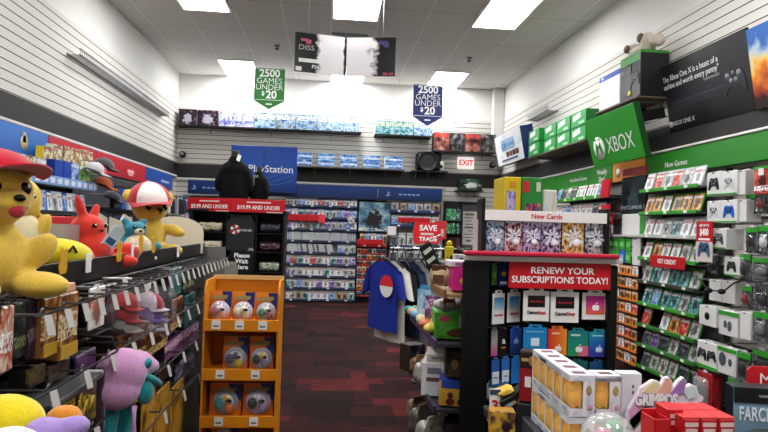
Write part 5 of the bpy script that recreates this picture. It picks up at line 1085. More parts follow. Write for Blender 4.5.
# ================================================================== HANGING SIGNS
def pennant(label, u0, u1, v0, v1, vt, Y, col, dark):
    A = aY(u0, (v0+v1)/2, Y); B = aY(u1, (v0+v1)/2, Y); T = aY((u0+u1)/2, v0, Y); D = aY((u0+u1)/2, v1, Y); S = aY((u0+u1)/2, vt, Y)
    w, h, hs = B.x-A.x, T.z-D.z, T.z-S.z
    t = thing('hanging_sign', label, 'sign', ((A.x+B.x)/2, Y, T.z))
    b = MB(); b.prism([(-w/2, 0), (w/2, 0), (w/2, -hs), (0, -h), (-w/2, -hs)], -.004, .004); part('sign_face', b, mat(col, .5), t)
    text('2500', w*.34, LET_W, t, (0, -.0055, -hs*.16), bold=.025, xs=1.0); text('GAMES', w*.27, LET_W, t, (0, -.0055, -hs*.39), xs=1.0, bold=-.008); text('UNDER', w*.27, LET_W, t, (0, -.0055, -hs*.585), xs=1.0, bold=-.008)
    text('20', w*.36, LET_W, t, (w*.07, -.0055, -hs*.815), bold=.025, align='CENTER'); text('$', w*.2, LET_W, t, (-w*.2, -.0055, -hs*.78), bold=.02)
    b = MB(); b.box((0, -.005, -hs*.97), (w*.94, .002, .006)); b.box((0, -.005, -hs*.03), (w*.94, .002, .004)); b.box((0, -.005, -hs-.05), (w*.2, .002, .018)); part('printed_line', b, LET_W, t)
    for s in (-1, 1): b = MB(); b.tube([(s*w*.35, 0, -.01), (s*w*.35, 0, ZC-T.z)], .002, 0, 5); part('wire', b, mat('#c9c9c9', .4), t)
pennant('green pennant sign hung from ceiling reading 2500 GAMES UNDER $20', 254, 284.5, 68.5, 109.5, 101, 9.6, '#2f7f36', 0)
pennant('navy blue pennant sign hung from ceiling reading 2500 GAMES UNDER $20', 413, 442.5, 85, 126, 117, 9.6, '#27336f', 0)
# folded hanging poster with white glare painted into its print
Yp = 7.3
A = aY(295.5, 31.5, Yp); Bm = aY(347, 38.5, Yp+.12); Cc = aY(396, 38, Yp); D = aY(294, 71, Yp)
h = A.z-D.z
t = thing('hanging_poster', 'wide dark folded poster with painted white glare hung below the ceiling', 'poster', ((A.x+Cc.x)/2, Yp, D.z-.0))
def burst():  # white is reflected light, painted into the print's colour
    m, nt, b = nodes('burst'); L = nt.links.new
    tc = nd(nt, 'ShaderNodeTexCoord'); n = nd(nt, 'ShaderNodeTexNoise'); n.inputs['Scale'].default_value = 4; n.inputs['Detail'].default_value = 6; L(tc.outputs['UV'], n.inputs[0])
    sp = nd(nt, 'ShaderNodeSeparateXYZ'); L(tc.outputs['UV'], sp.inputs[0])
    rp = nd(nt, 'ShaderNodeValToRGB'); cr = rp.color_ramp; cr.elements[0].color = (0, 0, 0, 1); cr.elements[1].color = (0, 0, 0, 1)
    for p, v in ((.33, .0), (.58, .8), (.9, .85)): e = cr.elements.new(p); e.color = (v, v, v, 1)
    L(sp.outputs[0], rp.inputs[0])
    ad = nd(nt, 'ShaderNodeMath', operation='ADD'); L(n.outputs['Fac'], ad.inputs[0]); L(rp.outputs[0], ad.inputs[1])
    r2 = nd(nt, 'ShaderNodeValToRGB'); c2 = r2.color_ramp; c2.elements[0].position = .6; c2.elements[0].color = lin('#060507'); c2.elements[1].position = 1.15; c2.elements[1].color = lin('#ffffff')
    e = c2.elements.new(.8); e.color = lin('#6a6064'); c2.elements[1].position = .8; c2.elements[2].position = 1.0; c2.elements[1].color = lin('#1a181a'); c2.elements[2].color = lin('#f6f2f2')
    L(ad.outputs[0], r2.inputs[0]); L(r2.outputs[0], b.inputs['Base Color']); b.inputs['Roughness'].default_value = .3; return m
GLARE_PRINT = burst()
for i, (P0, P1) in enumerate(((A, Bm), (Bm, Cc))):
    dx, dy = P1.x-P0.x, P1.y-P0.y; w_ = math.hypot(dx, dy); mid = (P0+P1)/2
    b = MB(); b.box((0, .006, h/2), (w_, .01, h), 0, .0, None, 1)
    m2 = GLARE_PRINT.copy() if i else GLARE_PRINT
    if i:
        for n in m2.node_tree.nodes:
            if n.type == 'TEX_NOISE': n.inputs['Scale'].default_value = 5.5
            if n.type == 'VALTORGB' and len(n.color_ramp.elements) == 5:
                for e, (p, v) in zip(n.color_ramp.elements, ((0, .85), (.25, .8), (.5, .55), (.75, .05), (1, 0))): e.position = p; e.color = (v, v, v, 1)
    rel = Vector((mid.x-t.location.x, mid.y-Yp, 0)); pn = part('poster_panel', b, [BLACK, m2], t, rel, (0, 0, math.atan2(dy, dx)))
    if i == 0:
        text('DISS', .085, mat('#bdb6b8', .5), pn, (-w_*.28, -.004, h*.62), xs=1.2); b = MB(); b.box((-w_*.32, -.002, h*.82), (.09, .003, .03)); b.box((-w_*.24, -.002, h*.78), (.06, .003, .05)); part('pink_mark', b, mat('#c9587a', .5), pn)
        b = MB(); b.box((-w_*.2, -.002, h*.3), (.28, .004, .045), 0, .001); part('printed_bar', b, LET_W, pn); text('PS4', .06, LET_W, pn, (-w_*.1, -.004, h*.15), bold=.02); b = MB(); b.box((-w_*.42, -.002, h*.08), (.07, .004, .05)); part('rating_box', b, WHITE, pn)
    else:
        b = MB(); b.box((w_*.3, -.002, h*.06), (.06, .004, .03), 0, .0); b.box((w_*.42, -.002, h*.06), (.05, .004, .03)); part('small_print', b, mat('#b8505a', .5), pn); b = MB(); b.box((w_*.25, -.001, h*.86), (.1, .003, .05)); b.box((w_*.31, -.001, h*.8), (.07, .003, .05)); part('violet_mark', b, mat('#4a3f78', .5), pn)
for x in (-.45, .0, .45): b = MB(); b.tube([(x, .05, h-.01), (x, .05, ZC-D.z)], .003, 0, 5); part('wire', b, mat('#c9c9c9', .4), t)
b = MB()
for k in range(22): x = -.14+k*.018; b.box((x, .14, h-.02), (.009, .01, .16))
b.box((.05, .14, h+.05), (.45, .02, .02)); part('comb_hanger', b, DARK, t)
# ================================================================== ORANGE CARDBOARD DISPLAY
OX0, OX1, OY = -.775, -.295, 4.0
t = thing('cardboard_display', 'free-standing orange cardboard display of carded toys beside the gondola', 'display stand', ((OX0+OX1)/2, OY, 0)); w_ = OX1-OX0
OC = mat('#e08a12', .55); OC2 = mat('#c9780c', .6); OB = mat('#8a4a10', .7)
for s in (-1, 1):
    b = MB(); b.prism([(0, 0), (.36, 0), (.36, 1.075), (.06, 1.075), (.02, 1.04), (0, 1.0)], 0, .012); me = b.mesh('side_panel', OC)
    part('side_panel', me, None, t, (s*w_/2-(.006 if s > 0 else -.006)+.006, 0, 0), (0, 0, PI/2))
b = MB(); b.box((0, .345, .53), (w_, .012, 1.06)); part('back_panel', b, OC2, t)
for z, nt_ in ((.79, 3), (.475, 2), (.175, 2), (.0, 2)):
    b = MB(); b.box((0, .17, z-.006+.006), (w_-.02, .33, .012)); s_ = part('shelf', b, OC2, t)
    b = MB(); b.box((0, -.004, z+.005), (w_, .012, .075), 0, .002); part('shelf_lip', b, OC, s_)
    for k in range(nt_):
        x = (-.5+(k+.5)/nt_)*w_*.92-.01; b = MB(); b.box((x, -.0115, z+.008), (.055, .003, .055)); b.box((x, -.0132, z+.0), (.035, .001, .012), 1); part('price_label', b, [WHITE, GREY], s_)
b = MB(); b.box((0, .335, 1.075), (w_, .012, .03)); part('top_edge', b, mat('#d9b06a', .6), t)
PG = grad('#d9701a', '#e88a2a', 1, .4, '#b8501a')
def dome_pack(px0, px1, v0, v1, lab, cols, tilt=-.12):
    yy = OY+.1; A = aY(px0, (v0+v1)/2, yy); B = aY(px1, (v0+v1)/2, yy); T = aY((px0+px1)/2, v0, yy); D = aY((px0+px1)/2, v1, yy); w, h = B.x-A.x, T.z-D.z
    zf = min([.796, .481, .181, .006], key=lambda z: abs(z-D.z))
    q = thing('blister_pack', lab, 'toy pack', ((A.x+B.x)/2, yy, zf+.002), 0, 'carded toys on the orange display', (tilt, 0, 0)); h = T.z-zf
    b = MB(); b.box((0, .004, h/2), (w, .006, h), 0, .0, None, 1); part('card', b, [OB, PG], q)
    b = MB(); b.prism([(w*.05, h*.98), (w*.5, h*.98), (w*.5, h*.45), (w*.25, h*.6)], -.002, .001); part('blue_corner', b, mat('#1c2a6a', .4), q)
    b = MB(); b.prism([(-w*.42, h*.72), (w*.3, h*.74), (w*.34, h*.86), (-w*.36, h*.84)], -.004, -.001); part('printed_title', b, mat('#9a8a58', .5), q)
    r = min(w*.48, h*.41); b = MB(); b.lathe([(r, 0), (r*.97, .012), (r*.8, .04), (r*.4, .055), (0, .058)], 0, 24, Matrix.Translation((0, 0, r+.004)) @ Matrix.Rotation(PI/2, 4, 'X')); bb = part('bubble', b, clear_mat('clear', '#ffffff', .05, .3), q)
    b = MB(); b.lathe([(0, 0), (r*.93, 0), (r*.93, .004), (0, .004)], 0, 24, Matrix.Translation((0, -.002, r+.004)) @ Matrix.Rotation(PI/2, 4, 'X')); part('disc_tray', b, mat('#d8d2dc', .4), bb); b = MB(); b.lathe([(r*.62, 0), (r*.9, 0), (r*.9, .005), (r*.62, .005)], 0, 24, Matrix.Translation((0, -.004, r+.004)) @ Matrix.Rotation(PI/2, 4, 'X')); part('tinted_ring', b, mat(cols[0], .4), bb)
    for k, (dx, dz, rr) in enumerate(((-.4, .0, .28), (.35, -.35, .26), (.1, .3, .22))):
        b = MB(); b.ball((dx*r, -.03, r+dz*r), (rr*r*1.25, .018, rr*r*1.5)); part('toy_figure', b, mat(cols[1+k], .4), bb)
    b = MB(); b.ball((.3*r, -.05, r*1.2), (r*.25, .006, r*.14)); part('dark_sticker', b, BLACK, bb)
dome_pack(208.5, 231, 291, 321, 'carded toy with lilac and red pieces, left on the top shelf of orange display', ['#c3b8cc', '#9a5a6a', '#c98a6a', '#e0d8e0'])
dome_pack(232, 254, 292, 322, 'carded toy with pale pieces, middle of the top shelf of orange display', ['#c8c4cc', '#d8cfae', '#c4b090', '#efe9da'])
dome_pack(255.5, 277, 293, 323, 'carded toy with green piece, right on the top shelf of orange display', ['#b8c0c8', '#2f8a72', '#7a5a52', '#e8e2e2'])
dome_pack(223, 247.5, 337, 369, 'carded toy with yellow ring piece, left on second shelf of orange display', ['#9aa0a8', '#3a4a6a', '#d8c020', '#40485a'])
dome_pack(249.5, 273.5, 337, 370, 'carded toy with black and yellow pieces, right on second shelf of orange display', ['#b0b0bc', '#22242a', '#8a86a8', '#e0c020'])
dome_pack(209.5, 241, 384, 417, 'carded toy with teal and orange pieces, left on third shelf of orange display', ['#7f949a', '#2a8a94', '#d8741e', '#d9b23a'])
dome_pack(243, 273, 384, 417, 'carded toy with lilac pieces and black spots, right on third shelf of orange display', ['#b8a8c8', '#1d1a22', '#8a78a8', '#c9b4d8'])
dome_pack(210, 238, 424, 446, 'carded toy on the lowest shelf of orange display, only its top in view', ['#c8c4cc', '#c98a2a', '#c98a6a', '#efe9da'])
# ================================================================== BLACK SHIRT FIXTURE WITH RED HEADER
FX0, FX1, FY = -1.52, -.5, 7.0; fm = (FX0+FX1)/2; fw_ = FX1-FX0
t = thing('display_fixture', 'black shelved fixture with red AND UNDER header boards behind the orange display', 'shelving', (fm, FY, 0))
b = MB(); b.box((0, .42, .8), (fw_, .04, 1.56), 0, .005); part('back_panel', b, BLACK, t)
for s in (-1, 1): b = MB(); b.box((s*fw_/2, .22, .8), (.03, .44, 1.56), 0, .005); part('side_panel', b, BLACK, t)
xs_ = [-fw_/2, -.13, .2, fw_/2]
for x in xs_[1:3]: b = MB(); b.box((x, .22, .8), (.02, .4, 1.54)); part('divider', b, BLACK, t)
for z in (.1, .4, .66, .9, 1.13, 1.34): b = MB(); b.box((0, .22, z), (fw_-.03, .4, .016), 0, .003); part('shelf', b, mat('#161617', .4), t)
b = MB(); b.box((0, .22, 1.59), (fw_+.06, .5, .03), 0, .005); part('top_board', b, BLACK, t)
a0, a1, a2 = aY(188, 198, FY+.05), aY(232, 198, FY-.1), aY(285.5, 201, FY-.02)
for i, (P0, P1, s) in enumerate(((a0, a1, '$9.99 AND UNDER'), (a1, a2, '$19.99 AND UNDER'))):
    dx, dy = P1.x-P0.x, P1.y-P0.y; w_ = math.hypot(dx, dy); mid = (P0+P1)/2
    b = MB(); b.box((0, 0, .075), (w_, .012, .15), 0, .003); hb = part('header_board', b, mat('#c4161e', .4), t, (mid.x-fm, mid.y-FY, 1.575), (0, 0, math.atan2(dy, dx)))
    text(s, .062, LET_W, hb, (0, -.008, .055), bold=.02, xs=.86); b = MB(); b.box((0, -.0075, .115), (w_*.45, .002, .016)); b.box((w_*.3, -.0075, .008), (w_*.3, .002, .01)); part('printed_line', b, mat('#f0d0d0', .5), hb)
def folded(x0, x1, z, cols, lab):
    w = x1-x0; d = .3; q = thing('folded_shirts', lab, 'shirt', (fm+(x0+x1)/2, FY+.2, z+.008))
    b = MB()
    rows = []
    for i in range(7):
        th = PI*i/6; rows.append([(w*.45*(1-.04*math.cos(3*j))*(-1+2*j/8), -d/2+.02-.028*math.sin(th), .05-.045*math.cos(th)+.006*math.sin(j*1.7)) for j in range(9)])
    b.sheet(rows); b.box((0, .0, .05), (w*.86, d*.85, .085), 0, .02); part('fold', b, art(cols, 5), q); return q
folded(xs_[0]+.05, xs_[1]-.04, 1.348, ('#1a1a1a', '#b8a88a', '#d8d0b8', '#8a4a2a'), 'folded cream shirt, upper of two on left bay of black fixture')
folded(xs_[0]+.05, xs_[1]-.04, 1.138, ('#1a1a1a', '#c9b89a', '#e0d8c0', '#a06a3a'), 'folded cream shirt, lower of two on left bay of black fixture')
folded(xs_[2]+.03, xs_[3]-.03, 1.348, ('#0c0c0e', '#1a1a20', '#3a3a44', '#8a8a90'), 'folded black shirt on top shelf of right bay, black fixture')
folded(xs_[2]+.03, xs_[3]-.03, 1.138, ('#0c0c0e', '#141418', '#5a2a3a', '#b0b0b8'), 'folded black shirt with red print, second shelf of right bay')
folded(xs_[2]+.03, xs_[3]-.03, .908, ('#2c8a3a', '#d8d8d0', '#1f6a2c', '#a0503a'), 'folded green and white shirt, third shelf of right bay')
folded(xs_[2]+.03, xs_[3]-.03, .668, ('#2c7a34', '#c0d0b0', '#1a3a1c', '#8aa078'), 'folded pale green shirt, fourth shelf of right bay')
folded(xs_[2]+.03, xs_[3]-.03, .408, ('#101012', '#e0e0e0', '#c8c8cc', '#1c1c20'), 'folded black and white shirt, fifth shelf of right bay')
folded(xs_[1]+.03, xs_[2]-.03, .408, ('#16161a', '#d0d0d0', '#a8a8a8', '#2a2a2e'), 'folded grey and white shirt below the wait sign')
folded(xs_[0]+.05, xs_[1]-.04, .908, ('#101012', '#2a2a30', '#40404a', '#80808a'), 'folded charcoal shirt in left bay beside the wait sign')
# shirt pinned with red and white round emblem
q = thing('pinned_shirt', 'charcoal shirt panel with red and white round emblem on black fixture', 'shirt', (fm+.035, FY-.02, 1.15))
b = MB(); b.prism([(-.15, 0), (.15, 0), (.155, .3), (.1, .4), (-.1, .4), (-.155, .3)], -.01, .01, 0, None, .004); part('shirt_front', b, mat('#2c2c30', .8, 0, .2), q)
b = MB()
for k in range(8):
    a0_, a1_ = 2*PI*k/8, 2*PI*(k+1)/8; b.prism([(-.06+.01*math.cos((a0_+a1_)/2), .23+.01*math.sin((a0_+a1_)/2)), (-.06+.055*math.cos(a0_+.05), .23+.055*math.sin(a0_+.05)), (-.06+.055*math.cos(a1_-.05), .23+.055*math.sin(a1_-.05))], -.013, -.011, k % 2)
part('emblem', b, [mat('#c92a2a', .5), LET_W], q); text('Umbrella', .04, LET_W, q, (.06, -.0125, .225), xs=.85)
b = MB(); b.box((0, .02, .39), (.3, .03, .02)); part('clip_bar', b, DARK, q)
# wait sign
A = aY(231, 250, FY-.05); D = aY(254, 279, FY-.05)
q = thing('wait_sign', 'black sign with white words Please Wait Here on a thin stand', 'sign', ((A.x+D.x)/2, FY-.12, 0)); w_ = D.x-A.x
b = MB(); b.box((0, 0, (A.z+D.z)/2), (w_, .02, A.z-D.z), 0, .004); bo = part('sign_board', b, BLACK, q)
for i, s in enumerate(('Please', 'Wait', 'Here')): text(s, .068, LET_W, bo, (0, -.0115, A.z-.055-.064*i), bold=.03)
b = MB(); b.tube([(0, 0, D.z), (0, 0, .02)], .014, 0, 8); part('pole', b, DARK, q); b = MB(); b.lathe([(0, 0), (.16, 0), (.15, .02), (.03, .03), (0, .03)], 0, 20); part('base', b, DARK, q)
p = aY(259, 260, FY-.1); q = thing('hanging_towel', 'pale grey rolled cloth hanging beside the wait sign', 'cloth', (p.x-.1, FY-.05, .82)); b = MB(); b.box((0, 0, .18), (.07, .05, .36), 0, .02); part('cloth', b, mat('#8e9094', .8, 0, .3), q); b = MB(); b.tube([(0, 0, .35), (0, .1, .37)], .006, 0, 6); part('hook', b, GREY, q)
# acrylic holder and white panel in front
p = aY(229, 282, 6.3)
q = thing('leaflet_holder', 'clear acrylic leaflet holder with papers in front of black fixture', 'holder', (p.x, 6.3, 0))
b = MB(); b.box((0, 0, .92), (.17, .04, .22), 0, .004); part('pocket', b, clear_mat('clear', '#c9c4b8', .35, .3), q); b = MB(); b.box((0, .01, .95), (.13, .006, .22)); part('papers', b, mat('#8a867c', .6), q); b = MB(); b.tube([(0, 0, .82), (0, 0, .03)], .015, 0, 8); part('pole', b, DARK, q); b = MB(); b.lathe([(0, 0), (.13, 0), (.12, .02), (0, .03)], 0, 18); part('base', b, DARK, q)
A = aY(210.5, 252, 5.3); D = aY(220, 330, 5.3); q = thing('sign_panel', 'plain white upright panel edge between gondola end and orange display', 'panel', ((A.x+D.x)/2, 5.35, 0), R(-8)); b = MB(); b.box((0, 0, A.z/2), (D.x-A.x+.02, .012, A.z), 0, .002); part('panel', b, mat('#d6d2cc', .5), q); b = MB(); b.box((0, 0, .01), (.2, .25, .02), 0, .004); part('foot', b, DARK, q)
# black shirts on torso forms
def torso_shirt(label, x, y, z, s, rz, tagx=None):
    q = thing('display_torso', label, 'shirt form', (x, y, z), rz); K = mat('#0a0a0b', .95, 0, .25, 0, 40)
    part('shirt', blob('shirt', [((0, 0, .2*s), (.2*s, .115*s, .24*s)), ((0, 0, .04*s), (.19*s, .11*s, .06*s)), ((0, 0, .1*s), (.2*s, .11*s, .12*s)), ((0, 0, .38*s), (.2*s, .1*s, .1*s)), ((0, 0, .47*s), (.09*s, .08*s, .07*s)), ((.19*s, -.01, .3*s), (.06*s, .085*s, .13*s), (0, -.25, 0)), ((-.19*s, -.01, .3*s), (.06*s, .085*s, .13*s), (0, .25, 0))], K, .014, 5), q)
    b = MB(); b.lathe([(.055*s, .5*s), (.055*s, .56*s), (.04*s, .58*s), (0, .585*s)], 0, 16); part('neck_form', b, mat('#161616', .5), q)
    if tagx is not None: b = MB(); b.box((tagx, -.095, .5*s), (.05, .006, .08), 0, .001, (-.4, .4, 0)); part('price_label', b, WHITE, q)
    return q
p = aY(233, 200, 7.15); torso_shirt('black t-shirt on torso form with white tag, left on the red-headed fixture', p.x, 7.2, 1.606, 1.1, R(10), .05).scale = (.78, 1, 1.08)
p = aY(258, 200, 7.3); q = torso_shirt('black t-shirt with small grey print on torso form, right of the tagged one', p.x+.0, 7.34, 1.606, .84, R(-10)); q.scale = (.62, 1, 1.08); b = MB(); b.box((-.05, -.112, .33), (.035, .006, .11)); b.box((-.0, -.112, .37), (.06, .006, .025)); part('shirt_print', b, mat('#8a8c92', .7), q)
# ================================================================== CLOTHES RACK
ux, uy = math.cos(R(18)), math.sin(R(18))            # rail direction, to the far right
S0 = Vector((.61, 5.35, 0)); RAILZ = 1.27
t = thing('clothes_rack', 'chrome clothes rack of hanging shirts beside the centre shelves', 'clothes rack', (S0.x, S0.y, 0), R(18))
b = MB(); b.tube([(-.06, 0, RAILZ), (1.15, 0, RAILZ)], .013, 0, 8); part('rail', b, CHROME, t)
for x in (.5, 1.14):
    b = MB(); b.tube([(x, 0, RAILZ), (x, 0, .06)], .014, 0, 8); part('upright', b, CHROME, t); b = MB(); b.tube([(x, -.26, .03), (x, -.24, .05), (x, .24, .05), (x, .26, .03)], .014, 0, 8); part('foot', b, CHROME, t)
def shirt_mesh(w, h, c, sleeve=.2, m2=None, folds=6):
    """hanging t-shirt in the YZ plane (its width along Y), soft folds, hollow hem"""
    nu, nv = 22, 16; rows = []
    for side in (1, -1):
        for j in range(nv+1):
            tz = j/nv; rw = []
            for i in range(nu+1):
                a = -1+2*i/nu; half = w/2*(1-.06*math.sin(tz*PI)) ; y = a*half; z = -h*tz
                if tz < .25: z -= (abs(a)**1.5)*.07*(1-tz*4)        # sloping shoulders
                th = .028*(1-abs(a)**4) + .006*math.sin(a*folds+tz*3)*tz
                rw.append((side*th, y, z))
            rows.append(rw)
        if side == 1: half_rows = rows; rows = []
    b = MB(); b.sheet(half_rows); b.sheet(rows); return b
def shirt(i, d, c, lab, w=.46, h=.66, rzv=None, long=False, extra=None):
    P = S0 + Vector((ux, uy, 0))*d
    q = thing('hanging_shirt', lab, 'shirt', (P.x, P.y, RAILZ), R(18)+(rzv if rzv is not None else random.uniform(-.02, .06)), 'shirts on the clothes rack')
    m = mat(c, .85, 0, .15, 0, 25)
    b = shirt_mesh(w, h, c); part('shirt_body', b, m, q, (0, 0, -.11))
    for s in (-1, 1):
        ln = .5 if long else .24; rows = []
        for k in range(7):
            tz = k/6; rows.append([(.035*math.cos(a)*(1-.2*tz), s*(w/2-.02+.075*tz) + .05*math.sin(a), -.19-ln*tz*.9-.02*s*math.sin(a)) for a in [2*PI*j/12 for j in range(13)]])
        b = MB(); b.sheet(rows); part('sleeve', b, m, q)
    b = MB(); b.tube([(0, .03, -.012), (0, .03, .012), (0, 0, .03), (0, -.03, .012), (0, -.02, -.03), (0, 0, -.08)], .004, 0, 6); b.tube([(0, -w*.4, -.16), (0, -.05, -.09), (0, .05, -.09), (0, w*.4, -.16)], .009, 0, 6); part('clothes_hanger', b, mat('#16161a', .35), q)
    if extra: extra(q, w, h)
    return q
def round_emblem(q, w, h):
    for (r, z0, c, a0, a1) in ((.095, -.32, '#d8262e', 0, PI), (.095, -.32, '#e8e8e8', PI, 2*PI)):
        b = MB(); n = 14; y0 = .1
        b.prism([(y0+r*math.cos(a0+(a1-a0)*k/n), z0+r*math.sin(a0+(a1-a0)*k/n)) for k in range(n+1)], -.002, .002, 0, None, 0, Matrix.Translation((-.036, 0, 0)) @ Matrix.Rotation(-PI/2, 4, 'Z'))
        part('round_print', b, mat(c, .8), q)
random.seed(9)
shirt(0, -.05, '#e6e2da', 'white shirt with yellow hem hanging behind the royal blue shirt', .48, .69, R(10))
shirt(1, -.12, '#1a2f96', 'royal blue shirt with red and white round print, end of clothes rack', .46, .60, R(11), False, round_emblem)
RACK = [('#16181d', 'black shirt right behind the royal blue shirt, clothes rack'), ('#22304a', 'navy shirt, second behind the royal blue shirt'), ('#8d9094', 'mid grey shirt hanging between navy and pale grey shirts'), ('#b9bbbd', 'pale grey shirt hanging beside mid grey shirt'), ('#2c2f34', 'charcoal shirt after the pale grey shirt'), ('#7d8084', 'dusty grey shirt after the charcoal shirt'), ('#131417', 'black shirt in the middle of the clothes rack'), ('#1b1c20', 'black shirt right of the middle of the rack'), ('#101114', 'black shirt, third from far end of clothes rack'), ('#d6d3cc', 'off-white shirt, second from far end of clothes rack'), ('#cfcac4', 'cream shirt at far end of clothes rack')]
for i, (c, lab) in enumerate(RACK): shirt(i+2, -.03+.082*(i+1), c, lab, .44, .6+.06*(i % 3), None, i in (9, 10))
# SAVE sign on a stalk, tag strip and folded bits on top of the rack
A = aY(411, 222, 5.9); D = aY(438, 243.5, 5.9); q = thing('topper_sign', 'red sign reading SAVE TRADE standing above the clothes rack', 'sign', ((A.x+D.x)/2, 5.75, 0)); w_, h_ = D.x-A.x, A.z-D.z; zc_ = (A.z+D.z)/2
b = MB(); b.prism([(-w_/2+.01, zc_-h_/2), (w_/2-.02, zc_-h_/2), (w_/2, zc_-h_*.1), (w_/2-.01, zc_+h_/2), (-w_/2+.02, zc_+h_/2), (-w_/2, zc_)], -.005, .005); sg = part('sign_face', b, mat('#d8282e', .45), q)
text('SAVE', .075, LET_W, sg, (.01, -.0065, zc_+.045), bold=.03); text('TRADE', .055, LET_W, sg, (.01, -.0065, zc_-.06), bold=.03); b = MB(); b.box((.0, -.006, zc_-.01), (w_*.45, .002, .02)); part('printed_line', b, mat('#f0d8d8', .5), sg)
b = MB(); b.tube([(0, .01, zc_-h_/2+.02), (0, .01, .02)], .01, 0, 8); part('pole', b, CHROME, q); b = MB(); b.lathe([(0, 0), (.12, 0), (.11, .015), (0, .02)], 0, 16); part('base', b, DARK, q)
A = aY(438, 224, 6.6); D = aY(444, 236, 6.6); q = thing('topper_sign', 'small red and white card sign behind the SAVE sign', 'sign', ((A.x+D.x)/2, 6.6, 0)); zc_ = (A.z+D.z)/2; b = MB(); b.box((0, 0, zc_), (.12, .01, .2), 0, .002); b.box((.0, -.006, zc_-.03), (.06, .002, .08), 1); part('sign_face', b, [mat('#c83a40', .45), mat('#d9b8b8', .5)], q); b = MB(); b.tube([(0, .01, zc_-.08), (0, .01, .02)], .008, 0, 8); part('pole', b, CHROME, q); b = MB(); b.lathe([(0, 0), (.1, 0), (.09, .015), (0, .02)], 0, 16); part('base', b, DARK, q)
# ================================================================== CENTRE GONDOLA AND END CAP
EX0, EX1, EY, EZ = .53, 1.165, 2.35, 1.345
t = thing('end_cap', 'black end cap of gift cards with red renew banner', 'display stand', ((EX0+EX1)/2, EY, 0)); em = (EX0+EX1)/2; ew = EX1-EX0
EK = mat('#0b0b0c', .45)
b = MB(); b.slab([(-ew/2, 0), (-ew/2+.107, 0), (-ew/2+.107, .24), (-ew/2+.062, .24)], 0, EZ-.02); part('side_panel', b, EK, t)
b = MB(); b.box((ew/2-.02, .12, EZ/2-.01), (.04, .24, EZ-.02), 0, .006); part('side_panel', b, EK, t)
b = MB(); b.box((.03, .2, EZ/2), (ew-.12, .03, EZ-.03)); part('back_panel', b, mat('#101011', .5), t)
b = MB()
for k in range(7): b.box((.03, .183, .2+k*.16), (ew-.14, .006, .012))
part('peg_rail', b, mat('#26262a', .4, .5), t)
for z in (.08, .74): b = MB(); b.box((.03, .1, z), (ew-.12, .2, .02), 0, .003); part('shelf', b, EK, t)
b = MB(); b.slab([(-ew/2-.005, -.03), (ew/2-.03, -.03), (ew/2+.01, -.015), (ew/2+.012, .02), (ew/2-.0, .3), (-ew/2+.075, .3)], 0, .022, 0, .003); part('cornice', b, mat('#cfcac6', .4), t, (0, 0, EZ-.012))
b = MB(); b.box((-.01, -.02, EZ+.018), (ew*.97, .06, .016), 0, .004); part('red_ledge', b, mat('#c41c3c', .4), t)
A = aY(509, 260.5, EY-.005); D = aY(610, 288, EY-.005)
bw = D.x-A.x; bh = .105
q = thing('banner_sign', 'red banner with white capitals RENEW YOUR SUBSCRIPTIONS TODAY!', 'sign', ((A.x+D.x)/2, EY-.006, 1.228)); b = MB(); b.box((0, 0, bh/2), (bw, .008, bh), 0, .001); part('banner_face', b, mat('#c4161f', .4), q)
text('RENEW YOUR', .036, LET_W, q, (.008, -.0055, bh*.68), bold=.018, xs=1.12); text('SUBSCRIPTIONS TODAY!', .036, LET_W, q, (.0, -.0055, bh*.33), bold=.018, xs=.98); b = MB(); b.box((0, .09, bh*.5), (bw*.5, .17, .01)); part('bracket', b, EK, q)
def gift(label, u0, u1, v0, v1, col, Y=EY+.03, rz=0, design=None, grp=None, d=.003):
    A = aY(u0, (v0+v1)/2, Y); B = aY(u1, (v0+v1)/2, Y); T = aY((u0+u1)/2, v0, Y); D = aY((u0+u1)/2, v1, Y); w = (B.x-A.x)/max(.5, math.cos(rz)); h = T.z-D.z
    q = thing('gift_card', label, 'gift card', ((A.x+B.x)/2, Y, D.z), rz, grp)
    b = MB(); b.prism([(-w/2, 0), (w/2, 0), (w/2, h*.9), (w*.3, h*.9), (w*.26, h), (-w*.26, h), (-w*.3, h*.9), (-w/2, h*.9)], -d, 0, 0, None, 0); part('carrier', b, col, q)
    b = MB(); b.prism([(-w*.12, h*.92), (w*.12, h*.92), (w*.12, h*.955), (.02*w, h*.97), (-.02*w, h*.97), (-w*.12, h*.955)], -d-.001, -d, 0); part('hang_slot', b, BLACK, q)
    b = MB(); b.tube([(0, -.012, h*.94), (0, .16/max(.5, math.cos(rz)) if abs(rz) < .1 else .06, h*.94)], .0025, 0, 6); part('hook', b, GREY, q)
    if design: design(q, w, h, -d-.0015)
    return q
def d_panel(c, x0, x1, z0, z1):
    def f(q, w, h, y):
        b = MB(); b.box(((x0+x1)/2*w, y, (z0+z1)/2*h), ((x1-x0)*w, .001, (z1-z0)*h)); part('printed_panel', b, c if not isinstance(c, str) else mat(c, .35), q)
    return f
def many(*fs): return lambda q, w, h, y: [f(q, w, h, y) for f in fs]
def d_text(s, size, m, x, z, bold=.02, xs=1.0): return lambda q, w, h, y: text(s, size*w, m, q, (x*w, y-.0005, z*h), bold=bold, xs=xs)
def apple(c, x, z, s):
    def f(q, w, h, y):
        b = MB(); b.ball((x*w-s*w*.16, y, z*h), (s*w*.26, .0012, s*w*.34), 0, None, 14); b.ball((x*w+s*w*.16, y, z*h), (s*w*.26, .0012, s*w*.34), 0, None, 14); b.ball((x*w+s*w*.08, y, z*h+s*w*.48), (s*w*.06, .0012, s*w*.14), 0, (0, .6, 0), 10); part('fruit_emblem', b, mat(c, .4), q)
    return f
skyp = grad('#bfe0f4', '#2f86c8', 1, .4, '#7fc0ea'); yt = -.7
gs = d_text('GameStop', .17, LET_R, 0, .27, .02)
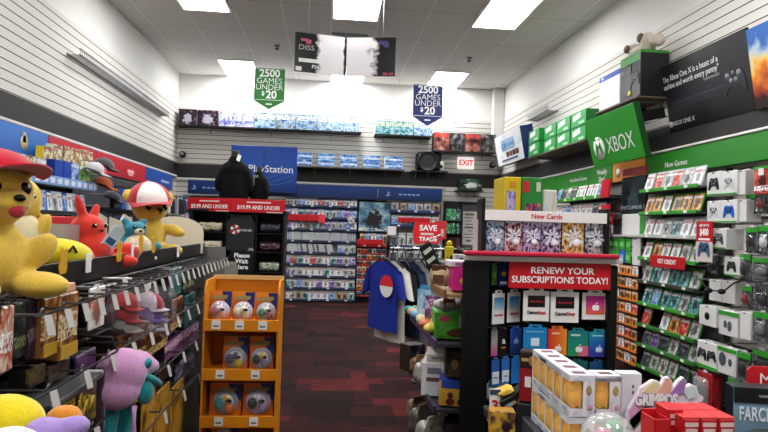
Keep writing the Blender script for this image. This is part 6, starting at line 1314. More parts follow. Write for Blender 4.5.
gift('white card with blue sky picture, outermost on left wing of end cap', 491, 505, 290, 324, WHITE, EY+.06, R(28), many(d_panel(skyp, -.38, .38, .42, .78), gs), 'white gift cards in the top row')
gift('white card with blue sky picture, second on left wing of end cap', 506, 521, 289, 322, WHITE, EY+.08, R(28), many(d_panel(skyp, -.38, .38, .42, .78), gs), 'white gift cards in the top row')
kp = many(d_panel('#121214', -.33, .33, .42, .76), d_text('GameStop', .12, mat('#b02a30', .5), 0, .59), d_text('Game', .17, LET_K, -.15, .26, .02), d_text('Stop', .17, LET_R, .21, .26, .02))
gift('white card with black panel, left of two under the banner', 523, 549, 287.5, 321, WHITE, EY+.02, 0, kp, 'white gift cards in the top row')
gift('white card with black panel, right of two under the banner', 550.5, 578.5, 288.5, 322.5, WHITE, EY+.02, 0, kp, 'white gift cards in the top row')
pk = grad('#e86a2a', '#c8329a', 1, .35, '#d83a8a')
gift('white card with pink and orange panel and white fruit emblem', 582, 607.5, 290, 319.5, WHITE, EY+.03, 0, many(d_panel(pk, -.36, .36, .18, .8), apple('#ffffff', .02, .4, .36)))
gift('grey and pink blended card on left wing, second row', 490.5, 497.5, 327, 356, grad('#c83a8a', '#4a4a50', 1, .4, '#b0a8b0'), EY+.05, R(25))
gift('black card with white letter a and orange curve, second row', 498, 508, 326, 355, mat('#121213', .4), EY+.06, R(25), many(d_text('a', .8, LET_W, 0, .5, .03), d_panel('#e8902a', -.25, .25, .24, .28)))
gift('deep blue card with pale fruit emblem, second row left wing', 509, 522, 325.5, 354, grad('#16265e', '#2f5ab8', 1, .35), EY+.07, R(25), apple('#8fb0e0', 0, .45, .5))
gift('bright azure card with pale square, second row', 523, 546.5, 324.5, 354, mat('#1f86c8', .35), EY+.02, 0, many(d_panel('#d8eaf4', -.18, .18, .28, .55), d_panel('#7fc0e8', -.38, .38, .74, .78)))
gift('orange to red card with white fruit emblem, second row', 547.5, 566.5, 326, 355, grad('#d8302a', '#f09a2a', 0, .35, '#e8642a'), EY+.03, 0, many(apple('#f4e8e0', .05, .22, .42), d_panel('#f4c8a0', -.3, .1, .72, .78)))
gift('green, teal and pink card with white fruit emblem, second row', 567.5, 588, 328, 356, grad('#2f9a5a', '#1f7f8a', 1, .35, '#1f8a7a'), EY+.03, 0, many(d_panel('#d86a8a', .0, .5, .0, .36), apple('#f4f0f0', .05, .24, .42), d_panel('#c8e8e0', -.36, .1, .72, .78)))
gift('blue to teal card with pale fruit emblem, second row', 589, 608, 329, 357, grad('#3a2f9a', '#1fa0a8', 1, .35, '#2468b8'), EY+.03, 0, many(apple('#d8e0f4', .0, .26, .42), d_panel('#a8e0e8', -.36, .2, .74, .79)))
gift('blue card with white lower half, third row outermost on left wing', 490.5, 499.5, 357, 386, mat('#2a5fb0', .4), EY+.05, R(25), many(d_panel('#dfe4ea', -.42, .42, .08, .5), d_text('ebay', .3, mat('#8a6ab0', .5), 0, .3)))
gift('blue card with white lower half, third row second on left wing', 500.5, 509.5, 356, 384, mat('#2a6fc0', .4), EY+.06, R(25), many(d_panel('#dfe4ea', -.42, .42, .08, .5), d_text('ebay', .3, mat('#8a6ab0', .5), 0, .3)))
gift('plain sky blue card at inner end of left wing, third row', 510.5, 521, 355, 383, mat('#1f78c8', .4), EY+.07, R(25))
gift('dark teal card behind the gold figure boxes, third row', 569, 587, 358, 386, grad('#0d3a40', '#1a6a6a', 1, .4), EY+.04, 0)
gift('dark blue card behind the gold figure boxes, third row right end', 589, 608, 359, 388, grad('#101a4a', '#1f5a8a', 1, .4), EY+.04, 0)
gift('small green card beside the red banner, left of two', 491, 497, 263, 285, mat('#4f8a34', .4), EY+.05, R(25), d_panel('#8fc06a', -.3, .3, .3, .6))
gift('small navy card with yellow star beside the red banner', 498, 508.5, 262, 286, mat('#20307f', .4), EY+.05, R(15), many(d_panel('#d8c83a', -.2, .2, .42, .6), d_panel('#e8e8f0', -.35, .35, .08, .2)))
b = MB()
# --- boosters on top
TZ = EZ+.012
t = thing('booster_rack', 'clear-fronted rack of trading card packs with white strip above end cap', 'display stand', (.87, 2.52, TZ))
z0 = TZ
A = aY(485, 209.5, 2.5); Bq = aY(607, 216, 2.5); D = aY(485, 220, 2.5)
sw = Bq.x-A.x; szm = (A.z+D.z)/2-z0
b = MB(); b.box(((A.x+Bq.x)/2-.87, -.02, szm), (sw, .008, A.z-D.z), 0, .001); stp = part('white_strip', b, mat('#e9e7e4', .45), t)
text('New Cards', .029, LET_R, stp, ((A.x+Bq.x)/2-.87, -.0255, szm), bold=.012)
for x, zh in ((A.x-.87-.006, aY(485, 198, 2.5).z-z0), (Bq.x-.87+.004, A.z-z0+.02)): b = MB(); b.box((x, .02, zh/2), (.014, .09, zh), 0, .002); part('upright', b, BLACK, t)
b = MB(); b.box(((A.x+Bq.x)/2-.87, .1, .09), (sw, .012, .19)); part('back_panel', b, mat('#1a1a1c', .5), t)
b = MB(); b.box(((A.x+Bq.x)/2-.87, .04, .004), (sw, .14, .008)); part('tray', b, mat('#c41c3c', .4), t)
P0, P1 = aY(473.5, 219.5, 2.56), aY(480.5, 250, 2.56); q = thing('hang_card', 'tall pale pink card standing left of the trading card rack', 'card', ((P0.x+P1.x)/2, 2.56, TZ+.001)); b = MB(); b.box((0, 0, (P0.z-TZ)/2), (P1.x-P0.x, .005, P0.z-TZ), 0, .001); part('card', b, mat('#d8c4c4', .5), q); b = MB(); b.box((0, .01, .003), (.028, .03, .006)); part('foot', b, mat('#b09a9a', .5), q)
def booster(i, u0, u1, cols, lab, fig):
    Y = 2.53; A = aY(u0, 236, Y); B = aY(u1, 236, Y); T = aY((u0+u1)/2, 221.5, Y); w = B.x-A.x-.002; h = T.z-TZ-.008
    q = thing('card_pack', lab, 'card pack', ((A.x+B.x)/2, Y, TZ+.0085), 0, 'trading card packs in the top rack')
    rows = []
    for s in (-1, 1):
        rows = [[(-w/2+w*a/6, s*.009*math.sin(PI*a/6)*math.sin(PI*k/8), h*k/8) for a in range(7)] for k in range(9)]
        b = MB() if s < 0 else b; b.sheet(rows if s < 0 else [r[::-1] for r in rows])
    part('foil_pack', b, art(cols, 7, None, det=1), q)
    b = MB(); n = 9
    for k in range(n):
        a = 2*PI*k/n+.2*i; r0, r1 = .007, min(w*.5, h*.42)*(1 if k % 2 else .72); b.prism([(r0*math.cos(a-.35), h*.52+r0*math.sin(a-.35)), (r1*math.cos(a-.14), h*.52+r1*math.sin(a-.14)), (r1*math.cos(a+.14), h*.52+r1*math.sin(a+.14)), (r0*math.cos(a+.35), h*.52+r0*math.sin(a+.35))], -.0125, -.0115)
    part('burst_print', b, mat('#d4d8e0', .4), q)
    b = MB(); b.lathe([(0, 0), (w*.17, 0), (w*.17, .001), (0, .001)], 0, 14, Matrix.Translation((.1*w, -.0128, h*.32)) @ Matrix.Rotation(PI/2, 4, 'X')); part('round_sticker', b, mat('#e8e8ee', .4), q)
    b = MB(); b.box((0, 0, h*.97), (w*.9, .003, h*.05)); part('crimp', b, mat('#8a8c96', .3, .5), q)
bl = ('#1c2a44', '#2f4a6e', '#a9c0d8', '#16203a'); rd = ('#3a1018', '#7a2028', '#d8b8c0', '#2a1424'); pr = ('#26143a', '#4a2a5e', '#c4b8d8', '#1c1030'); gd = ('#5a4014', '#b8862a', '#ecd89a', '#6a4a2a'); gr = ('#16181c', '#5a5e66', '#c9ccd2', '#2a2c32')
for i, (u0, u1, c, l) in enumerate(((486, 504, bl, 'dark blue card pack with white burst, outermost left under the white strip'), (504.5, 522.5, rd, 'dark red card pack with white burst under the white strip'), (523, 541, pr, 'purple card pack with white burst, left of two under the white strip'), (541.5, 561, pr, 'purple card pack with white burst, right of two under the white strip'), (562, 584, gd, 'gold card pack right of the purple packs'), (585, 605, gr, 'black and white card pack at end of the top rack'))): booster(i, u0, u1, c, l, 0)
# --- centre gondola body with stepped shelves on the aisle side
GYa, GYb = 2.9, 3.8
t = thing('display_gondola', 'centre gondola behind the end cap with purple-lipped shelves towards clothes rack', 'shelving', (EX0+.02, 0, 0), -PI/2)   # local -y is world -X, local x is -Y
gmY = (GYa+GYb)/2; gL = GYb-GYa
b = MB(); b.box((-3.3, .42, .63), (1.4, .03, 1.22)); part('back_panel', b, mat('#1b1a1c', .6), t)
b = MB(); b.box((-gmY, .3, .06), (gL, .5, .12), 0, .006); part('plinth', b, DARK, t)
b = MB(); b.box((-3.3, .4, 1.24), (1.4, .5, .02), 0, .004); part('top_deck', b, mat('#2a2a2c', .5), t)
b = MB(); b.box((-GYb+.01, .52, .66), (.02, .2, 1.22)); part('end_panel', b, DARK, t)
for z, d0, m, ml, ya, yb in ((1.165, -.02, '#a9825a', '#8a6440', 2.66, 3.02), (.9, -.01, '#4a4250', '#54446e', GYa, GYb), (.585, -.01, '#3a3640', '#3a3048', GYa, GYb), (.3, -.01, '#3a3640', '#3a3048', GYa, GYb)):
    yc = (ya+yb)/2; b = MB(); b.box((-yc, d0+(.4-d0)/2, z-.008), (yb-ya, .4-d0, .016)); s = part('shelf', b, mat(m, .5), t)
    b = MB(); b.box((-yc, d0-.006, z+.0), (yb-ya, .014, .04), 0, .003); part('shelf_lip', b, mat(ml, .45), s)
def gbox(name, label, cat, x, y, z, w, d, h, front, side, rz=0, grp=None, bev=.003):
    b = MB(); b.box((0, d/2, h/2), (w, d, h), 0, bev, None, 1)
    q = thing(name, label, cat, (x+(.02 if y > 2.5 else 0), y, z), rz, grp); part('carton', b, [side, front], q); return q
def gdec(q, x, z, w, h, m, y=-.0015, name='printed_picture', ball=False):
    b = MB()
    if ball: b.ball((x, y, z), (w/2, .002, h/2))
    else: b.box((x, y, z), (w, .003, h))
    part(name, b, mat(m, .45) if isinstance(m, str) else m, q)
def bagged(name, label, cat, x, y, z, s, c, lc, rz=0, metal=0, shp=0):
    """soft bag of toys: pillow body, crimped header, printed label"""
    q = thing(name, label, cat, (x+(.02 if y > 2.5 else 0), y, z), rz); S = [[((0, 0, .05), (.07, .045, .052)), ((.02, 0, .085), (.045, .035, .04)), ((-.035, .0, .08), (.03, .03, .04))], [((0, 0, .035), (.08, .055, .036)), ((.045, .01, .04), (.045, .04, .036))]][shp]
    part('bag', blob('bag', [(tuple(k*s for k in a), tuple(k*s for k in r)) for a, r in S], mat(c, .28, metal, .35, 0, 45), .008, 2), q)
    b = MB(); b.box((0, -.044*s, .05*s), (.07*s, .005, .05*s), 0, .001, (-.15, 0, 0)); part('printed_label', b, mat(lc, .5), q)
    b = MB(); b.prism([(-.05*s, .1*s), (.05*s, .1*s), (.045*s, .14*s), (-.045*s, .14*s)], -.003, .003, 0, None, 0, Matrix.Rotation(.2, 4, 'X')) if shp == 0 else b.box((.085*s, 0, .035*s), (.02*s, .06*s, .004), 0, .001); part('header_card', b, mat(lc, .4), q)
    return q
# top wooden shelf
q = gbox('toy_box', 'bright pink square toy box on the wooden shelf beside the end cap', 'toy box', .6, 2.72, 1.174, .1, .16, .105, mat('#d82a8a', .4), mat('#c01f78', .4), R(-4)); gdec(q, .01, .045, .06, .034, '#d8c02a', -.001, 'printed_badge', True); gdec(q, .012, .045, .04, .018, '#2a1a1c', -.003, 'printed_badge', True)
q = gbox('toy_box', 'flat pale pink toy box lying on the pink toy box', 'toy box', .585, 2.73, 1.281, .085, .12, .028, mat('#e0d0d8', .4), mat('#e8dce4', .5), R(3)); gdec(q, 0, .014, .05, .012, '#b06a90')
bagged('bagged_toy', 'clear lilac bagged toy next to the pink box, wooden shelf', 'toy pack', .62, 2.93, 1.174, .8, '#c9c0d4', '#8a5a9a', R(-10))
bagged('bagged_toy', 'pale tan bagged toy at outer end of the wooden shelf', 'toy pack', .53, 2.95, 1.174, .75, '#cfb98c', '#5a3a2a', R(-20))
# purple-lipped shelf
G1 = art(('#3a8a2a', '#4fae36', '#6fc04a', '#3f9a2c'), 2)
q = gbox('toy_box', 'bright green toy box with pink oval badge on purple-lipped shelf', 'toy box', .62, 2.98, .909, .2, .2, .13, G1, mat('#56b03e', .4), R(-6)); gdec(q, -.05, .1, .055, .032, '#c84a6a', -.001, 'oval_badge', True); gdec(q, .045, .085, .05, .05, '#c9d8b8'); gdec(q, .02, .03, .12, .045, '#5a3a2a', -.001, 'printed_picture', True)
bagged('bagged_toy', 'white bagged toys lying on the green box', 'toy pack', .585, 3.03, 1.042, .9, '#d9d6cf', '#9a4a3a', R(10), 0, 1)
bagged('bagged_toy', 'grey bagged toys lying on the green box beside white ones', 'toy pack', .67, 3.08, 1.042, .7, '#a9a8a6', '#4a4a55', R(-20), 0, 1)
q = gbox('toy_pack', 'sky blue tall toy pack standing behind the green box', 'toy pack', .535, 3.42, .909, .08, .06, .2, art(('#2f8ac8', '#6fb8e0', '#cfe8f4', '#1f5a98'), 2.5), mat('#4a9ad0', .4), R(-20)); gdec(q, 0, .06, .06, .06, '#d8e8f0'); b = MB(); b.prism([(-.03, .2), (.03, .2), (.022, .225), (-.022, .225)], -.002, .002); part('hang_tab', b, mat('#4a9ad0', .4), q)
q = gbox('toy_pack', 'plum and white toy pack between the sky blue pack and green box', 'toy pack', .56, 3.27, .909, .09, .06, .18, PU, DARK, R(-20)); gdec(q, 0, .05, .06, .05, '#8a6a4a')
for i, (c, lc, x, y, n) in enumerate((('#d8c04a', '#a02a2a', .52, 3.08, 'yellow'), ('#c86a3a', '#e8e0d0', .515, 3.22, 'orange'), ('#e0d0a0', '#c84a2a', .52, 3.36, 'cream'), ('#4a8ab0', '#e8f0f4', .515, 3.52, 'blue'), ('#c9a45a', '#5a3a26', .52, 3.62, 'tan'), ('#2f9a9a', '#e8d8a0', .52, 3.72, 'teal'))):
    bagged('snack_bag', '%s snack bag along the purple shelf lip, %s from the green box' % (n, ORD[i]), 'snack bag', x, y, .921, .72, c, lc, R(60+15*i), 0, 1)
# third shelf
q = gbox('toy_box', 'white toy box with grey print on shelf behind the blue-topped box', 'toy box', .575, 3.1, .594, .19, .3, .17, art(('#c4c0c4', '#dcdad8', '#f4f2ee', '#a9a4a8'), 2.2), mat('#d8d5d0', .45), R(-14)); gdec(q, 0, .085, .14, .02, '#8a5a5a'); gdec(q, -.03, .13, .07, .03, '#8a8c96')
q = gbox('toy_box', 'flat white carton stacked on the white toy box', 'toy box', .585, 3.13, .766, .15, .22, .035, mat('#d0cdc8', .45), mat('#e0ddd8', .5), R(-10)); gdec(q, 0, .017, .1, .014, '#9a8a84')
q = gbox('toy_box', 'blue-topped toy box with yellow front of small dark figures', 'toy box', .65, 2.92, .594, .22, .16, .12, grad('#c98a2a', '#e0b84a', 1, .4), mat('#2f48a8', .4), R(-12))
gdec(q, 0, .104, .198, .034, '#2f48a8', -.0015, 'blue_band')
for k, c in enumerate(('#5a2020', '#1f2a1c', '#6a2430')): gdec(q, -.055+k*.055, .052, .028, .032, c, -.001, 'printed_figure', True); gdec(q, -.055+k*.055, .022, .042, .034, c, -.001, 'printed_figure', True)
q = gbox('toy_box', 'dark box with faint gold print hung under the purple lip', 'toy box', .65, 2.95, .725, .15, .16, .13, art(('#1a1512', '#2a221c', '#5a4a34', '#141210'), 3), DARK, R(-8)); gdec(q, -.03, .065, .04, .05, '#7a643a', -.001, 'printed_badge', True)
bagged('bagged_toy', 'crumpled silver bag on shelf edge past the white boxes', 'toy pack', .53, 3.32, .606, 1.0, '#c4c2be', '#e8e4dc', R(30), .3)
bagged('bagged_toy', 'tan padded pack on shelf edge past the silver bag', 'toy pack', .53, 3.5, .606, .9, '#8a6440', '#c9a06a', R(30))
q = gbox('toy_box', 'dark boxed pack with white corner tilted on shelf edge near clothes rack', 'toy box', .54, 3.64, .594, .12, .1, .16, art(('#14161a', '#2a2c34', '#4a4c58', '#d8d8d8'), 2.2), mat('#2a2622', .4), R(30)); gdec(q, -.03, .05, .05, .06, '#d0d4d8')
# lowest shelf
bagged('bagged_toy', 'grey foil bag on lowest shelf near the photo bottom', 'toy pack', .53, 3.05, .321, 1.5, '#a9a49c', '#d4ccbe', R(35), .3)
bagged('bagged_toy', 'dark foil bag behind the grey foil bag, lowest shelf', 'toy pack', .53, 3.3, .321, 1.4, '#6a655f', '#8a7a64', R(30), .4)
bagged('bagged_toy', 'tan foil bag furthest on the lowest shelf', 'toy pack', .54, 3.54, .321, 1.2, '#8a7a66', '#5a4a3a', R(25), .3)
q = gbox('toy_pack', 'yellow carded burger-shaped pack hanging at the lowest shelf edge', 'toy pack', .5, 2.86, .318, .07, .03, .13, art(('#c9962a', '#e0b83a', '#b0501f', '#e8d070'), 2.5), mat('#b08a2a', .5), R(-10)); b = MB(); b.ball((0, -.002, .065), (.026, .014, .034)); part('bubble', b, mat('#b8641f', .4), q)
q = gbox('toy_box', 'dark carton behind the yellow pack on the lowest shelf', 'toy box', .68, 2.92, .309, .2, .22, .2, DK2, DARK, R(-6)); gdec(q, 0, .13, .12, .03, '#6a5a7a')
# rack of striped socks and yellow pack sticking above
q = thing('hanging_sock_strip', 'black strip of white-printed socks hung at corner of centre gondola', 'socks', (.62, 3.95, 1.315), 0, None, (0, .42*-1, R(-10)))
A = aY(426, 243, 3.95); D = aY(438, 275, 3.95); q.location = (aY(438, 272, 3.5).x, 3.5, aY(438, 276, 3.5).z)
b = MB(); b.box((0, 0, .1), (.075, .025, .2), 0, .006); part('sock_strip', b, mat('#17171a', .8), q); b = MB(); b.tube([(0, 0, .19), (.02, .0, .215), (.12, .02, .215)], .005, 0, 6); part('hook', b, CHROME, q)
for z in (.03, .085, .14): b = MB(); b.prism([(-.022, z), (.03, z+.015), (.024, z+.036), (-.028, z+.022)], -.0155, -.013); part('printed_label', b, mat('#c9cfc0', .5), q)
A = aY(449, 258, 3.6); q = thing('bagged_toy', 'yellow and black pack standing on the centre gondola top', 'toy pack', (A.x, 3.6, 1.252), 0); b = MB(); b.box((0, 0, .05), (.05, .03, .1), 0, .006); b.ball((0, 0, .115), (.018, .012, .018), 0); part('pack', b, mat('#d8c01f', .4), q); b = MB(); b.ball((.02, -.016, .03), (.02, .006, .02)); part('dark_print', b, DARK, q)
q = gbox('toy_box', 'clear and white packet next to the yellow pack, centre gondola top', 'toy pack', aY(457, 262, 3.4).x, 3.4, 1.252, .06, .05, .06, mat('#c9c4cc', .3), mat('#d8d4d8', .4), R(10)); b = MB(); b.box((0, -.026, .03), (.03, .003, .02)); part('printed_label', b, mat('#3a3a42', .5), q)
# boxes on top of gondola behind the booster rack
def topbox(label, u0, u1, v0, v1, Y, front, side, extra=None, d=.2):
    A = aY(u0, (v0+v1)/2, Y); B = aY(u1, (v0+v1)/2, Y); T = aY((u0+u1)/2, v0, Y); w = B.x-A.x; h = T.z-1.252
    q = thing('toy_box', label, 'toy box', ((A.x+B.x)/2, Y, 1.252)); b = MB(); b.box((0, d/2, h/2), (w, d, h), 0, .003, None, 1); part('carton', b, [side, front], q)
    if extra: extra(q, w, h)
def pics(cs):
    def f(q, w, h):
        for k, (c, x, z, a, bb) in enumerate(cs): b = MB(); b.box((x*w, -.002, z*h), (a*w, .004, bb*h), 0, .0); part('printed_picture', b, mat(c, .45) if isinstance(c, str) else c, q)
    return f
P1 = art(('#3a3a7a', '#7a6ab0', '#d8c8e0', '#a04a5a'), 3); P2 = art(('#141c2a', '#3a4a7a', '#c84a4a', '#d8d8d8'), 3)
topbox('yellow toy box with pictured window behind the trading card packs', 504.5, 521, 177, 200, 3.0, mat('#d9bf1f', .4), mat('#c9ae18', .4), pics([(P1, -.1, .7, .55, .3), (P1, .0, .5, .5, .2), ('#d8902a', .0, .92, .4, .06)]))
topbox('green toy box with pictured figures right of the yellow box', 521.5, 542.5, 177.5, 200, 3.02, mat('#2f8a3a', .4), mat('#236a2c', .4), pics([(P2, .05, .55, .7, .34), ('#c82a34', -.28, .9, .3, .12), ('#c9d8c0', .3, .9, .2, .1)]))
topbox('white toy box with blue creature-like splash right of the green box', 543, 557, 190, 205, 3.04, art(('#2f5ab8', '#8fb0d8', '#e0e4e0', '#d8d0b0'), 1.5), mat('#d8d8d4', .4), None, .1)
# ================================================================== FOREGROUND COUNTER AND GOODS
CZ = .84
t = thing('counter', 'black low display counter carrying gold figure boxes and red boxes', 'counter', (1.02, 1.3, 0))
b = MB(); b.box((0, 0, CZ-.015), (1.2, .95, .03), 0, .006); part('counter_top', b, mat('#1c1c1f', .4), t); b = MB(); b.box((0, .02, (CZ-.03)/2), (1.1, .85, CZ-.03), 0, .006); part('cabinet', b, BLACK, t)
# gold figure boxes: two tiers of five in a receding row
N = aY(569, 417, 1.42)
ang = R(-3)
bw, bd, bh_ = .062, .061, .1
dirv = Vector((math.sin(-ang), math.cos(-ang), 0)); xr = Vector((math.cos(ang), math.sin(ang), 0)); rowd = bd+.002
GLOW_GOLD = mat('#e8c06a', .4, 0, 0, .1); BW = art(('#c4cbdc', '#dde3ee', '#f4f4f6', '#d8c4d4'), 1.6); GB_ = {}  # the gold glows faintly by itself to brighten the shaded figures
def gold_box(label, loc, rz, group):
    """white carton open at the near left corner, a gold capsule figure behind its clear window"""
    q = thing('figure_box', label, 'boxed figure', loc, rz, group); w, d, h = bw, bd, bh_
    if not GB_:
        b = MB()
        for c, e in (((0, d/2, .002), (w, d, .004)), ((0, d/2, h-.007), (w, d, .014)), ((w/2-.001, d/2, h/2), (.002, d, h)), ((0, d-.001, h/2), (w, .002, h)), ((w*.27, .001, h/2), (w*.46, .002, h)), ((-w*.23, .001, h*.1), (w*.54, .002, h*.2)), ((-w*.23, .001, h*.9), (w*.54, .002, h*.08)), ((-w/2+.001, d/2, h*.11), (.002, d, h*.22)), ((-w/2+.001, d/2, h*.89), (.002, d, h*.1)), ((-w/2+.001, d*.95, h/2), (.002, d*.1, h))): b.box(c, e)
        GB_['c'] = b.mesh('carton', BW)
        GB_['g'] = blob('gold_figure', [((-w*.24, d*.34, h*.42), (.0145, .017, .026)), ((-w*.24, d*.34, h*.66), (.0135, .0155, .018)), ((-w*.24, d*.72, h*.48), (.0145, .012, .03)), ((-w*.02, d*.34, h*.5), (.009, .014, .03))], GLOW_GOLD, .003, 2)
        b = MB(); b.box((-w*.02, d*.5, h*.53), (.001, d*.8, h*.68)); b.box((-w*.26, d*.85, h*.53), (w*.42, .001, h*.68)); GB_['t'] = b.mesh('glow_tray', mat('#e6c684', .5, 0, 0, .06))  # gold backing added with a faint glow to brighten the dark windows
        b = MB(); b.box((-w/2+.0004, d/2, h*.53), (.0006, d*.86, h*.62)); b.box((-w*.23, .0004, h*.53), (w*.5, .0006, h*.66)); GB_['w'] = b.mesh('window', clear_mat('clear', '#fff8ea', .02, .15))
        b = MB(); b.ball((w*.27, -.0008, h*.64), (.007, .0008, .012)); GB_['p'] = b.mesh('printed_picture', mat('#b09a6a', .4)); b = MB(); b.ball((w*.33, -.0008, h*.24), (.006, .0008, .007)); GB_['p2'] = b.mesh('printed_picture', mat('#d8a0b4', .4))
        b = MB(); b.box((-w/2-.0006, d*.5, h*.13), (.0008, d*.5, h*.1)); GB_['l'] = b.mesh('printed_line', mat('#a9b4c8', .4)); b = MB(); b.box((0, d*.45, h+.0005), (w*.5, d*.35, .001)); GB_['o'] = b.mesh('top_print', mat('#7a4a5a', .5))
    for n, k in (('carton', 'c'), ('gold_figure', 'g'), ('glow_tray', 't'), ('window', 'w'), ('printed_picture', 'p'), ('printed_picture', 'p2'), ('printed_line', 'l'), ('top_print', 'o')): link(n, GB_[k], q)
base = Vector((N.x+bw/2, 1.42, 0)); plat = N.z-bh_-.003
t = thing('riser', 'grey riser block under the stacked gold figure boxes', 'riser', (base.x+.065, 1.42+.19, CZ+.0005), ang); b = MB(); b.box((0, 0, (plat-CZ)/2-.0005), (.21, .4, max(.008, plat-CZ-.002)), 0, .003); part('block', b, mat('#3a3a40', .5), t)
for tier in range(2):
    for i in range(5):
        o_ = base + dirv*rowd*i; gold_box('white box with gold figure, %s from front in %s tier' % (ORD[i], ('lower', 'upper')[tier]), (o_.x, o_.y, plat+.0005+tier*(bh_+.002)), ang, 'gold figure boxes in two tiers')
for tier in range(2):
    o_ = base + xr*(bw+.003); gold_box('white box with gold figure, right of the front %s tier box' % ('lower', 'upper')[tier], (o_.x, o_.y, plat+.0005+tier*(bh_+.002)), ang, 'gold figure boxes in two tiers')
o_ = base + xr*(bw*2+.004) + dirv*.02
q = thing('figure_box', 'white box back panel with faint print right of the gold figure boxes', 'boxed figure', (o_.x, o_.y, plat+.0005), ang); b = MB(); b.box((0, .02, bh_*1.02), (.056, .036, bh_*2.04), 0, .002); part('carton', b, mat('#dcdde2', .45), q)
for z in (1.72, 1.58): b = MB(); b.ball((.006, .0015, bh_*z), (.003, .001, .005)); part('printed_picture', b, mat('#6a6a72', .5), q)
# dark red box at the far end of the row
A = aY(519, 404, 1.76); B = aY(535.5, 404, 1.76); T = aY(526, 352, 1.76)
q = thing('toy_box', 'dark brown and red box standing at far end of gold boxes', 'toy box', ((A.x+B.x)/2, 1.76, A.z), R(-22)); hh = T.z-A.z; w_ = (B.x-A.x)*1.0; b = MB(); b.box((0, .03, hh/2), (w_, .05, hh), 0, .003); part('carton', b, mat('#2f1a14', .45), q); b = MB(); b.box((0, .004, hh*.36), (w_*.94, .002, hh*.62)); pn = part('red_panel', b, mat('#941820', .4), q); b = MB(); b.box((.0, .002, hh*.42), (w_*.36, .002, hh*.2)); part('white_label', b, WHITE, pn); b = MB(); b.ball((w_*.22, .004, hh*.82), (w_*.2, .002, hh*.1)); part('printed_badge', b, mat('#b07c34', .4), q); b = MB(); b.box((-w_*.2, .004, hh*.84), (w_*.4, .002, hh*.06)); part('printed_line', b, mat('#b89a6a', .4), q)
t = thing('riser', 'black plinth beneath the dark brown and red box', 'riser', ((A.x+B.x)/2+.012, 1.79, CZ+.0005), R(-22)); b = MB(); b.box((0, 0, (A.z-CZ)/2-.0006), (.06, .06, A.z-CZ-.002), 0, .003); part('block', b, mat('#1f1f22', .5), t)
# bagged items left of the stack
def lump(name, label, cat, u, v, Y, shapes, m, lab=None, zb=None):
    p = aY(u, v, Y); q = thing(name, label, cat, (p.x, Y, zb if zb is not None else CZ+.001)); part('bag', blob('lump', shapes, m, .006, 3), q)
    if lab:
        b = MB()
        b.box(lab[0], lab[1], 0, .001, lab[2] if len(lab) > 2 else None); part('printed_label', b, mat(lab[3] if len(lab) > 3 else '#d8d4c0', .5), q)
    return q
P = aY(512, 411, 1.9); zz = P.z
t = thing('riser', 'dark riser holding the black and yellow packs beside gold boxes', 'riser', (P.x-.01, 1.92, CZ+.001)); b = MB(); b.box((0, .02, (zz-CZ)/2-.004), (.12, .1, max(.02, zz-CZ-.008)), 0, .004); part('block', b, mat('#26262a', .5), t)
q = thing('toy_pack', 'black peaked pack with yellow top leaning beside the dark red box', 'toy pack', (P.x, 1.9, zz), R(-10))
b = MB(); b.prism([(-.045, .03), (-.02, 0), (.04, 0), (.05, .075), (.035, .085), (-.01, .05)], -.02, .05, 0, None, .003); part('pack_body', b, mat('#19181b', .35), q)
b = MB(); b.prism([(-.05, .055), (-.015, .075), (.005, .07), (-.005, .06), (-.03, .05)], -.022, .045, 0, None, .003); b.prism([(-.03, .018), (.005, .04), (.012, .034), (-.012, .014)], -.0215, -.0205, 1); part('yellow_top', b, [mat('#e0bc4a', .4), mat('#c98a5a', .4)], q)
b = MB(); b.prism([(-.02, .026), (.0, .036), (.002, .028), (-.012, .018)], -.0225, -.0215); part('printed_picture', b, mat('#8ab0c4', .4), q)
P = aY(498, 420, 1.95); bagged('bagged_toy', 'white bag with teal print at foot of the left end cap wing', 'toy pack', aY(496, 410, 2.43).x, 2.43, .752, .72, '#c9d0d0', '#4a8a8a', R(-10))
P = aY(506, 425, 1.75); q = gbox('toy_box', 'yellow and dark pictured box low beside the white price card', 'toy box', P.x, 1.78, CZ+.001, .075, .05, max(.03, aY(506, 412, 1.78).z-CZ), art(('#c9922a', '#e0b040', '#3a2030', '#8a5a2a'), 2), mat('#b8862a', .45), R(-8)); gdec(q, .01, .03, .03, .03, '#3a2030', -.001, 'printed_badge', True)
q = thing('price_card', 'white price card with red numeral standing at end cap foot', 'card', (aY(490, 424, 1.95).x, 1.9, CZ+.001)); b = MB(); b.box((0, 0, .055), (.034, .004, .11)); part('card', b, WHITE, q); text('3', .05, LET_R, q, (0, -.003, .055), bold=.02); b = MB(); b.box((0, -.0028, .1), (.034, .001, .016)); part('printed_line', b, mat('#3a4a5a', .5), q); b = MB(); b.box((0, .015, .003), (.034, .03, .004)); part('foot', b, CLEAR, q)
# clear globe toy
p = aY(608, 428, 1.2); q = thing('capsule_toy', 'clear round capsule with pink and green toy before the white boxes', 'toy', (p.x, 1.2, CZ+.001)); r = .055
hs = p.z+.024-r*1.8-CZ; b = MB(); b.lathe([(0, 0), (.05, 0), (.05, hs-.01), (.06, hs+.012), (.0, hs+.012)], 0, 20); part('stand', b, mat('#d8d4d8', .4), q)
b = MB(); b.ball((0, 0, hs+.006+r*.9), (r, r, r*.9)); bb = part('globe', b, clear_mat('clear', '#ffffff', .25, .3), q)
part('toy_figure', blob('capfig', [((0, 0, hs+.045), (.03, .028, .03)), ((.012, 0, hs+.075), (.02, .02, .016))], mat('#4a9a5a', .5), .006, 3), bb); b = MB(); b.ball((-.018, -.02, hs+.066), (.018, .018, .015)); b.ball((.024, -.014, hs+.04), (.015, .015, .018)); part('pink_piece', b, mat('#d86a9a', .5), bb)
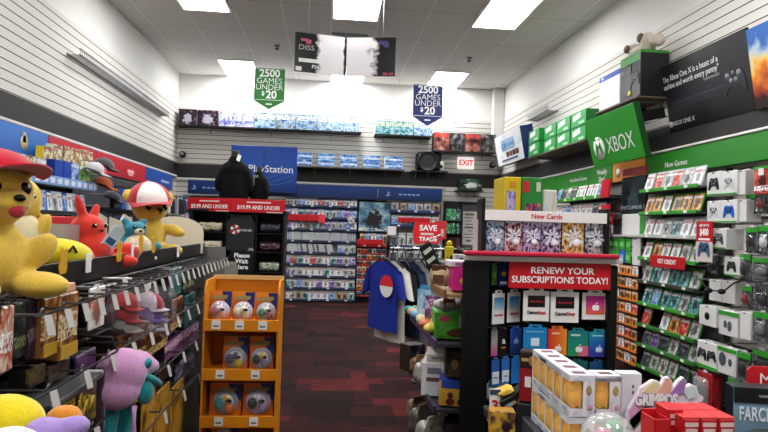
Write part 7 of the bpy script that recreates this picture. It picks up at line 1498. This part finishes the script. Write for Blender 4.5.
# multicoloured toy bag with scalloped header
Yg = 1.42
def gpt(u, v): P = aY(u, v, Yg); return P
o_ = gpt(655, 432); q = thing('toy_bag', 'pink and white toy bag with rainbow scalloped header and GRIMPOS lettering', 'toy pack', (o_.x, Yg, CZ+.001))
def pol(pts): return [(gpt(u, v).x-o_.x, gpt(u, v).z-CZ) for u, v in pts]
top = [(622, 440), (628, 408), (636, 396), (640, 388), (646, 384), (652, 380), (657, 381), (660, 385), (663, 378), (668, 377), (671, 382), (672, 388), (677, 381), (682, 377), (685, 381), (684, 387), (690, 384), (695, 386), (697, 393), (702, 397), (701, 401), (690, 404), (672, 440)]
b = MB(); b.prism(pol(top)[::-1], -.006, .006); part('header_card', b, mat('#f0e2ea', .4), q)
for nm, pts, c in (('rainbow_yellow', [(641, 392), (647, 385), (653, 381), (657, 383), (656, 393)], '#f2dfae'), ('rainbow_peach', [(656, 393), (661, 385), (664, 379), (668, 378), (670, 384), (668, 394)], '#ecae98'), ('rainbow_violet', [(668, 394), (673, 388), (678, 382), (682, 378), (684, 382), (682, 392), (676, 396)], '#a878b8'), ('rainbow_mint', [(682, 392), (686, 387), (691, 385), (695, 388), (695, 396), (686, 399)], '#cfe0de'), ('pink_panel', [(628, 410), (636, 397), (650, 398), (660, 402), (668, 404), (664, 420), (650, 412), (640, 418), (630, 430)], '#d9a4d0'), ('green_leaf', [(624, 428), (630, 417), (640, 408), (646, 405), (647, 412), (640, 420), (632, 430)], '#3f7a4a'), ('green_leaf', [(641, 432), (645, 420), (651, 411), (652, 420), (648, 432)], '#7ab07a'), ('pink_fold', [(628, 436), (640, 424), (655, 418), (668, 420), (668, 428), (650, 428), (636, 438)], '#e8d4dc')):
    b = MB(); b.prism(pol(pts)[::-1], -.0085, -.0065); part('printed_patch', b, mat(c, .45), q)
P = gpt(654, 399.5); text('GRIMPOS', .036, LET_W, q, (P.x-o_.x, -.0105, P.z-CZ), bold=.05, xs=.72); text('GRIMPOS', .036, mat('#b07ab8', .5), q, (P.x-o_.x+.001, -.0092, P.z-CZ-.001), bold=.09, xs=.72)
part('bag', blob('tb', [((0, .04, .06), (.07, .035, .07)), ((.02, .045, .12), (.05, .03, .05))], mat('#d8c4d4', .4, 0, .15), .008, 3), q)
# red boxes
rz0 = R(-8)
for i, (u, v, Y) in enumerate(((697.5, 420, 1.13), (714, 420, 1.13), (730, 420, 1.13), (678, 421, 1.16))):
    pass
RB = mat('#c81e24', .4); RBd = mat('#9a1218', .45)
A = aY(683, 418, 1.12); B = aY(736, 418, 1.12); wrow = (B.x-A.x); bwid = wrow/3
for r in range(2):
    for i in range(3):
        P = A + Vector((bwid*(i+.5), 0, 0)); zt_ = A.z; y = 1.12+r*.052; hgt = zt_-CZ-.002+r*.0
        q = thing('game_box', 'flat-topped red box with white lettered front, %s from left in %s row' % (ORD[i], ('front', 'rear')[r]), 'game box', (P.x, y, CZ+.001), 0, 'red boxes on the counter')
        b = MB(); b.box((0, .025, hgt/2), (bwid-.002, .05, hgt), 0, .003); part('carton', b, RB, q); b = MB(); b.box((0, .025, hgt+.0005), (bwid*.96, .048, .002), 0, 0); part('lid', b, mat('#d6383a', .4), q)
        if r == 0: b = MB(); b.box((0, -.0005, hgt-.012), (bwid*.75, .001, .008)); b.box((0, -.0005, hgt-.024), (bwid*.65, .001, .008)); part('printed_line', b, mat('#e8c8c4', .5), q); b = MB(); b.ball((0, -.0, hgt-.042), (.008, .001, .006)); part('yellow_mark', b, mat('#d8a83a', .4), q)
P = aY(678, 414, 1.2); hgt = P.z-CZ
q = thing('game_box', 'red box set slightly back with lettered front, left of the red front row', 'game box', (aY(676, 418, 1.15).x, 1.15, CZ+.001)); hgt2 = aY(670, 409, 1.15).z-CZ; b = MB(); b.box((0, .025, hgt2/2), (.034, .05, hgt2), 0, .003); part('carton', b, RB, q); b = MB(); b.box((0, -.0005, hgt2-.015), (.024, .001, .008)); b.box((0, -.0005, hgt2-.028), (.02, .001, .008)); part('printed_line', b, mat('#e8c8c4', .5), q)
q = thing('open_tray', 'open red tray box at left of the stacked red boxes', 'tray', (aY(662, 430, 1.14).x, 1.14, CZ+.001)); hh = aY(655, 418, 1.15).z-CZ; b = MB()
for c, d in (((0, 0, hh/2), (.03, .003, hh)), ((0, .05, hh/2), (.03, .003, hh*1.05)), ((-.015, .025, hh/2), (.003, .05, hh)), ((.015, .025, hh/2), (.003, .05, hh)), ((0, .025, .003), (.03, .05, .004))): b.box(c, d, 0, .0005)
part('tray_wall', b, RB, q); b = MB(); b.box((0, .025, hh*.5), (.024, .04, hh*.6), 0, .003); part('inner_pack', b, RBd, q)
# big game box and red sign at the frame's edge
Yf = 1.5; A = aY(741, 390, Yf); rzf = R(-14)
q = thing('game_standee', 'dark blue-grey game box with FARCRY lettering at the photo edge', 'game box', (A.x+.118, Yf, CZ+.001), rzf); H_ = A.z-CZ; w_ = .24
b = MB(); b.box((0, .03, H_/2), (w_, .06, H_), 0, .003, None, 1); part('carton', b, [mat('#1c2026', .4), grad('#3a4a5a', '#8fb0c4', 1, .4, '#6a8a9e')], q); b = MB(); b.box((0, -.001, H_-.02), (w_, .003, .04)); part('top_band', b, mat('#15171b', .4), q); b = MB(); b.box((.0, -.003, H_-.02), (.12, .002, .006)); part('printed_line', b, mat('#8a8c90', .5), q)
text('FARCRY', .05, mat('#e8eef2', .5), q, (-w_/2+.012, -.002, H_-.07), align='LEFT', bold=.015, xs=.54)
b = MB(); b.ball((-.05, -.001, H_*.3), (.06, .003, .05)); b.ball((.03, -.001, H_*.25), (.05, .003, .06)); part('printed_figures', b, mat('#4a5a5e', .5), q)
A = aY(750, 367, 1.62); B = aY(749, 392, 1.62)
q = thing('shelf_sign', 'red rounded sign with white letter M behind dark blue game box', 'sign', (A.x+.075, 1.62, CZ+.001), R(-10)); zb_ = B.z-CZ; zt_ = A.z-CZ; w_ = .15
b = MB(); r = .012; b.prism([(-w_/2+r, zb_), (w_/2-r, zb_), (w_/2, zb_+r), (w_/2, zt_-r), (w_/2-r, zt_), (-w_/2+r, zt_), (-w_/2, zt_-r), (-w_/2, zb_+r)], -.003, .003, 0, None, 0); part('sign_face', b, mat('#c92026', .4), q); text('M', .05, LET_W, q, (-w_*.17, -.004, (zb_+zt_)/2-.003), bold=-.005)
b = MB(); b.tube([(0, .008, zt_-.02), (0, .008, .006)], .006, 0, 8); part('pole', b, CHROME, q); b = MB(); b.box((0, .01, .004), (.08, .06, .008), 0, .002); part('foot', b, DARK, q)
